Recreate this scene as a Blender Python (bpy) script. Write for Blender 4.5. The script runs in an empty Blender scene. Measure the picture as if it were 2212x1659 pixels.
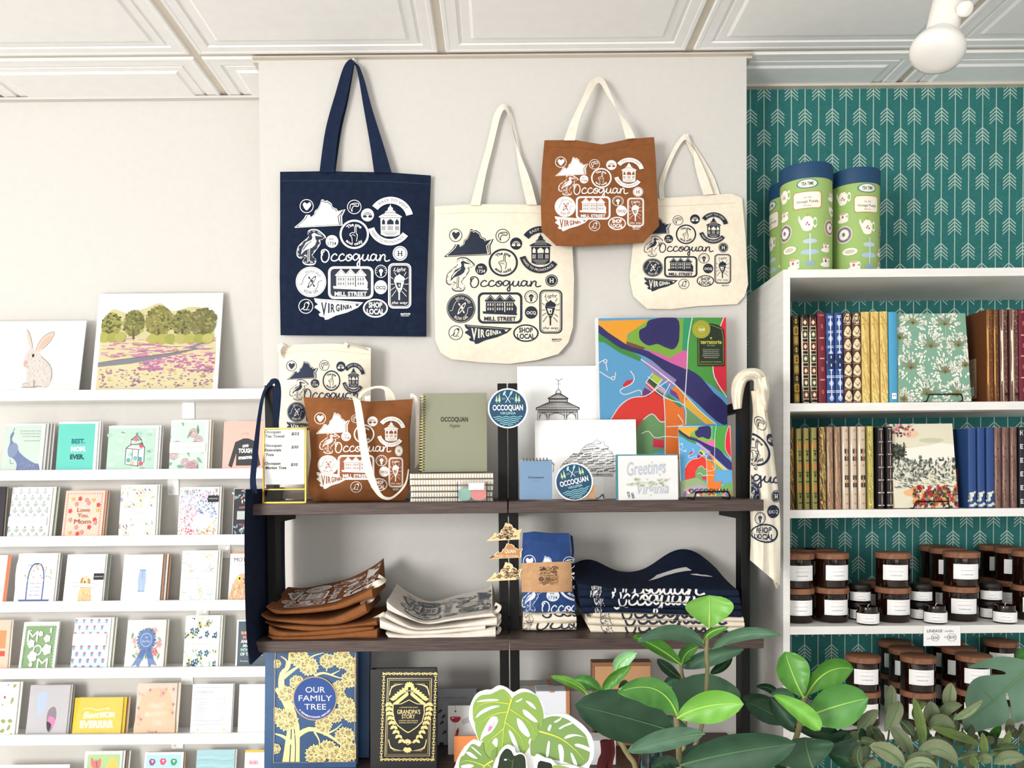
import bpy, bmesh, math, random
from mathutils import Vector, Matrix
from mathutils.geometry import tessellate_polygon
R = random.Random(7)
sin, cos, pi = math.sin, math.cos, math.pi
S = bpy.context.scene
C = S.collection

# ------------------------------------------------------------------ camera
W, H, F = 2212, 1659, 1800.0
CZ = 1.55
pitch, roll = math.radians(-1.5), math.radians(0.5)
fwd = Vector((0, cos(pitch), sin(pitch)))
up0 = Vector((0, -sin(pitch), cos(pitch)))
rt0 = Vector((1, 0, 0))
rt = rt0*cos(roll) - up0*sin(roll)
up = rt0*sin(roll) + up0*cos(roll)
CX = 1078 - F*rt.y/fwd.y
CY = 1021 + F*up.y/fwd.y
cam = bpy.data.cameras.new('camera')
cam.sensor_width = 36; cam.lens = F/W*36
cam.shift_x = (W/2-CX)/W; cam.shift_y = (CY-H/2)/W
cam.clip_start = 0.05
co = bpy.data.objects.new('camera', cam); C.objects.link(co)
m = Matrix((rt, up, -fwd)).transposed().to_4x4(); m.translation = Vector((0, 0, CZ))
co.matrix_world = m
S.camera = co
EYE = Vector((0, 0, CZ))

def ray(px, py):
    return fwd + rt*((px-CX)/F) - up*((py-CY)/F)
def P(px, py, Y):
    d = ray(px, py); return EYE + d*(Y/d.y)
def Pz(px, py, z):
    d = ray(px, py); return EYE + d*((z-CZ)/d.z)

# ------------------------------------------------------------------ light
wd = bpy.data.worlds.new('world'); S.world = wd; wd.use_nodes = True
wn = wd.node_tree.nodes['Background']
wn.inputs[0].default_value = (1.0, 1.0, 1.0, 1); wn.inputs[1].default_value = 0.80
S.view_settings.view_transform = 'Standard'; S.view_settings.look = 'None'
S.view_settings.gamma = 1; S.view_settings.use_curve_mapping = False
S.view_settings.exposure = -0.47
def area(name, loc, to, sx, sy, power, col):
    l = bpy.data.lights.new(name, 'AREA'); l.shape = 'RECTANGLE'; l.size = sx; l.size_y = sy
    l.energy = power; l.color = col
    o = bpy.data.objects.new(name, l); C.objects.link(o); o.location = loc
    o.rotation_euler = (Vector(to)-Vector(loc)).to_track_quat('-Z', 'Y').to_euler()
area('window_daylight', (-2.45, -1.98, 1.60), (0.15, 2.1, 1.35), 1.5, 1.3, 232, (1, 0.99, 0.975))
area('shopfront_daylight', (0.6, -2.0, 1.5), (0.4, 2.1, 1.5), 2.6, 1.6, 40, (1, 0.99, 0.97))

# ------------------------------------------------------------------ materials
MATS = {}
def lin(h):
    h = h.lstrip('#'); v = [int(h[i:i+2], 16)/255 for i in (0, 2, 4)]
    return tuple(c/12.92 if c <= .04045 else ((c+.055)/1.055)**2.4 for c in v)+(1,)
def newmat(name, col, rough=.6, metal=0, spec=.5):
    m = bpy.data.materials.new(name); m.use_nodes = True
    b = m.node_tree.nodes['Principled BSDF']
    b.inputs['Base Color'].default_value = lin(col); b.inputs['Roughness'].default_value = rough
    b.inputs['Metallic'].default_value = metal; b.inputs['Specular IOR Level'].default_value = spec
    MATS[name] = m; return m, m.node_tree, b
def M(k):
    if k in MATS: return MATS[k]
    m, nt, b = newmat(k, k, .55, 0, .3)
    m.name = 'ink_'+k.lstrip('#')
    return m
def noise(nt, scale, detail=4, vec=None, coord='Object'):
    n = nt.nodes.new('ShaderNodeTexNoise'); n.inputs['Scale'].default_value = scale; n.inputs['Detail'].default_value = detail
    tc = nt.nodes.new('ShaderNodeTexCoord'); src = tc.outputs[coord]
    if vec:
        mp = nt.nodes.new('ShaderNodeMapping'); mp.inputs['Scale'].default_value = vec
        nt.links.new(src, mp.inputs[0]); src = mp.outputs[0]
    nt.links.new(src, n.inputs['Vector']); return n
def ramp(nt, fac, cols):
    r = nt.nodes.new('ShaderNodeValToRGB')
    while len(r.color_ramp.elements) < len(cols): r.color_ramp.elements.new(.5)
    for e, (p, c) in zip(r.color_ramp.elements, cols): e.position = p; e.color = lin(c)
    nt.links.new(fac, r.inputs[0]); return r
def bump(nt, b, h, s, d=.001):
    n = nt.nodes.new('ShaderNodeBump'); n.inputs['Strength'].default_value = s; n.inputs['Distance'].default_value = d
    nt.links.new(h, n.inputs['Height']); nt.links.new(n.outputs[0], b.inputs['Normal'])
def mottled(name, c1, c2, scale, rough=.6, bs=.3, bd=.001, vec=None, detail=4, metal=0, spec=.4, lo=.35, hi=.65):
    m, nt, b = newmat(name, c1, rough, metal, spec)
    n = noise(nt, scale, detail, vec)
    r = ramp(nt, n.outputs[0], [(lo, c1), (hi, c2)])
    nt.links.new(r.outputs[0], b.inputs['Base Color'])
    if bs: bump(nt, b, n.outputs[0], bs, bd)
    return m
def fabric(name, c1, c2, wsc=900):
    m, nt, b = newmat(name, c1, .9, 0, .15)
    n = noise(nt, 60, 6); r = ramp(nt, n.outputs[0], [(.3, c1), (.7, c2)])
    nt.links.new(r.outputs[0], b.inputs['Base Color'])
    w1 = nt.nodes.new('ShaderNodeTexWave'); w1.inputs['Scale'].default_value = wsc/6; w1.bands_direction = 'X'
    w2 = nt.nodes.new('ShaderNodeTexWave'); w2.inputs['Scale'].default_value = wsc/6; w2.bands_direction = 'Z'
    tc = nt.nodes.new('ShaderNodeTexCoord')
    for w in (w1, w2): nt.links.new(tc.outputs['Object'], w.inputs[0])
    a = nt.nodes.new('ShaderNodeMath'); a.operation = 'ADD'
    nt.links.new(w1.outputs[1], a.inputs[0]); nt.links.new(w2.outputs[1], a.inputs[1])
    big = noise(nt, 14, 3); ad = nt.nodes.new('ShaderNodeMath'); ad.operation = 'MULTIPLY_ADD'
    ad.inputs[1].default_value = 6
    nt.links.new(big.outputs[0], ad.inputs[0]); nt.links.new(a.outputs[0], ad.inputs[2])
    bump(nt, b, ad.outputs[0], .25, .0008)
    return m
mottled('wall_paint', '#cdcac5', '#cfccc7', 60, .85, .12, .001)
mottled('ceiling_paint', '#f0efee', '#f3f2f1', 30, .8, .05)
mottled('tbar', '#d3cabc', '#cfc5b6', 20, .6, 0)
mottled('white_laminate', '#e9e7e2', '#efedea', 12, .45, .03, vec=(1, 1, 8))
mottled('ledge_white', '#f4f4f3', '#f9f9f8', 12, .5, .02)
mottled('floorwood', '#e6e2dc', '#dcd7cf', 6, .5, .1, vec=(1, 12, 1))
mottled('shelf_wood', '#3a2c28', '#594843', 10, .5, .35, .0006, vec=(1.2, 14, 42), detail=8, lo=.4, hi=.68)
newmat('black_metal', '#0d0d0d', .5, 0, .2)
newmat('bracket_metal', '#e6e6e4', .35, .2)
fabric('canvas_navy', '#141d31', '#1a263d')
fabric('canvas_natural', '#e8ddc8', '#efe6d4')
fabric('canvas_brown', '#7f4f2e', '#8a5732')
fabric('web_natural', '#e5dccb', '#efe8da', 1500)
fabric('web_navy', '#17223a', '#1c2942', 1500)
fabric('towel_blue', '#2a4275', '#334f86')
fabric('towel_natural', '#e9dfca', '#f1e9d8')
fabric('canvas_stack', '#dfd7cb', '#e9e2d8')
mottled('kraft', '#b98e66', '#c49a72', 90, .8, .05)
newmat('gold_metal', '#c9a24a', .28, 1); newmat('gold_foil', '#e6cf8c', .38, .35)
newmat('copper', '#b9805c', .35, .3)
newmat('paper', '#f4f3f0', .7, 0, .2); newmat('paper_bright', '#fbfbfa', .6, 0, .2)
newmat('brown_glass', '#1d0b05', .08, 0, .6); newmat('wax_brown', '#4a2410', .4)
mottled('cork_lid', '#7b5138', '#93644a', 40, .6, .1, vec=(1, 6, 1))
newmat('black_lid', '#151413', .55)
newmat('wick', '#e8e0d0', .9)
def glassy(name, col, rough=.03, a=.18):
    m, nt, b = newmat(name, col, rough, 0, .5)
    b.inputs['Transmission Weight'].default_value = 1; b.inputs['IOR'].default_value = 1.0 + a
    return m
glassy('clear_plastic', '#ffffff', .02, .25); glassy('sleeve_film', '#ffffff', .02, .12)
glassy('teal_glass', '#9cc8cc', .05, .4)
newmat('bulb_glass', '#e6e3de', .22, 0, .5); newmat('lamp_white', '#efebe3', .4)

# ------------------------------------------------------------------ mesh builder
class MB:
    def __init__(s): s.v = []; s.f = []; s.k = []
    def add(s, vs, fs, k):
        o = len(s.v); s.v += [Vector(v) for v in vs]
        for f in fs: s.f.append([i+o for i in f]); s.k.append(k)
        return s
    def quadbox(s, c, k):            # 8 corners: 4 front ccw, 4 back
        return s.add(c, [(0, 1, 2, 3), (7, 6, 5, 4), (0, 4, 5, 1), (1, 5, 6, 2), (2, 6, 7, 3), (3, 7, 4, 0)], k)
    def box(s, x0, x1, y0, y1, z0, z1, k, bev=0):
        if bev <= 0:
            return s.quadbox([(x0, y0, z0), (x1, y0, z0), (x1, y0, z1), (x0, y0, z1), (x0, y1, z0), (x1, y1, z0), (x1, y1, z1), (x0, y1, z1)], k)
        bm = bmesh.new(); bmesh.ops.create_cube(bm, size=1)
        for v in bm.verts: v.co = Vector(((x0+x1)/2+v.co.x*(x1-x0), (y0+y1)/2+v.co.y*(y1-y0), (z0+z1)/2+v.co.z*(z1-z0)))
        bmesh.ops.bevel(bm, geom=bm.edges[:], offset=bev, segments=2, affect='EDGES', profile=.5)
        s.bm(bm, k); return s
    def bm(s, bm, k):
        bm.verts.ensure_lookup_table(); bm.verts.index_update()
        s.add([v.co.copy() for v in bm.verts], [[v.index for v in f.verts] for f in bm.faces], k); bm.free()
    def grid(s, fn, nu, nv, k, flip=False, wrap=False):
        o = len(s.v)
        for j in range(nv+1):
            for i in range(nu+1): s.v.append(Vector(fn(i/nu, j/nv)))
        for j in range(nv):
            for i in range(nu):
                a = o+j*(nu+1)+i; q = [a, a+1, a+nu+2, a+nu+1]
                s.f.append(q[::-1] if flip else q); s.k.append(k)
        return s
    def lathe(s, prof, c, k, n=32, axis=None, cap=True):
        c = Vector(c); ax = Vector(axis).normalized() if axis else Vector((0, 0, 1))
        q = Vector((0, 0, 1)).rotation_difference(ax)
        o = len(s.v); m = len(prof)
        for (r, z) in prof:
            for i in range(n):
                a = 2*pi*i/n; s.v.append(c+q @ Vector((r*cos(a), r*sin(a), z)))
        for j in range(m-1):
            for i in range(n):
                s.f.append([o+j*n+i, o+j*n+(i+1) % n, o+(j+1)*n+(i+1) % n, o+(j+1)*n+i]); s.k.append(k)
        if cap:
            s.f.append([o+i for i in range(n)][::-1]); s.k.append(k)
            s.f.append([o+(m-1)*n+i for i in range(n)]); s.k.append(k)
        return s
    def tube(s, pts, r, k, n=8):
        pts = [Vector(p) for p in pts]; o = len(s.v); m = len(pts)
        for j, p in enumerate(pts):
            t = (pts[min(j+1, m-1)]-pts[max(j-1, 0)]).normalized()
            a = t.cross(Vector((0.1, 1, .05))).normalized(); b = t.cross(a)
            rr = r[j] if isinstance(r, (list, tuple)) else r
            for i in range(n): s.v.append(p+a*rr*cos(2*pi*i/n)+b*rr*sin(2*pi*i/n))
        for j in range(m-1):
            for i in range(n):
                s.f.append([o+j*n+i, o+j*n+(i+1) % n, o+(j+1)*n+(i+1) % n, o+(j+1)*n+i]); s.k.append(k)
        s.f.append([o+i for i in range(n)]); s.k.append(k); s.f.append([o+(m-1)*n+i for i in range(n)][::-1]); s.k.append(k)
        return s
    def build(s, name, parent=None, origin=None, smooth=False):
        if origin is None:
            if parent is not None: origin = Vector(parent.location)
            else:
                xs = [v.x for v in s.v]; ys = [v.y for v in s.v]
                origin = Vector(((min(xs)+max(xs))/2, (min(ys)+max(ys))/2, min(v.z for v in s.v)))
        me = bpy.data.meshes.new(name)
        me.from_pydata([v-origin for v in s.v], [], s.f)
        ks = list(dict.fromkeys(s.k))
        for k in ks: me.materials.append(M(k))
        ix = {k: i for i, k in enumerate(ks)}
        me.polygons.foreach_set('material_index', [ix[k] for k in s.k])
        if smooth: me.polygons.foreach_set('use_smooth', [True]*len(s.f))
        me.update()
        if smooth:
            me.set_sharp_from_angle(angle=math.radians(50))
        o = bpy.data.objects.new(name, me); C.objects.link(o)
        if parent is not None: o.parent = parent
        else: o.location = origin
        return o
def empty(name, loc):
    o = bpy.data.objects.new(name, None); C.objects.link(o); o.location = Vector(loc); o.empty_display_size = .02; return o
def tag(o, label, cat, group=None):
    o['label'] = label; o['category'] = cat
    if group: o['group'] = group
    return o
def struct(o): o['kind'] = 'structure'; return o
def dup(root, loc, label=None, group=None):
    r = root.copy(); C.objects.link(r); r.location = loc
    if label: r['label'] = label
    if group: r['group'] = group
    for ch in list(root.children):
        c = ch.copy(); C.objects.link(c); c.parent = r
    return r

# ------------------------------------------------------------------ 2-D artwork
def cat(pts, n=6, closed=False):
    out = []; m = len(pts)
    rng = range(m) if closed else range(m-1)
    for i in rng:
        if closed: p0, p1, p2, p3 = pts[(i-1) % m], pts[i], pts[(i+1) % m], pts[(i+2) % m]
        else: p0, p1, p2, p3 = pts[max(i-1, 0)], pts[i], pts[i+1], pts[min(i+2, m-1)]
        for q in range(n):
            t = q/n
            out.append(tuple(.5*((2*b)+(-a+c)*t+(2*a-5*b+4*c-d)*t*t+(-a+3*b-3*c+d)*t**3) for a, b, c, d in zip(p0, p1, p2, p3)))
    if not closed: out.append(tuple(pts[-1]))
    return out
TXT = {}
def textmesh(s, bold=0.0):
    key = (s, bold)
    if key not in TXT:
        cu = bpy.data.curves.new('t', 'FONT'); cu.body = s; cu.resolution_u = 3; cu.offset = bold; cu.align_x = 'CENTER'
        ob = bpy.data.objects.new('t', cu)
        me = bpy.data.meshes.new_from_object(ob)
        vs = [(v.co.x/.7, v.co.y/.7) for v in me.vertices]
        fs = [list(p.vertices) for p in me.polygons]
        bpy.data.objects.remove(ob); bpy.data.meshes.remove(me); bpy.data.curves.remove(cu)
        TXT[key] = (vs, fs)
    return TXT[key]
class Art:
    """2-D shapes, y pointing down; text heights are cap heights."""
    def __init__(s): s.t = []; s.lay = 0; s.X = (1, 0, 1, 0); s.clip = None
    def xf(s, a=None, b=None):       # map box a -> box b
        if a is None: s.X = (1, 0, 1, 0); return s
        kx = (b[2]-b[0])/(a[2]-a[0]); ky = (b[3]-b[1])/(a[3]-a[1])
        s.X = (kx, b[0]-a[0]*kx, ky, b[1]-a[1]*ky); return s
    def T(s, p): return (p[0]*s.X[0]+s.X[1], p[1]*s.X[2]+s.X[3])
    def _tri(s, a, b, c, k):
        if s.clip:
            poly = [a, b, c]; x0, y0, x1, y1 = s.clip
            for ax, lim, sg in ((0, x0, 1), (0, x1, -1), (1, y0, 1), (1, y1, -1)):
                out = []
                for i in range(len(poly)):
                    p, q = poly[i], poly[(i+1) % len(poly)]
                    ip, iq = (p[ax]-lim)*sg >= 0, (q[ax]-lim)*sg >= 0
                    if ip: out.append(p)
                    if ip != iq:
                        t = (lim-p[ax])/(q[ax]-p[ax]); out.append((p[0]+(q[0]-p[0])*t, p[1]+(q[1]-p[1])*t))
                poly = out
                if len(poly) < 3: return
            for i in range(1, len(poly)-1): s.t.append((poly[0], poly[i], poly[i+1], k, s.lay))
        else: s.t.append((a, b, c, k, s.lay))
    def poly(s, pts, k, raw=False):
        s.lay += 1; pts = [s.T(p) for p in pts]
        for t in tessellate_polygon([[Vector((p[0], p[1], 0)) for p in pts]]): s._tri(pts[t[0]], pts[t[1]], pts[t[2]], k)
        return s
    def smooth(s, pts, k, n=5): return s.poly(cat(pts, n, True), k)
    def rect(s, x0, y0, x1, y1, k): return s.poly([(x0, y0), (x1, y0), (x1, y1), (x0, y1)], k)
    def ell(s, cx, cy, rx, ry, k, n=24, a=0):
        ca, sa = cos(a), sin(a)
        return s.poly([(cx+rx*cos(2*pi*i/n)*ca-ry*sin(2*pi*i/n)*sa, cy+rx*cos(2*pi*i/n)*sa+ry*sin(2*pi*i/n)*ca) for i in range(n)], k)
    def disc(s, cx, cy, r, k, n=24): return s.ell(cx, cy, r, r, k, n)
    def stroke(s, pts, w, k, sm=0, closed=False, taper=False):
        if sm: pts = cat(pts, sm, closed)
        if closed: pts = list(pts)+[pts[0], pts[1]]
        s.lay += 1; L = []; m = len(pts)
        for i, p in enumerate(pts):
            a, b = pts[max(i-1, 0)], pts[min(i+1, m-1)]
            dx, dy = b[0]-a[0], b[1]-a[1]; l = math.hypot(dx, dy) or 1
            ww = w*(1-.8*i/(m-1)) if taper else w
            L.append((s.T((p[0]-dy/l*ww/2, p[1]+dx/l*ww/2)), s.T((p[0]+dy/l*ww/2, p[1]-dx/l*ww/2))))
        for (a, b), (c, d) in zip(L, L[1:]): s._tri(a, b, d, k); s._tri(a, d, c, k)
        return s
    def ring(s, cx, cy, rx, ry, w, k, n=32):
        return s.stroke([(cx+rx*cos(2*pi*i/n), cy+ry*sin(2*pi*i/n)) for i in range(n)], w, k, 0, True)
    def rr(s, x0, y0, x1, y1, r):
        o = []
        for cx, cy, a0 in ((x1-r, y0+r, -90), (x1-r, y1-r, 0), (x0+r, y1-r, 90), (x0+r, y0+r, 180)):
            for i in range(6): a = math.radians(a0+18*i); o.append((cx+r*cos(a), cy+r*sin(a)))
        return o
    def arc(s, cx, cy, r0, r1, a0, a1, k, n=20):     # band; degrees, 90 = up
        A = [math.radians(a0+(a1-a0)*i/n) for i in range(n+1)]
        return s.poly([(cx+r1*cos(a), cy-r1*sin(a)) for a in A]+[(cx+r0*cos(a), cy-r0*sin(a)) for a in A[::-1]], k)
    def text(s, t, x, y, h, k, w=None, bold=0, rot=0, al='c', slant=0, sx=1):
        vs, fs = textmesh(t, bold); s.lay += 1
        if not vs: return s
        x0 = min(v[0] for v in vs); x1 = max(v[0] for v in vs)
        if w: sx = w/((x1-x0)*h)
        off = {'c': (x0+x1)/2, 'l': x0, 'r': x1}[al]
        ca, sa = cos(rot), sin(rot); q = []
        for vx, vy in vs:
            X = (vx-off+vy*slant)*h*sx; Y = -vy*h
            q.append(s.T((x+X*ca-Y*sa, y+X*sa+Y*ca)))
        for f in fs:
            for i in range(1, len(f)-1): s._tri(q[f[0]], q[f[i]], q[f[i+1]], k)
        return s
    def arctext(s, t, cx, cy, r, h, k, span=None, mid=90, bold=0, inward=False):
        vs, fs = textmesh(t, bold); s.lay += 1
        x0 = min(v[0] for v in vs); x1 = max(v[0] for v in vs); w = (x1-x0)
        q = []
        for vx, vy in vs:
            f = (vx-(x0+x1)/2)/w
            a = math.radians(span)*f if span else (vx-(x0+x1)/2)*h/r
            if not inward: A = math.radians(mid)-a; rr_ = r+vy*h
            else: A = math.radians(mid)+a; rr_ = r-vy*h
            q.append(s.T((cx+rr_*cos(A), cy-rr_*sin(A))))
        for f in fs:
            for i in range(1, len(f)-1): s._tri(q[f[0]], q[f[i]], q[f[i+1]], k)
        return s
    def emit(s, mb, fm, maxlen=None, eps=.00012, base=.0004):
        vc = {}
        L = sorted(set(t[4] for t in s.t)); li = {l: i for i, l in enumerate(L)}
        cap = .0028/max(len(L), 1)
        e = min(eps, cap)
        def V(p, l):
            key = (p, l)
            if key not in vc:
                vc[key] = len(mb.v); mb.v.append(Vector(fm(p[0], p[1], base+l*e)))
            return vc[key]
        st = [(a, b, c, k, li[l]) for a, b, c, k, l in s.t]
        while st:
            a, b, c, k, l = st.pop()
            if maxlen:
                d = [math.dist(a, b), math.dist(b, c), math.dist(c, a)]; mx = max(d)
                if mx > maxlen:
                    if mx == d[0]: mm = ((a[0]+b[0])/2, (a[1]+b[1])/2); st += [(a, mm, c, k, l), (mm, b, c, k, l)]
                    elif mx == d[1]: mm = ((c[0]+b[0])/2, (c[1]+b[1])/2); st += [(a, b, mm, k, l), (a, mm, c, k, l)]
                    else: mm = ((c[0]+a[0])/2, (c[1]+a[1])/2); st += [(a, b, mm, k, l), (mm, b, c, k, l)]
                    continue
            i, j, q = V(a, l), V(b, l), V(c, l)
            if len({i, j, q}) < 3: continue
            mb.f.append([i, j, q]); mb.k.append(k)
    def flower(s, x, y, r, k, kc=None, n=5, a0=0):
        for i in range(n):
            a = a0+2*pi*i/n; s.ell(x+r*.55*cos(a), y+r*.55*sin(a), r*.5, r*.34, k, 8, a)
            s.lay -= 1
        s.lay += 1
        if kc: s.disc(x, y, r*.25, kc, 8)
        return s
    def leaf(s, x, y, l, w, a, k):
        ca, sa = cos(a), sin(a); o = []
        for t in (0, .2, .45, .7, 1): o.append((l*t, w*sin(pi*t**.8)))
        for t in (.7, .45, .2): o.append((l*t, -w*sin(pi*t**.8)))
        return s.poly([(x+p*ca-q*sa, y+p*sa+q*ca) for p, q in o], k)
    def spray(s, n, box, fn, seed=1):
        r = random.Random(seed); mx = s.lay
        for _ in range(n):
            l = s.lay; fn(box[0]+r.random()*(box[2]-box[0]), box[1]+r.random()*(box[3]-box[1]), r); mx = max(mx, s.lay); s.lay = l
        s.lay = mx+1
        return s

class Panel:
    """flat slab: bottom edge px (xl..xr, yb) at depth Yb, top edge row yt at depth Yt"""
    def __init__(s, xl, xr, yb, yt, Yb, Yt=None, th=.002, Yr=None, z=None):
        Yt = Yb if Yt is None else Yt; Yr = Yb if Yr is None else Yr
        s.o = P(xl, yb, Yb); r = P(xr, yb, Yr)
        if z is not None: s.o.z = z
        s.U = Vector((r.x-s.o.x, Yr-Yb, 0))
        s.V = Vector((0, Yt-Yb, P((xl+xr)/2, yt, Yt).z-s.o.z))
        s.n = s.U.cross(s.V).normalized()      # towards the camera (-Y)
        if s.n.dot(s.o+s.U*.5-EYE) > 0: s.n = -s.n
        s.th = th; s.w = s.U.length; s.h = s.V.length; s.asp = s.h/s.w
    def uv(s, u, v, off=0): return s.o+s.U*u+s.V*(1-v)+s.n*off      # v down
    def px(s, x, y, off=0):
        d = ray(x, y); t = (s.o-EYE).dot(s.n)/d.dot(s.n); return EYE+d*t+s.n*off
    def slab(s, mb, k, back=None, th=None, u0=0, u1=1, v0=0, v1=1, off=0):
        th = th or s.th
        f = [s.uv(u0, v1, off), s.uv(u1, v1, off), s.uv(u1, v0, off), s.uv(u0, v0, off)]
        b = [p-s.n*th for p in f]
        mb.quadbox(f+b, k)
        if back: mb.k[-5:] = [back]*5
        return mb
# ------------------------------------------------------------------ setting
YB, YL, YR_ = 2.105, 2.316, 2.276           # chimney breast, left wall, right wall
ZC = P(1078, 123, YB).z
XL_, XR_ = P(565, 560, YB).x, P(1613, 500, YB).x
def box_struct(name, *a):
    o = MB().box(*a).build(name); struct(o); return o
box_struct('floor', -3.8, 3.4, -2.4, 2.6, -.05, 0, 'floorwood')
box_struct('wall_left', -3.6, XL_, YL, YL+.12, 0, ZC+.1, 'wall_paint')
box_struct('wall_centre', XL_, XR_, YB, YL+.12, 0, ZC+.1, 'wall_paint')

def wallpaper():
    m, nt, b = newmat('arrow_wallpaper', '#2f7470', .8, 0, .2)
    N, L = nt.nodes, nt.links
    tc = N.new('ShaderNodeNewGeometry'); sp = N.new('ShaderNodeSeparateXYZ'); L.new(tc.outputs['Position'], sp.inputs[0])
    def mth(op, a, b_=None, c=None):
        n = N.new('ShaderNodeMath'); n.operation = op
        for i, v in enumerate((a, b_, c)):
            if v is None: continue
            if isinstance(v, (int, float)): n.inputs[i].default_value = v
            else: L.new(v, n.inputs[i])
        return n.outputs[0]
    p0 = P(1680, 234, YR_); pB = P(1650.5, 278, YR_)
    pit = abs(p0.x-pB.x)
    rep = .1212
    u = mth('DIVIDE', mth('SUBTRACT', sp.outputs[0], p0.x-pit/2), pit)
    i = mth('FLOOR', u); dx = mth('ABSOLUTE', mth('MULTIPLY', mth('SUBTRACT', mth('SUBTRACT', u, i), .5), pit))
    odd = mth('FLOORED_MODULO', i, 2.0)
    w = mth('SUBTRACT', p0.z, sp.outputs[2])
    w = mth('FLOORED_MODULO', mth('SUBTRACT', w, mth('MULTIPLY', odd, p0.z-pB.z)), rep)
    line = mth('LESS_THAN', dx, .00125)
    s = mth('SUBTRACT', w, mth('MULTIPLY', dx, .92))
    st = mth('LESS_THAN', mth('FLOORED_MODULO', s, .0095), .0038)
    rg = mth('MULTIPLY', mth('GREATER_THAN', s, 0.0), mth('LESS_THAN', s, .0316))
    ch = mth('MULTIPLY', mth('MULTIPLY', st, rg), mth('LESS_THAN', dx, .0178))
    f = mth('MAXIMUM', line, ch)
    nz = noise(nt, 220, 4); base = ramp(nt, nz.outputs[0], [(.3, '#2c6b69'), (.7, '#367a77')])
    mx = N.new('ShaderNodeMix'); mx.data_type = 'RGBA'
    L.new(f, mx.inputs[0]); L.new(base.outputs[0], mx.inputs[6]); mx.inputs[7].default_value = lin('#b4c9bd')
    L.new(mx.outputs[2], b.inputs['Base Color'])
wallpaper()
box_struct('wall_right', XR_, 3.4, YR_, YL+.12, 0, ZC+.1, 'arrow_wallpaper')

# a left-hand wall with the shop window the daylight comes through
mb = MB()
mb.box(-3.7, -3.6, -2.1, 2.4, 0, 2.6, 'wall_paint')
mb.box(-3.6, 3.2, -2.2, -2.08, 0, .7, 'wall_paint').box(-3.6, 3.2, -2.2, -2.08, 2.4, 2.6, 'wall_paint').box(-1.9, -.75, -2.2, -2.08, .7, 2.4, 'wall_paint')
struct(mb.build('wall_back'))
mb = MB()
for a in ((-3.6, -3.55, .7, 2.4), (-1.95, -1.9, .7, 2.4), (-3.6, -1.9, .7, .76), (-3.6, -1.9, 2.34, 2.4), (-.75, -.7, .7, 2.4), (3.15, 3.2, .7, 2.4), (-.75, 3.2, .7, .76), (-.75, 3.2, 2.34, 2.4)):
    mb.box(a[0], a[1], -2.17, -2.11, a[2], a[3], 'lamp_white')
struct(mb.build('window_1'))

# ceiling: pressed 2-ft tiles in a beige T-bar grid
xs = [-.741-.61*i for i in range(4, 0, -1)]+[-.741, -.132, .478, 1.082, 1.692, 2.302, 2.912]
ys = [2.70, 2.09, 1.48, .87, .26, -.35, -.96, -1.57, -2.18]
mb = MB()
for i in range(len(xs)-1):
    for j in range(len(ys)-1):
        x0, x1, y0, y1 = xs[i]+.008, xs[i+1]-.008, ys[j+1]+.008, ys[j]-.008
        prof = [(0, .006), (.004, -.001), (.012, -.001), (.014, 0), (.036, 0), (.038, .0045), (.045, .0045), (.047, .001), (.066, .001), (.073, -.003)]
        o = len(mb.v)
        for d, z in prof:
            for (x, y) in ((x0+d, y0+d), (x1-d, y0+d), (x1-d, y1-d), (x0+d, y1-d)): mb.v.append(Vector((x, y, ZC+z)))
        for a in range(len(prof)-1):
            for q in range(4):
                mb.f.append([o+a*4+q, o+a*4+(q+1) % 4, o+a*4+4+(q+1) % 4, o+a*4+4+q]); mb.k.append('ceiling_paint')
        e = o+(len(prof)-1)*4; mb.f.append([e, e+1, e+2, e+3]); mb.k.append('ceiling_paint')
mb.box(xs[0], xs[-1], ys[-1], ys[0], ZC+.03, ZC+.05, 'ceiling_paint')
struct(mb.build('ceiling', origin=Vector((0, 0, ZC))))
mb = MB()
for x in xs: mb.box(x-.012, x+.012, ys[-1], 2.34, ZC+.004, ZC+.012, 'tbar')
for y in ys[1:]: mb.box(xs[0], xs[-1], y-.012, y+.012, ZC+.0045, ZC+.0125, 'tbar')
struct(mb.build('trim_1'))
mb = MB()   # wall angle round the foot of the ceiling
mb.box(-3.4, XL_, YL-.018, YL, ZC-.008, ZC-.002, 'wall_paint').box(XL_-.012, XR_+.012, YB-.016, YB, ZC-.004, ZC-.001, 'tbar')
mb.box(XL_-.014, XL_, YB, YL, ZC-.008, ZC-.001, 'tbar').box(XR_, XR_+.014, YB, YR_, ZC-.008, ZC-.001, 'tbar')
mb.box(XR_, 3.2, YR_-.02, YR_, ZC-.009, ZC-.002, 'tbar')
struct(mb.build('trim_2'))

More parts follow.
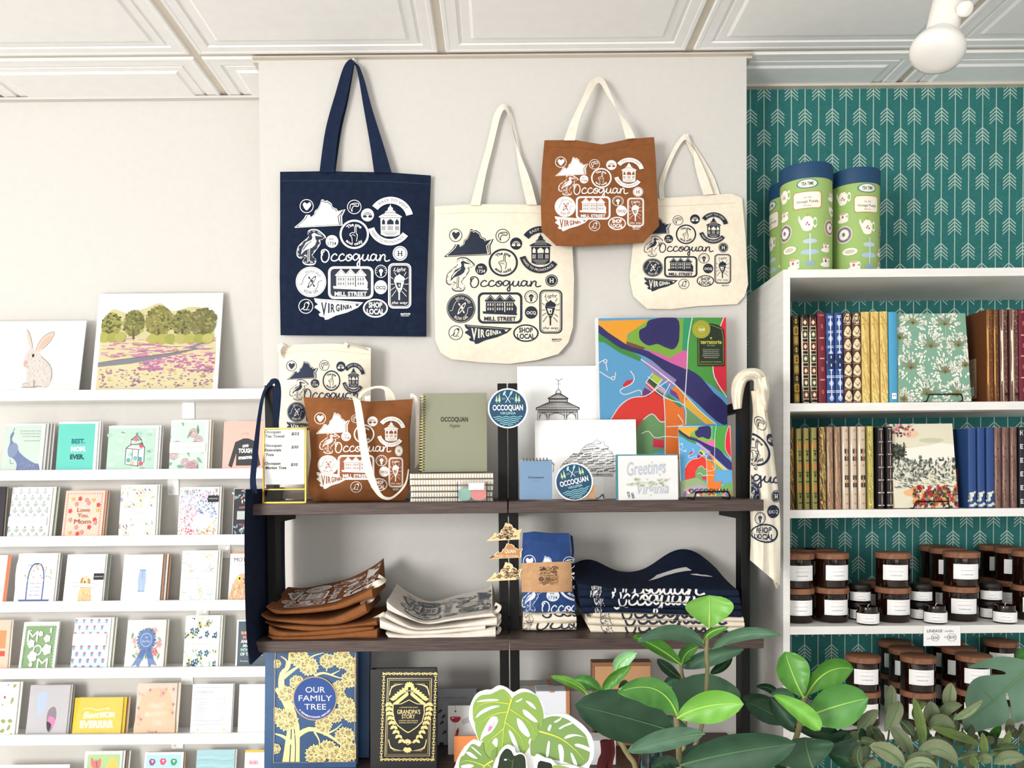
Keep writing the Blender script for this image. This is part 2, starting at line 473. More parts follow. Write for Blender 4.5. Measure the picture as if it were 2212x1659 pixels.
# ------------------------------------------------------------------ white picture ledges on the left wall
YF = 2.214
LIP = {}
names = ['topmost', 'second', 'third', 'fourth', 'fifth', 'sixth', 'lowest']
BR = [(389, 416), (357, 382), (467, 494), (420, 447), (387, 413), (366, 392), None]
for i, y in enumerate((841, 1013.5, 1156.5, 1298, 1442.5, 1586.5, 1730)):
    zt = P(300, y, YF).z; lip = .0275; LIP[i] = zt-.012
    e = empty('picture_ledge', (-1.3, YL-.05, zt-lip))
    x1 = XL_-.001
    MB().box(-2.6, x1, YF, YF+.012, zt-lip, zt, 'ledge_white', .0012).build('front_lip', e)
    MB().box(-2.6, x1, YF+.012, YL-.001, zt-lip, zt-.012, 'ledge_white').build('ledge_board', e)
    if BR[i]:
        a, b = BR[i]; xa, xb = P(a, y, 2.3).x, P(b, y, 2.3).x; h = .045
        mb = MB().box(xa, xb, YL-.004, YL, zt-lip-h, zt-lip, 'ledge_white', .0015)
        mb.lathe([(.004, 0), (.004, .002)], (xa+.008, YL-.004, zt-lip-h+.010), 'bracket_metal', 12, (0, -1, 0))
        mb.lathe([(.004, 0), (.004, .002)], (xb-.008, YL-.004, zt-lip-h+.026), 'bracket_metal', 12, (0, -1, 0))
        mb.build('bracket', e)
    nm = ('with the two art prints on it', 'holding the peacock and turquoise cards', 'holding the pink Love You Mom card', 'holding the dog and jeans cards', 'holding the green stamp card', 'holding the yellow card', 'mostly below the picture edge')[i]
    tag(e, 'white ledge on the left wall, %s, %s' % (names[i], nm), 'shelf', 'white ledges on the left wall')

# ------------------------------------------------------------------ black and brown wood shelf units
ZS = [P(1098, 1084, 1.80).z, P(1098, 1381, 1.80).z, P(1098, 1679, 1.80).z, .75, .40]
ST = .0245
def unit(xa, xb, pa, pb, nm):
    e = empty('shelf_unit', ((xa+xb)/2, 1.95, 0))
    for z in ZS:
        MB().box(xa, xb, 1.80, 2.098, z-ST, z, 'shelf_wood', .0012).build('shelf', e)
    for q, (a, b) in enumerate((pa, pb)):
        z1 = P(1098, 828, 1.90).z
        mb = MB().box(a, b, 1.90, 1.945, 0, z1, 'black_metal', .001); mb.build('post', e)
        for z in ([z1-.055] if a > .3 else [])+[ZS[0]-ST-.012, ZS[1]-ST-.012, ZS[2]-ST-.012]:
            MB().box(a+.003, b-.003, 1.945, 2.104, z-.012, z+.012, 'black_metal').build('wall_bracket', e)
    tag(e, nm, 'shelving unit', 'black framed shelf units')
xA = P(545, 1100, 1.8).x; xM = P(1097.5, 1100, 1.8).x; xB = P(1650, 1100, 1.8).x
pl = (P(572, 900, 1.9).x, P(591, 900, 1.9).x); pm1 = (P(1075, 900, 1.9).x, P(1095, 900, 1.9).x)
pm2 = (P(1098, 900, 1.9).x, P(1118, 900, 1.9).x); pr = (P(1601, 900, 1.9).x, P(1620, 900, 1.9).x)
unit(xA, xM-.0012, pl, pm1, 'left black framed shelf unit with dark brown boards holding the brown tote')
unit(xM+.0012, xB, pm2, pr, 'right black framed shelf unit with dark brown boards holding the map prints')

# ------------------------------------------------------------------ white bookcase
YW0, YW1 = 1.99, YR_-.002
bx0 = P(1692, 700, YW0).x; bt = .0165; bx1 = bx0+.80
zT = P(1950, 580, YW0).z
ZW = [P(1950, y, YW0).z for y in (869, 1100, 1352, 1580)]+[.62, .1]
e = empty('bookcase', ((bx0+bx1)/2, 2.13, 0))
MB().box(bx0, bx0+bt, YW0, YW1, 0, zT-.0195, 'white_laminate', .0008).build('side_panel', e)
MB().box(bx1-bt, bx1, YW0, YW1, 0, zT-.0195, 'white_laminate', .0008).build('side_panel', e)
MB().box(bx0, bx1, YW0, YW1, zT-.0195, zT, 'white_laminate', .0008).build('top_board', e)
for z in ZW: MB().box(bx0+bt, bx1-bt, YW0+.002, YW1, z-.0195, z, 'white_laminate', .0008).build('shelf', e)
tag(e, 'white open bookcase in front of the teal arrow wallpaper', 'bookcase')

# ------------------------------------------------------------------ ceiling spot
e = empty('spot_light', P(2050, 30, 1.55))
c = P(2023, 118, 1.53); axd = (P(2062, -60, 1.60)-P(2020, 120, 1.55)).normalized()
r = .047
MB().lathe([(.001, -.013), (.02, -.0125), (.034, -.0095), (.0435, -.003), (r, .006), (r, .012), (.043, .022), (.034, .036), (.026, .046)], c, 'bulb_glass', 40, axd).build('bulb', e, smooth=True)
MB().lathe([(.0245, .040), (.0265, .036), (.0275, .040), (.0275, .12), (.0275, .19), (.02, .195)], c, 'lamp_white', 40, axd).build('lamp_housing', e, smooth=True)
k0 = P(2072, 20, 1.53); k1 = P(2097, 19, 1.50)
mb = MB(); mb.lathe([(.006, 0), (.006, .012), (.013, .012), (.013, .022), (.011, .024)], k0, 'lamp_white', 18, k1-k0)
for i in range(18):
    pass
mb.build('knob', e, smooth=True)
MB().tube([c+axd*.17, Vector((c.x+.05, c.y+.06, ZC-.02)), Vector((c.x+.05, c.y+.06, ZC+.004))], .008, 'lamp_white').build('stem', e, smooth=True)
tag(e, 'white cylindrical spotlight with a round frosted bulb below the ceiling', 'lamp')
# ------------------------------------------------------------------ the village print (coordinates of one 1528 x 1659 sheet)
VA = [(200, 572), (262, 520), (290, 490), (308, 456), (330, 452), (338, 482), (362, 470), (385, 452), (395, 415), (422, 395), (440, 360), (455, 312), (472, 308), (486, 325), (510, 318), (550, 345), (562, 382), (600, 398), (612, 420), (640, 410), (682, 402), (665, 440), (650, 470), (655, 552), (640, 556), (400, 567), (210, 577)]
def scaled(pts, k, c): return [(c[0]+(x-c[0])*k, c[1]+(y-c[1])*k) for x, y in pts]
def e_heart(A, I, B):
    A.ring(316, 372, 62, 62, 7, I)
    A.smooth([(318, 350), (345, 335), (358, 360), (340, 390), (316, 412), (292, 388), (280, 355), (298, 336)], I)
def e_va(A, I, B):
    A.poly(VA, I); c = (480, 500)
    A.poly(scaled([(x, y-3) for x, y in VA], .93, c), B); A.poly(scaled([(x, y-4) for x, y in VA], .885, c), I)
    A.stroke([(655, 420), (612, 470), (625, 545)], 8, B)
def e_fish(A, I, B):
    A.ring(765, 380, 64, 64, 7, I)
    A.stroke([(725, 400), (730, 360), (770, 345), (805, 350), (800, 375), (760, 372), (745, 395), (738, 420)], 7, I, 4)
    A.stroke([(740, 355), (790, 362)], 5, I); A.ell(742, 412, 14, 6, I, 10, 1.2)
def e_rain(A, I, B):
    A.disc(890, 455, 61, I); A.arc(890, 470, 20, 40, 0, 180, B, 12); A.arc(890, 470, 26, 34, 0, 180, I, 12)
    A.ell(865, 470, 20, 11, B, 12); A.ell(915, 470, 20, 11, B, 12)
def e_one(A, I, B):
    A.ring(765, 638, 129, 129, 19, I, 48)
    A.arctext('The one', 765, 638, 78, 30, I, 95, 90, .03); A.arctext('and only', 765, 638, 103, 28, I, 105, -90, .03, True)
    A.stroke([(745, 705), (742, 670), (722, 640), (745, 622), (768, 620), (770, 565), (783, 570), (783, 630), (795, 640), (790, 680), (785, 705)], 6, I, 4)
    A.stroke([(735, 650), (755, 642), (775, 655)], 5, I, 3)
def e_gaz(A, I, B):
    c = 1105
    A.poly([(1098, 375), (1105, 352), (1112, 375), (1130, 392), (1128, 408), (1160, 428), (1050, 428), (1083, 408), (1082, 392)], I)
    A.poly([(1065, 432), (1146, 432), (1215, 470), (1210, 480), (1000, 480), (996, 470)], I)
    for y in (445, 460): A.stroke([(1040, y), (1170, y)], 3, B)
    A.poly([(1012, 484), (1200, 484), (1196, 640), (1150, 658), (1060, 658), (1016, 640)], I)
    for x0, x1 in ((1026, 1056), (1074, 1136), (1150, 1186)):
        A.poly([(x0, 545), (x0, 515), ((x0+x1)/2, 492), (x1, 515), (x1, 545)], B)
    for x in (1028, 1040, 1052, 1156, 1168, 1180): A.stroke([(x, 560), (x, 600)], 5, B)
    for x in (1084, 1097, 1110, 1123): A.stroke([(x, 555), (x, 600)], 4, B)
    for y in (616, 630, 644): A.stroke([(1030+y-616, y), (1180-y+616, y)], 3, B)
    A.arc(1108, 500, 152, 216, 143, 14, I, 26); A.arctext('EASY TO VISIT', 1108, 500, 172, 26, B, 92, 80)
    A.arc(1100, 530, 152, 212, 196, 324, I, 26); A.arctext('HARD TO PRONOUNCE', 1100, 530, 192, 24, B, 110, -100, 0, True)
def e_heron(A, I, B):
    O = [(335, 600), (375, 588), (430, 598), (495, 655), (488, 678), (445, 682), (445, 730), (405, 790), (372, 835), (375, 862), (405, 880), (402, 905), (380, 928), (310, 928), (278, 905), (282, 882), (310, 862), (300, 840), (262, 868), (225, 845), (222, 800), (240, 745), (300, 690), (332, 660), (326, 625)]
    A.smooth(O, I, 3); A.smooth(scaled(O, .93, (350, 750)), B, 3)
    q = cat(scaled(O, .87, (350, 752)), 2, True)
    l0 = A.lay
    for i in range(0, len(q)-1, 2): A.lay = l0; A.stroke([q[i], q[i+1]], 5, I)
    A.poly([(362, 640), (385, 622), (420, 640), (470, 660), (415, 655), (395, 650), (398, 680), (410, 700), (395, 740), (365, 765), (300, 790), (262, 830), (275, 775), (310, 715), (362, 690), (372, 668)], I)
    for d in (0, 16, 32): A.stroke([(365-d*.3, 700+d*.4), (330-d, 730+d*.6), (290-d*.3, 780+d*.4)], 4, B, 3)
    A.stroke([(345, 775), (340, 885), (320, 900)], 6, I); A.stroke([(330, 785), (325, 890)], 5, I); A.stroke([(340, 885), (370, 900)], 5, I)
def e_est(A, I, B):
    A.disc(555, 705, 60, I); A.text('est.', 550, 692, 24, B, bold=.01); A.text('1734', 555, 742, 34, B, w=80, bold=.01)
SCRIPT = [
    [(468, 835), (455, 815), (462, 790), (492, 782), (518, 800), (528, 835), (520, 875), (496, 900), (468, 893), (455, 860), (462, 820), (485, 795)],
    [(603, 838), (585, 822), (560, 838), (548, 865), (558, 885), (590, 887), (628, 862)],
    [(672, 838), (655, 822), (630, 838), (620, 865), (632, 886), (662, 884), (692, 862)],
    [(720, 828), (695, 840), (688, 868), (705, 888), (735, 875), (742, 845), (722, 828), (708, 850), (728, 862), (760, 858)],
    [(806, 838), (782, 822), (758, 842), (755, 870), (775, 882), (800, 862), (812, 828), (815, 880), (815, 930), (802, 940), (792, 918), (812, 885), (835, 862), (850, 830)],
    [(852, 826), (843, 865), (856, 886), (882, 872), (898, 828), (892, 868), (905, 886), (925, 866)],
    [(972, 838), (948, 824), (925, 842), (920, 870), (938, 885), (962, 868), (976, 830), (970, 868), (984, 886), (1005, 865)],
    [(1008, 828), (1012, 845), (1006, 890), (1020, 850), (1042, 828), (1056, 842), (1052, 875), (1068, 892), (1102, 880)]]
def e_script(A, I, B, w=12):
    for s in SCRIPT: A.stroke(s, w, I, 4)
def e_h(A, I, B):
    A.disc(1197, 818, 70, I); A.ring(1197, 818, 57, 57, 5, B); A.text('H', 1197, 842, 46, B, bold=.02)
    A.rect(1172, 794, 1190, 799, B); A.rect(1204, 794, 1222, 799, B); A.rect(1172, 837, 1190, 842, B); A.rect(1204, 837, 1222, 842, B)
def e_relax(A, I, B):
    A.disc(357, 1087, 144, I, 40); A.ring(357, 1087, 134, 134, 3, B, 40)
    A.arctext('RELAX AND', 357, 1087, 88, 26, B, 90, 75); A.arctext('ROW ON', 357, 1087, 116, 30, B, 75, -90, .01, True)
    A.smooth([(405, 1030), (390, 1080), (355, 1125), (322, 1145), (338, 1095), (370, 1050)], B, 4); A.smooth([(396, 1045), (382, 1082), (355, 1112), (335, 1130), (346, 1096), (372, 1060)], I, 4)
    A.disc(367, 1080, 12, B); A.stroke([(340, 1045), (385, 1125)], 5, B); A.ell(340, 1048, 8, 14, B, 10, -.5); A.ell(384, 1122, 8, 14, B, 10, -.5)
    A.stroke([(245, 1110), (270, 1105), (285, 1060), (310, 1020), (335, 1018)], 4, B, 4); A.stroke([(395, 1160), (420, 1130), (425, 1090), (450, 1075), (468, 1078)], 4, B, 4)
def e_mill(A, I, B):
    A.poly(A.rr(518, 940, 946, 1248, 55), I); A.poly(A.rr(541, 963, 923, 1225, 38), B)
    L0 = A.lay
    for x in (640, 730, 825):
        A.lay = L0
        A.poly([(x-58, 1025), (x, 963), (x+58, 1025), (x+42, 1032), (x+42, 1150), (x-44, 1150), (x-44, 1032)], I)
        A.stroke([(x-38, 1016), (x, 980), (x+38, 1016)], 4, B); A.stroke([(x-40, 1036), (x+40, 1036)], 4, B)
        for yy in (1048, 1090):
            for xx in (x-28, x-6, x+18): A.lay = L0+4; A.rect(xx, yy, xx+11, yy+26, B); A.stroke([(xx+5, yy), (xx+5, yy+26)], 2, I)
    A.lay = L0+7; A.poly([(565, 1125), (900, 1150), (890, 1165), (570, 1150)], I)
    for x in range(580, 900, 40): A.lay = L0+9; A.ell(x, 1140, 14, 8, I if x % 80 else B, 8)
    A.poly([(868, 1050), (892, 1090), (888, 1155), (855, 1155)], I)
    A.text('MILL STREET', 732, 1218, 38, I, w=305, bold=.035)
def e_bulb(A, I, B):
    A.ring(1017, 987, 54, 58, 7, I); A.smooth([(1017, 962), (1038, 980), (1026, 1005), (1024, 1030), (1010, 1030), (1008, 1005), (996, 980)], I, 3)
    A.stroke([(1010, 985), (1017, 1000), (1024, 985)], 3, B)
    for i in range(9):
        a = math.radians(-20+27.5*i); A.stroke([(1017+36*cos(a), 985-36*sin(a)), (1017+45*cos(a), 985-45*sin(a))], 5, I)
def e_ocq(A, I, B): A.ell(1015, 1137, 61, 66, I); A.text('OCQ', 1015, 1155, 30, B, w=92, bold=.03)
def e_light(A, I, B):
    A.poly(A.rr(1084, 910, 1303, 1338, 50), I); A.poly(A.rr(1097, 923, 1290, 1325, 40), B)
    A.poly(A.rr(1101, 927, 1286, 1321, 38), I); A.poly(A.rr(1107, 933, 1280, 1315, 34), B)
    A.text('Light', 1190, 985, 34, I, w=112, slant=.3, bold=.01); A.text('the way', 1190, 1295, 26, I, w=150, slant=.3, bold=.01)
    A.poly([(1140, 1075), (1150, 1040), (1180, 1022), (1192, 1008), (1202, 1022), (1232, 1040), (1245, 1060), (1232, 1080)], I)
    A.poly([(1138, 1075), (1236, 1085), (1212, 1165), (1165, 1158)], I); A.poly([(1158, 1092), (1208, 1097), (1200, 1145), (1176, 1142)], B)
    A.ell(1190, 1120, 6, 14, I, 10); A.poly([(1170, 1162), (1208, 1168), (1196, 1190), (1196, 1258), (1182, 1258), (1182, 1188)], I)
    for a, b in (((1142, 995), (1165, 1030)), ((1255, 995), (1235, 1028)), ((1108, 1040), (1135, 1060)), ((1275, 1045), (1248, 1062)), ((1108, 1108), (1140, 1108)), ((1278, 1108), (1238, 1108)), ((1110, 1165), (1150, 1135)), ((1260, 1175), (1228, 1145)), ((1118, 1225), (1160, 1165)), ((1258, 1225), (1215, 1175))): A.stroke([a, b], 5, I)
def e_card(A, I, B):
    A.ring(308, 1317, 66, 66, 7, I)
    A.stroke([(262, 1350), (290, 1325), (300, 1290), (325, 1278), (340, 1285), (330, 1320), (312, 1348), (285, 1345), (300, 1318)], 6, I, 4); A.poly([(315, 1282), (330, 1270), (345, 1290), (330, 1296)], I); A.stroke([(290, 1352), (345, 1350)], 4, I)
def e_penn(A, I, B):
    A.poly([(385, 1240), (450, 1248), (640, 1262), (850, 1280), (800, 1330), (700, 1375), (590, 1405), (520, 1440), (490, 1445), (480, 1420), (440, 1412), (428, 1390), (450, 1375), (415, 1345), (388, 1330), (400, 1310), (425, 1300), (395, 1275)], I)
    A.stroke([(412, 1256), (640, 1276), (815, 1292)], 3, B)
    x = 448
    for ch, hh, ww in zip('VIRGINIA', (118, 88, 76, 64, 54, 46, 38, 30), (62, 26, 46, 42, 22, 38, 16, 32)):
        A.text(ch, x+ww/2, 1390-(x-448)*.2-(0 if ch != 'V' else -10), hh, B, w=ww*.86 if ch != 'I' else 15, bold=.035); x += ww+2
    A.smooth([(792, 1300), (802, 1293), (806, 1302), (790, 1316), (776, 1300), (784, 1294)], B, 3)
def e_shop(A, I, B):
    A.ell(965, 1335, 118, 89, I, 36); A.ell(965, 1335, 103, 74, B, 36)
    A.text('SHOP', 965, 1328, 48, I, w=128, bold=.04); A.text('LOCAL', 965, 1390, 48, I, w=165, bold=.04)
def e_mark(A, I, B): A.text('MAPTOTE', 1248, 1398, 16, I, w=90, bold=.04); A.stroke([(1205, 1408), (1280, 1408)], 5, I)
EL = [('va', e_va, (200, 308, 682, 577)), ('heart', e_heart, (254, 310, 378, 434)), ('fish', e_fish, (699, 314, 831, 446)), ('rain', e_rain, (829, 394, 951, 516)), ('gaz', e_gaz, (888, 284, 1310, 742)), ('one', e_one, (627, 500, 903, 776)), ('est', e_est, (495, 645, 615, 765)), ('heron', e_heron, (222, 588, 495, 928)), ('script', e_script, (455, 782, 1102, 940)), ('h', e_h, (1127, 748, 1267, 888)), ('relax', e_relax, (213, 943, 501, 1231)), ('mill', e_mill, (518, 940, 946, 1248)), ('bulb', e_bulb, (963, 929, 1071, 1045)), ('ocq', e_ocq, (954, 1071, 1076, 1203)), ('light', e_light, (1084, 910, 1303, 1338)), ('card', e_card, (242, 1251, 374, 1383)), ('penn', e_penn, (385, 1240, 850, 1445)), ('shop', e_shop, (847, 1246, 1083, 1424)), ('mark', e_mark, (1205, 1382, 1295, 1410))]
def ident(x, y): return (x, y)
def design(A, I, B, toff, layout=None, skip=()):
    """toff: (scale, ox, oy) from sheet/zoom coordinates to photograph pixels; layout overrides boxes"""
    s, ox, oy = toff
    for nm, fn, bx in EL:
        if nm in skip: continue
        tb = layout.get(nm) if layout is not None else bx
        if tb is None: continue
        A.xf(bx, (ox+tb[0]/s, oy+tb[1]/s, ox+tb[2]/s, oy+tb[3]/s)); A.lay = 0; fn(A, I, B)
    A.xf(); return A

# ------------------------------------------------------------------ cloth builders
def coons(L, Rr, Bt, Tp):
    """boundaries as px polylines: left & right bottom->top, bottom & top left->right"""
    def samp(poly):
        d = [0]
        for a, b in zip(poly, poly[1:]): d.append(d[-1]+math.dist(a, b))
        def f(t):
            t = min(max(t, 0), 1)*d[-1]
            for i in range(len(poly)-1):
                if t <= d[i+1] or i == len(poly)-2:
                    q = (t-d[i])/(d[i+1]-d[i] or 1); a, b = poly[i], poly[i+1]
                    return (a[0]+(b[0]-a[0])*q, a[1]+(b[1]-a[1])*q)
        return f
    l, r, b, t = samp(L), samp(Rr), samp(Bt), samp(Tp)
    def S_(u, v):
        o = []
        for k in (0, 1):
            x = (1-u)*l(v)[k]+u*r(v)[k]+(1-v)*b(u)[k]+v*t(u)[k]-((1-u)*(1-v)*b(0)[k]+u*(1-v)*b(1)[k]+(1-u)*v*t(0)[k]+u*v*t(1)[k])
            o.append(x)
        return o
    return S_
def cloth(name, parent, L, Rr, Bt, Tp, Yf, thick, mat, art=None, n=52, artlen=4, rim=.0015, origin=None, hem=None, zmin=None):
    Sf = coons(L, Rr, Bt, Tp); mb = MB()
    n2 = n
    idx = {}
    def th(u, v): e = (max(0, 16*u*(1-u)*v*(1-v)))**.35; return rim+thick*e
    fr = len(mb.v)
    mb.grid(lambda u, v: (lambda p: P(p[0], p[1], Yf(p[0], p[1])))(Sf(u, v)), n, n2, mat)
    bk = len(mb.v)
    mb.grid(lambda u, v: (lambda p: P(p[0], p[1], Yf(p[0], p[1])) + Vector((0, th(u, v), 0)))(Sf(u, v)), n, n2, mat, True)
    w = n+1
    rimv = [i for i in range(w)]+[j*w+n for j in range(1, n2+1)]+[n2*w+i for i in range(n-1, -1, -1)]+[j*w for j in range(n2-1, 0, -1)]
    for a, b in zip(rimv, rimv[1:]+rimv[:1]):
        mb.f.append([fr+a, bk+a, bk+b, fr+b]); mb.k.append(mat)
    if hem:                                     # stitched hem lines, just proud of the cloth
        for (pts) in hem[0]:
            a = Art().stroke(pts, .8, hem[1]); a.emit(mb, lambda x, y, o: P(x, y, Yf(x, y)-o), 8)
    if art: art.emit(mb, lambda x, y, o: P(x, y, Yf(x, y)-o), artlen, base=.0006)
    if zmin is not None:
        for v in mb.v: v.z = max(v.z, zmin)
    return mb.build(name, parent, origin, smooth=True)
def ribbon(name, parent, left, right, mat, th=.0022, sm=5, origin=None):
    """left/right edges: (px, py, Y) control points"""
    a = [P(*p) for p in cat(left, sm)]; b = [P(*p) for p in cat(right, sm)]
    mb = MB(); n = len(a); v = []
    for p, q in zip(a, b): v += [p, q, q+Vector((0, th, 0)), p+Vector((0, th, 0))]
    f = []
    for i in range(n-1):
        for k in range(4): f.append([4*i+k, 4*i+(k+1) % 4, 4*i+4+(k+1) % 4, 4*i+4+k])
    f += [[0, 3, 2, 1], [4*n-4, 4*n-3, 4*n-2, 4*n-1]]
    mb.add(v, f, mat); return mb.build(name, parent, origin, smooth=True)
def bagY(x0, x1, y0, y1, Y, bulge, folds=()):
    xc, yc, hw, hh = (x0+x1)/2, (y0+y1)/2, (x1-x0)/2, (y1-y0)/2
    def f(x, y):
        a, b = min(abs((x-xc)/hw), 1), min(abs((y-yc)/hh), 1)
        v = Y-bulge*(1-a**3)*(1-b**3)
        for kx, ky, ph, am in folds: v += am*sin(kx*(x-xc)/hw+ky*(y-yc)/hh+ph)
        return v
    return f
NV, WH, BRN, NAT = '#1b2638', '#f1efec', '#8f5129', '#e9dfcb'
def peg(px, py, Y=YB):
    p = P(px, py, Y); mb = MB().lathe([(.001, 0), (.001, .014), (.0024, .014), (.0026, .016), (.0015, .017)], (p.x, Y, p.z), 'bracket_metal', 14, (0, -1, 0))
    return mb.build('wall_nail', smooth=True)

# navy tote on the wall
e = empty('tote_bag', P(765, 725, 2.085))
A = design(Art(), WH, NV, (4.366, 590, 360))
cloth('bag_body', e, [(606, 724), (604, 600), (605, 480), (605, 371)], [(921, 727), (921, 640), (926, 500), (931, 379)],
      [(606, 724), (760, 725), (921, 727)], [(605, 370), (700, 369), (840, 372), (931, 379)],
      bagY(604, 931, 369, 727, 2.088, .012, ((7, 0, 0, .0012), (2, 9, 1, .0010), (9, -5, 2, .0008))), .008, 'canvas_navy', A, hem=([[(608, 391), (700, 390), (840, 392), (928, 398)]], '#31405c'))
ribbon('handle', e, [(690, 372, 2.078), (703, 280, 2.085), (725, 200, 2.089), (742, 145, 2.09), (757, 128, 2.086), (766, 138, 2.084), (774, 165, 2.086), (785, 230, 2.085), (799, 310, 2.08), (808, 372, 2.076)],
       [(722, 372, 2.078), (730, 290, 2.082), (748, 215, 2.084), (760, 158, 2.082), (764, 140, 2.078), (775, 142, 2.078), (787, 172, 2.080), (803, 232, 2.081), (828, 312, 2.078), (846, 373, 2.076)], 'web_navy', .003)
ribbon('handle', e, [(700, 372, 2.092), (716, 280, 2.094), (738, 200, 2.094), (756, 136, 2.094)], [(724, 372, 2.092), (737, 282, 2.094), (752, 215, 2.094), (765, 140, 2.094)], 'web_navy', .002)
tag(e, 'large navy tote with white village print, hanging by its long straps', 'tote bag')
tag(peg(766, 134), 'small nail in the wall holding the navy tote strap', 'nail', 'nails holding the wall totes')

# large natural tote on the wall
e = empty('tote_bag', P(1090, 780, 2.085))
A = Art(); s = 4.484
layN = {'heart': (183, 290, 303, 412), 'va': (130, 290, 612, 562), 'fish': (631, 290, 767, 424), 'rain': (770, 372, 888, 491), 'gaz': (855, 262, 1265, 718), 'one': (563, 480, 846, 750), 'heron': (150, 562, 425, 895), 'est': (432, 622, 548, 736), 'script': (388, 752, 1070, 892), 'h': (1112, 730, 1234, 848), 'relax': (155, 915, 435, 1202), 'mill': (457, 903, 890, 1207), 'bulb': (913, 887, 1036, 1006), 'ocq': (913, 1037, 1036, 1160), 'light': (1053, 878, 1277, 1303), 'card': (177, 1227, 311, 1362), 'penn': (328, 1213, 792, 1405), 'shop': (800, 1213, 1048, 1384), 'mark': (1178, 1352, 1270, 1378)}
design(A, NV, NAT, (s, 930, 430), layN)
cloth('bag_body', e, [(975, 776), (952, 762), (940, 735), (938, 600), (939, 446)], [(1206, 765), (1228, 740), (1238, 705), (1240, 600), (1232, 450)],
      [(975, 776), (1040, 783), (1100, 786), (1160, 778), (1206, 765)], [(939, 446), (1020, 441), (1150, 442), (1232, 450)],
      bagY(936, 1242, 440, 790, 2.088, .016, ((5, 2, 0, .0014), (3, 8, 1, .0012), (10, -4, 2, .0008))), .01, 'canvas_natural', A, hem=([[(941, 462), (1020, 459), (1150, 460), (1230, 466)]], '#cdbfa3'))
ribbon('handle', e, [(1016, 443, 2.08), (1035, 370, 2.086), (1052, 310, 2.088), (1066, 250, 2.09), (1080, 228, 2.088), (1092, 226, 2.086), (1102, 245, 2.088), (1112, 300, 2.088), (1122, 370, 2.084), (1138, 442, 2.078)],
       [(1037, 443, 2.08), (1050, 375, 2.084), (1064, 320, 2.086), (1078, 262, 2.086), (1086, 240, 2.082), (1094, 240, 2.082), (1106, 280, 2.084), (1122, 330, 2.083), (1144, 385, 2.08), (1160, 442, 2.078)], 'web_natural', .003)
tag(e, 'large natural canvas tote with navy print, hanging left of the brown one', 'tote bag')
tag(peg(1089, 234), 'small nail in the wall holding the large natural tote strap', 'nail', 'nails holding the wall totes')

# small natural tote, right
layB = {'heart': (127, 571, 202, 643), 'va': (127, 572, 352, 703), 'fish': (360, 588, 433, 656), 'rain': (477, 593, 549, 661), 'gaz': (529, 577, 733, 784), 'one': (373, 648, 514, 784), 'est': (294, 697, 354, 754), 'heron': (147, 695, 285, 836), 'script': (255, 760, 628, 853), 'h': (661, 778, 731, 845), 'relax': (122, 843, 267, 985), 'mill': (268, 842, 507, 1003), 'bulb': (521, 843, 595, 908), 'ocq': (545, 906, 620, 980), 'light': (622, 852, 738, 1051), 'penn': (122, 980, 356, 1083), 'card': (360, 1010, 433, 1080), 'shop': (490, 984, 613, 1075), 'mark': (660, 1048, 715, 1070)}
layS = {k: None for k in layB}
layS.update({'va': (690, 985, 925, 1110), 'fish': (936, 975, 1007, 1042), 'rain': (1055, 967, 1123, 1034), 'gaz': (1115, 953, 1313, 1168), 'one': (957, 1037, 1097, 1172), 'heron': (737, 1115, 867, 1258), 'est': (877, 1106, 938, 1166), 'script': (845, 1165, 1216, 1250), 'h': (1251, 1162, 1318, 1230), 'relax': (728, 1270, 868, 1398), 'mill': (876, 1255, 1106, 1402), 'bulb': (1114, 1236, 1188, 1303), 'ocq': (1145, 1306, 1215, 1374), 'light': (1223, 1240, 1338, 1445), 'penn': (738, 1402, 970, 1498), 'card': (977, 1413, 1048, 1480), 'shop': (1101, 1386, 1221, 1465), 'mark': (1275, 1453, 1325, 1462)})
e = empty('tote_bag', P(1485, 665, 2.09))
A = design(Art(), NV, NAT, (3.191, 1160, 160), layS)
cloth('bag_body', e, [(1398, 667), (1368, 640), (1360, 600), (1368, 520), (1382, 430)], [(1592, 657), (1608, 640), (1616, 615), (1611, 520), (1603, 428)],
      [(1398, 667), (1450, 668), (1510, 661), (1592, 657)], [(1382, 430), (1430, 428), (1500, 424), (1580, 418), (1603, 428)],
      bagY(1358, 1617, 416, 669, 2.094, .012, ((5, 2, 0, .0010), (3, 7, 1, .0008))), .006, 'canvas_natural', A, hem=([[(1420, 446), (1500, 443), (1590, 438)]], '#cdbfa3'))
ribbon('handle', e, [(1425, 430, 2.088), (1424, 395, 2.092), (1440, 350, 2.093), (1460, 310, 2.093), (1478, 290, 2.09), (1488, 294, 2.09), (1496, 320, 2.092), (1504, 370, 2.09), (1520, 421, 2.084)],
       [(1436, 430, 2.088), (1434, 400, 2.09), (1448, 355, 2.09), (1466, 318, 2.09), (1479, 302, 2.087), (1486, 306, 2.087), (1504, 330, 2.088), (1525, 375, 2.086), (1541, 419, 2.084)], 'web_natural', .0028)
ribbon('handle', e, [(1478, 298, 2.097), (1500, 345, 2.098), (1520, 385, 2.098), (1540, 420, 2.098)], [(1488, 296, 2.097), (1524, 350, 2.098), (1543, 385, 2.098), (1555, 420, 2.098)], 'web_natural', .002)
tag(e, 'small natural canvas tote with navy print, partly behind the brown one at right', 'tote bag')
tag(peg(1483, 297), 'small nail in the wall holding the small natural tote strap', 'nail', 'nails holding the wall totes')

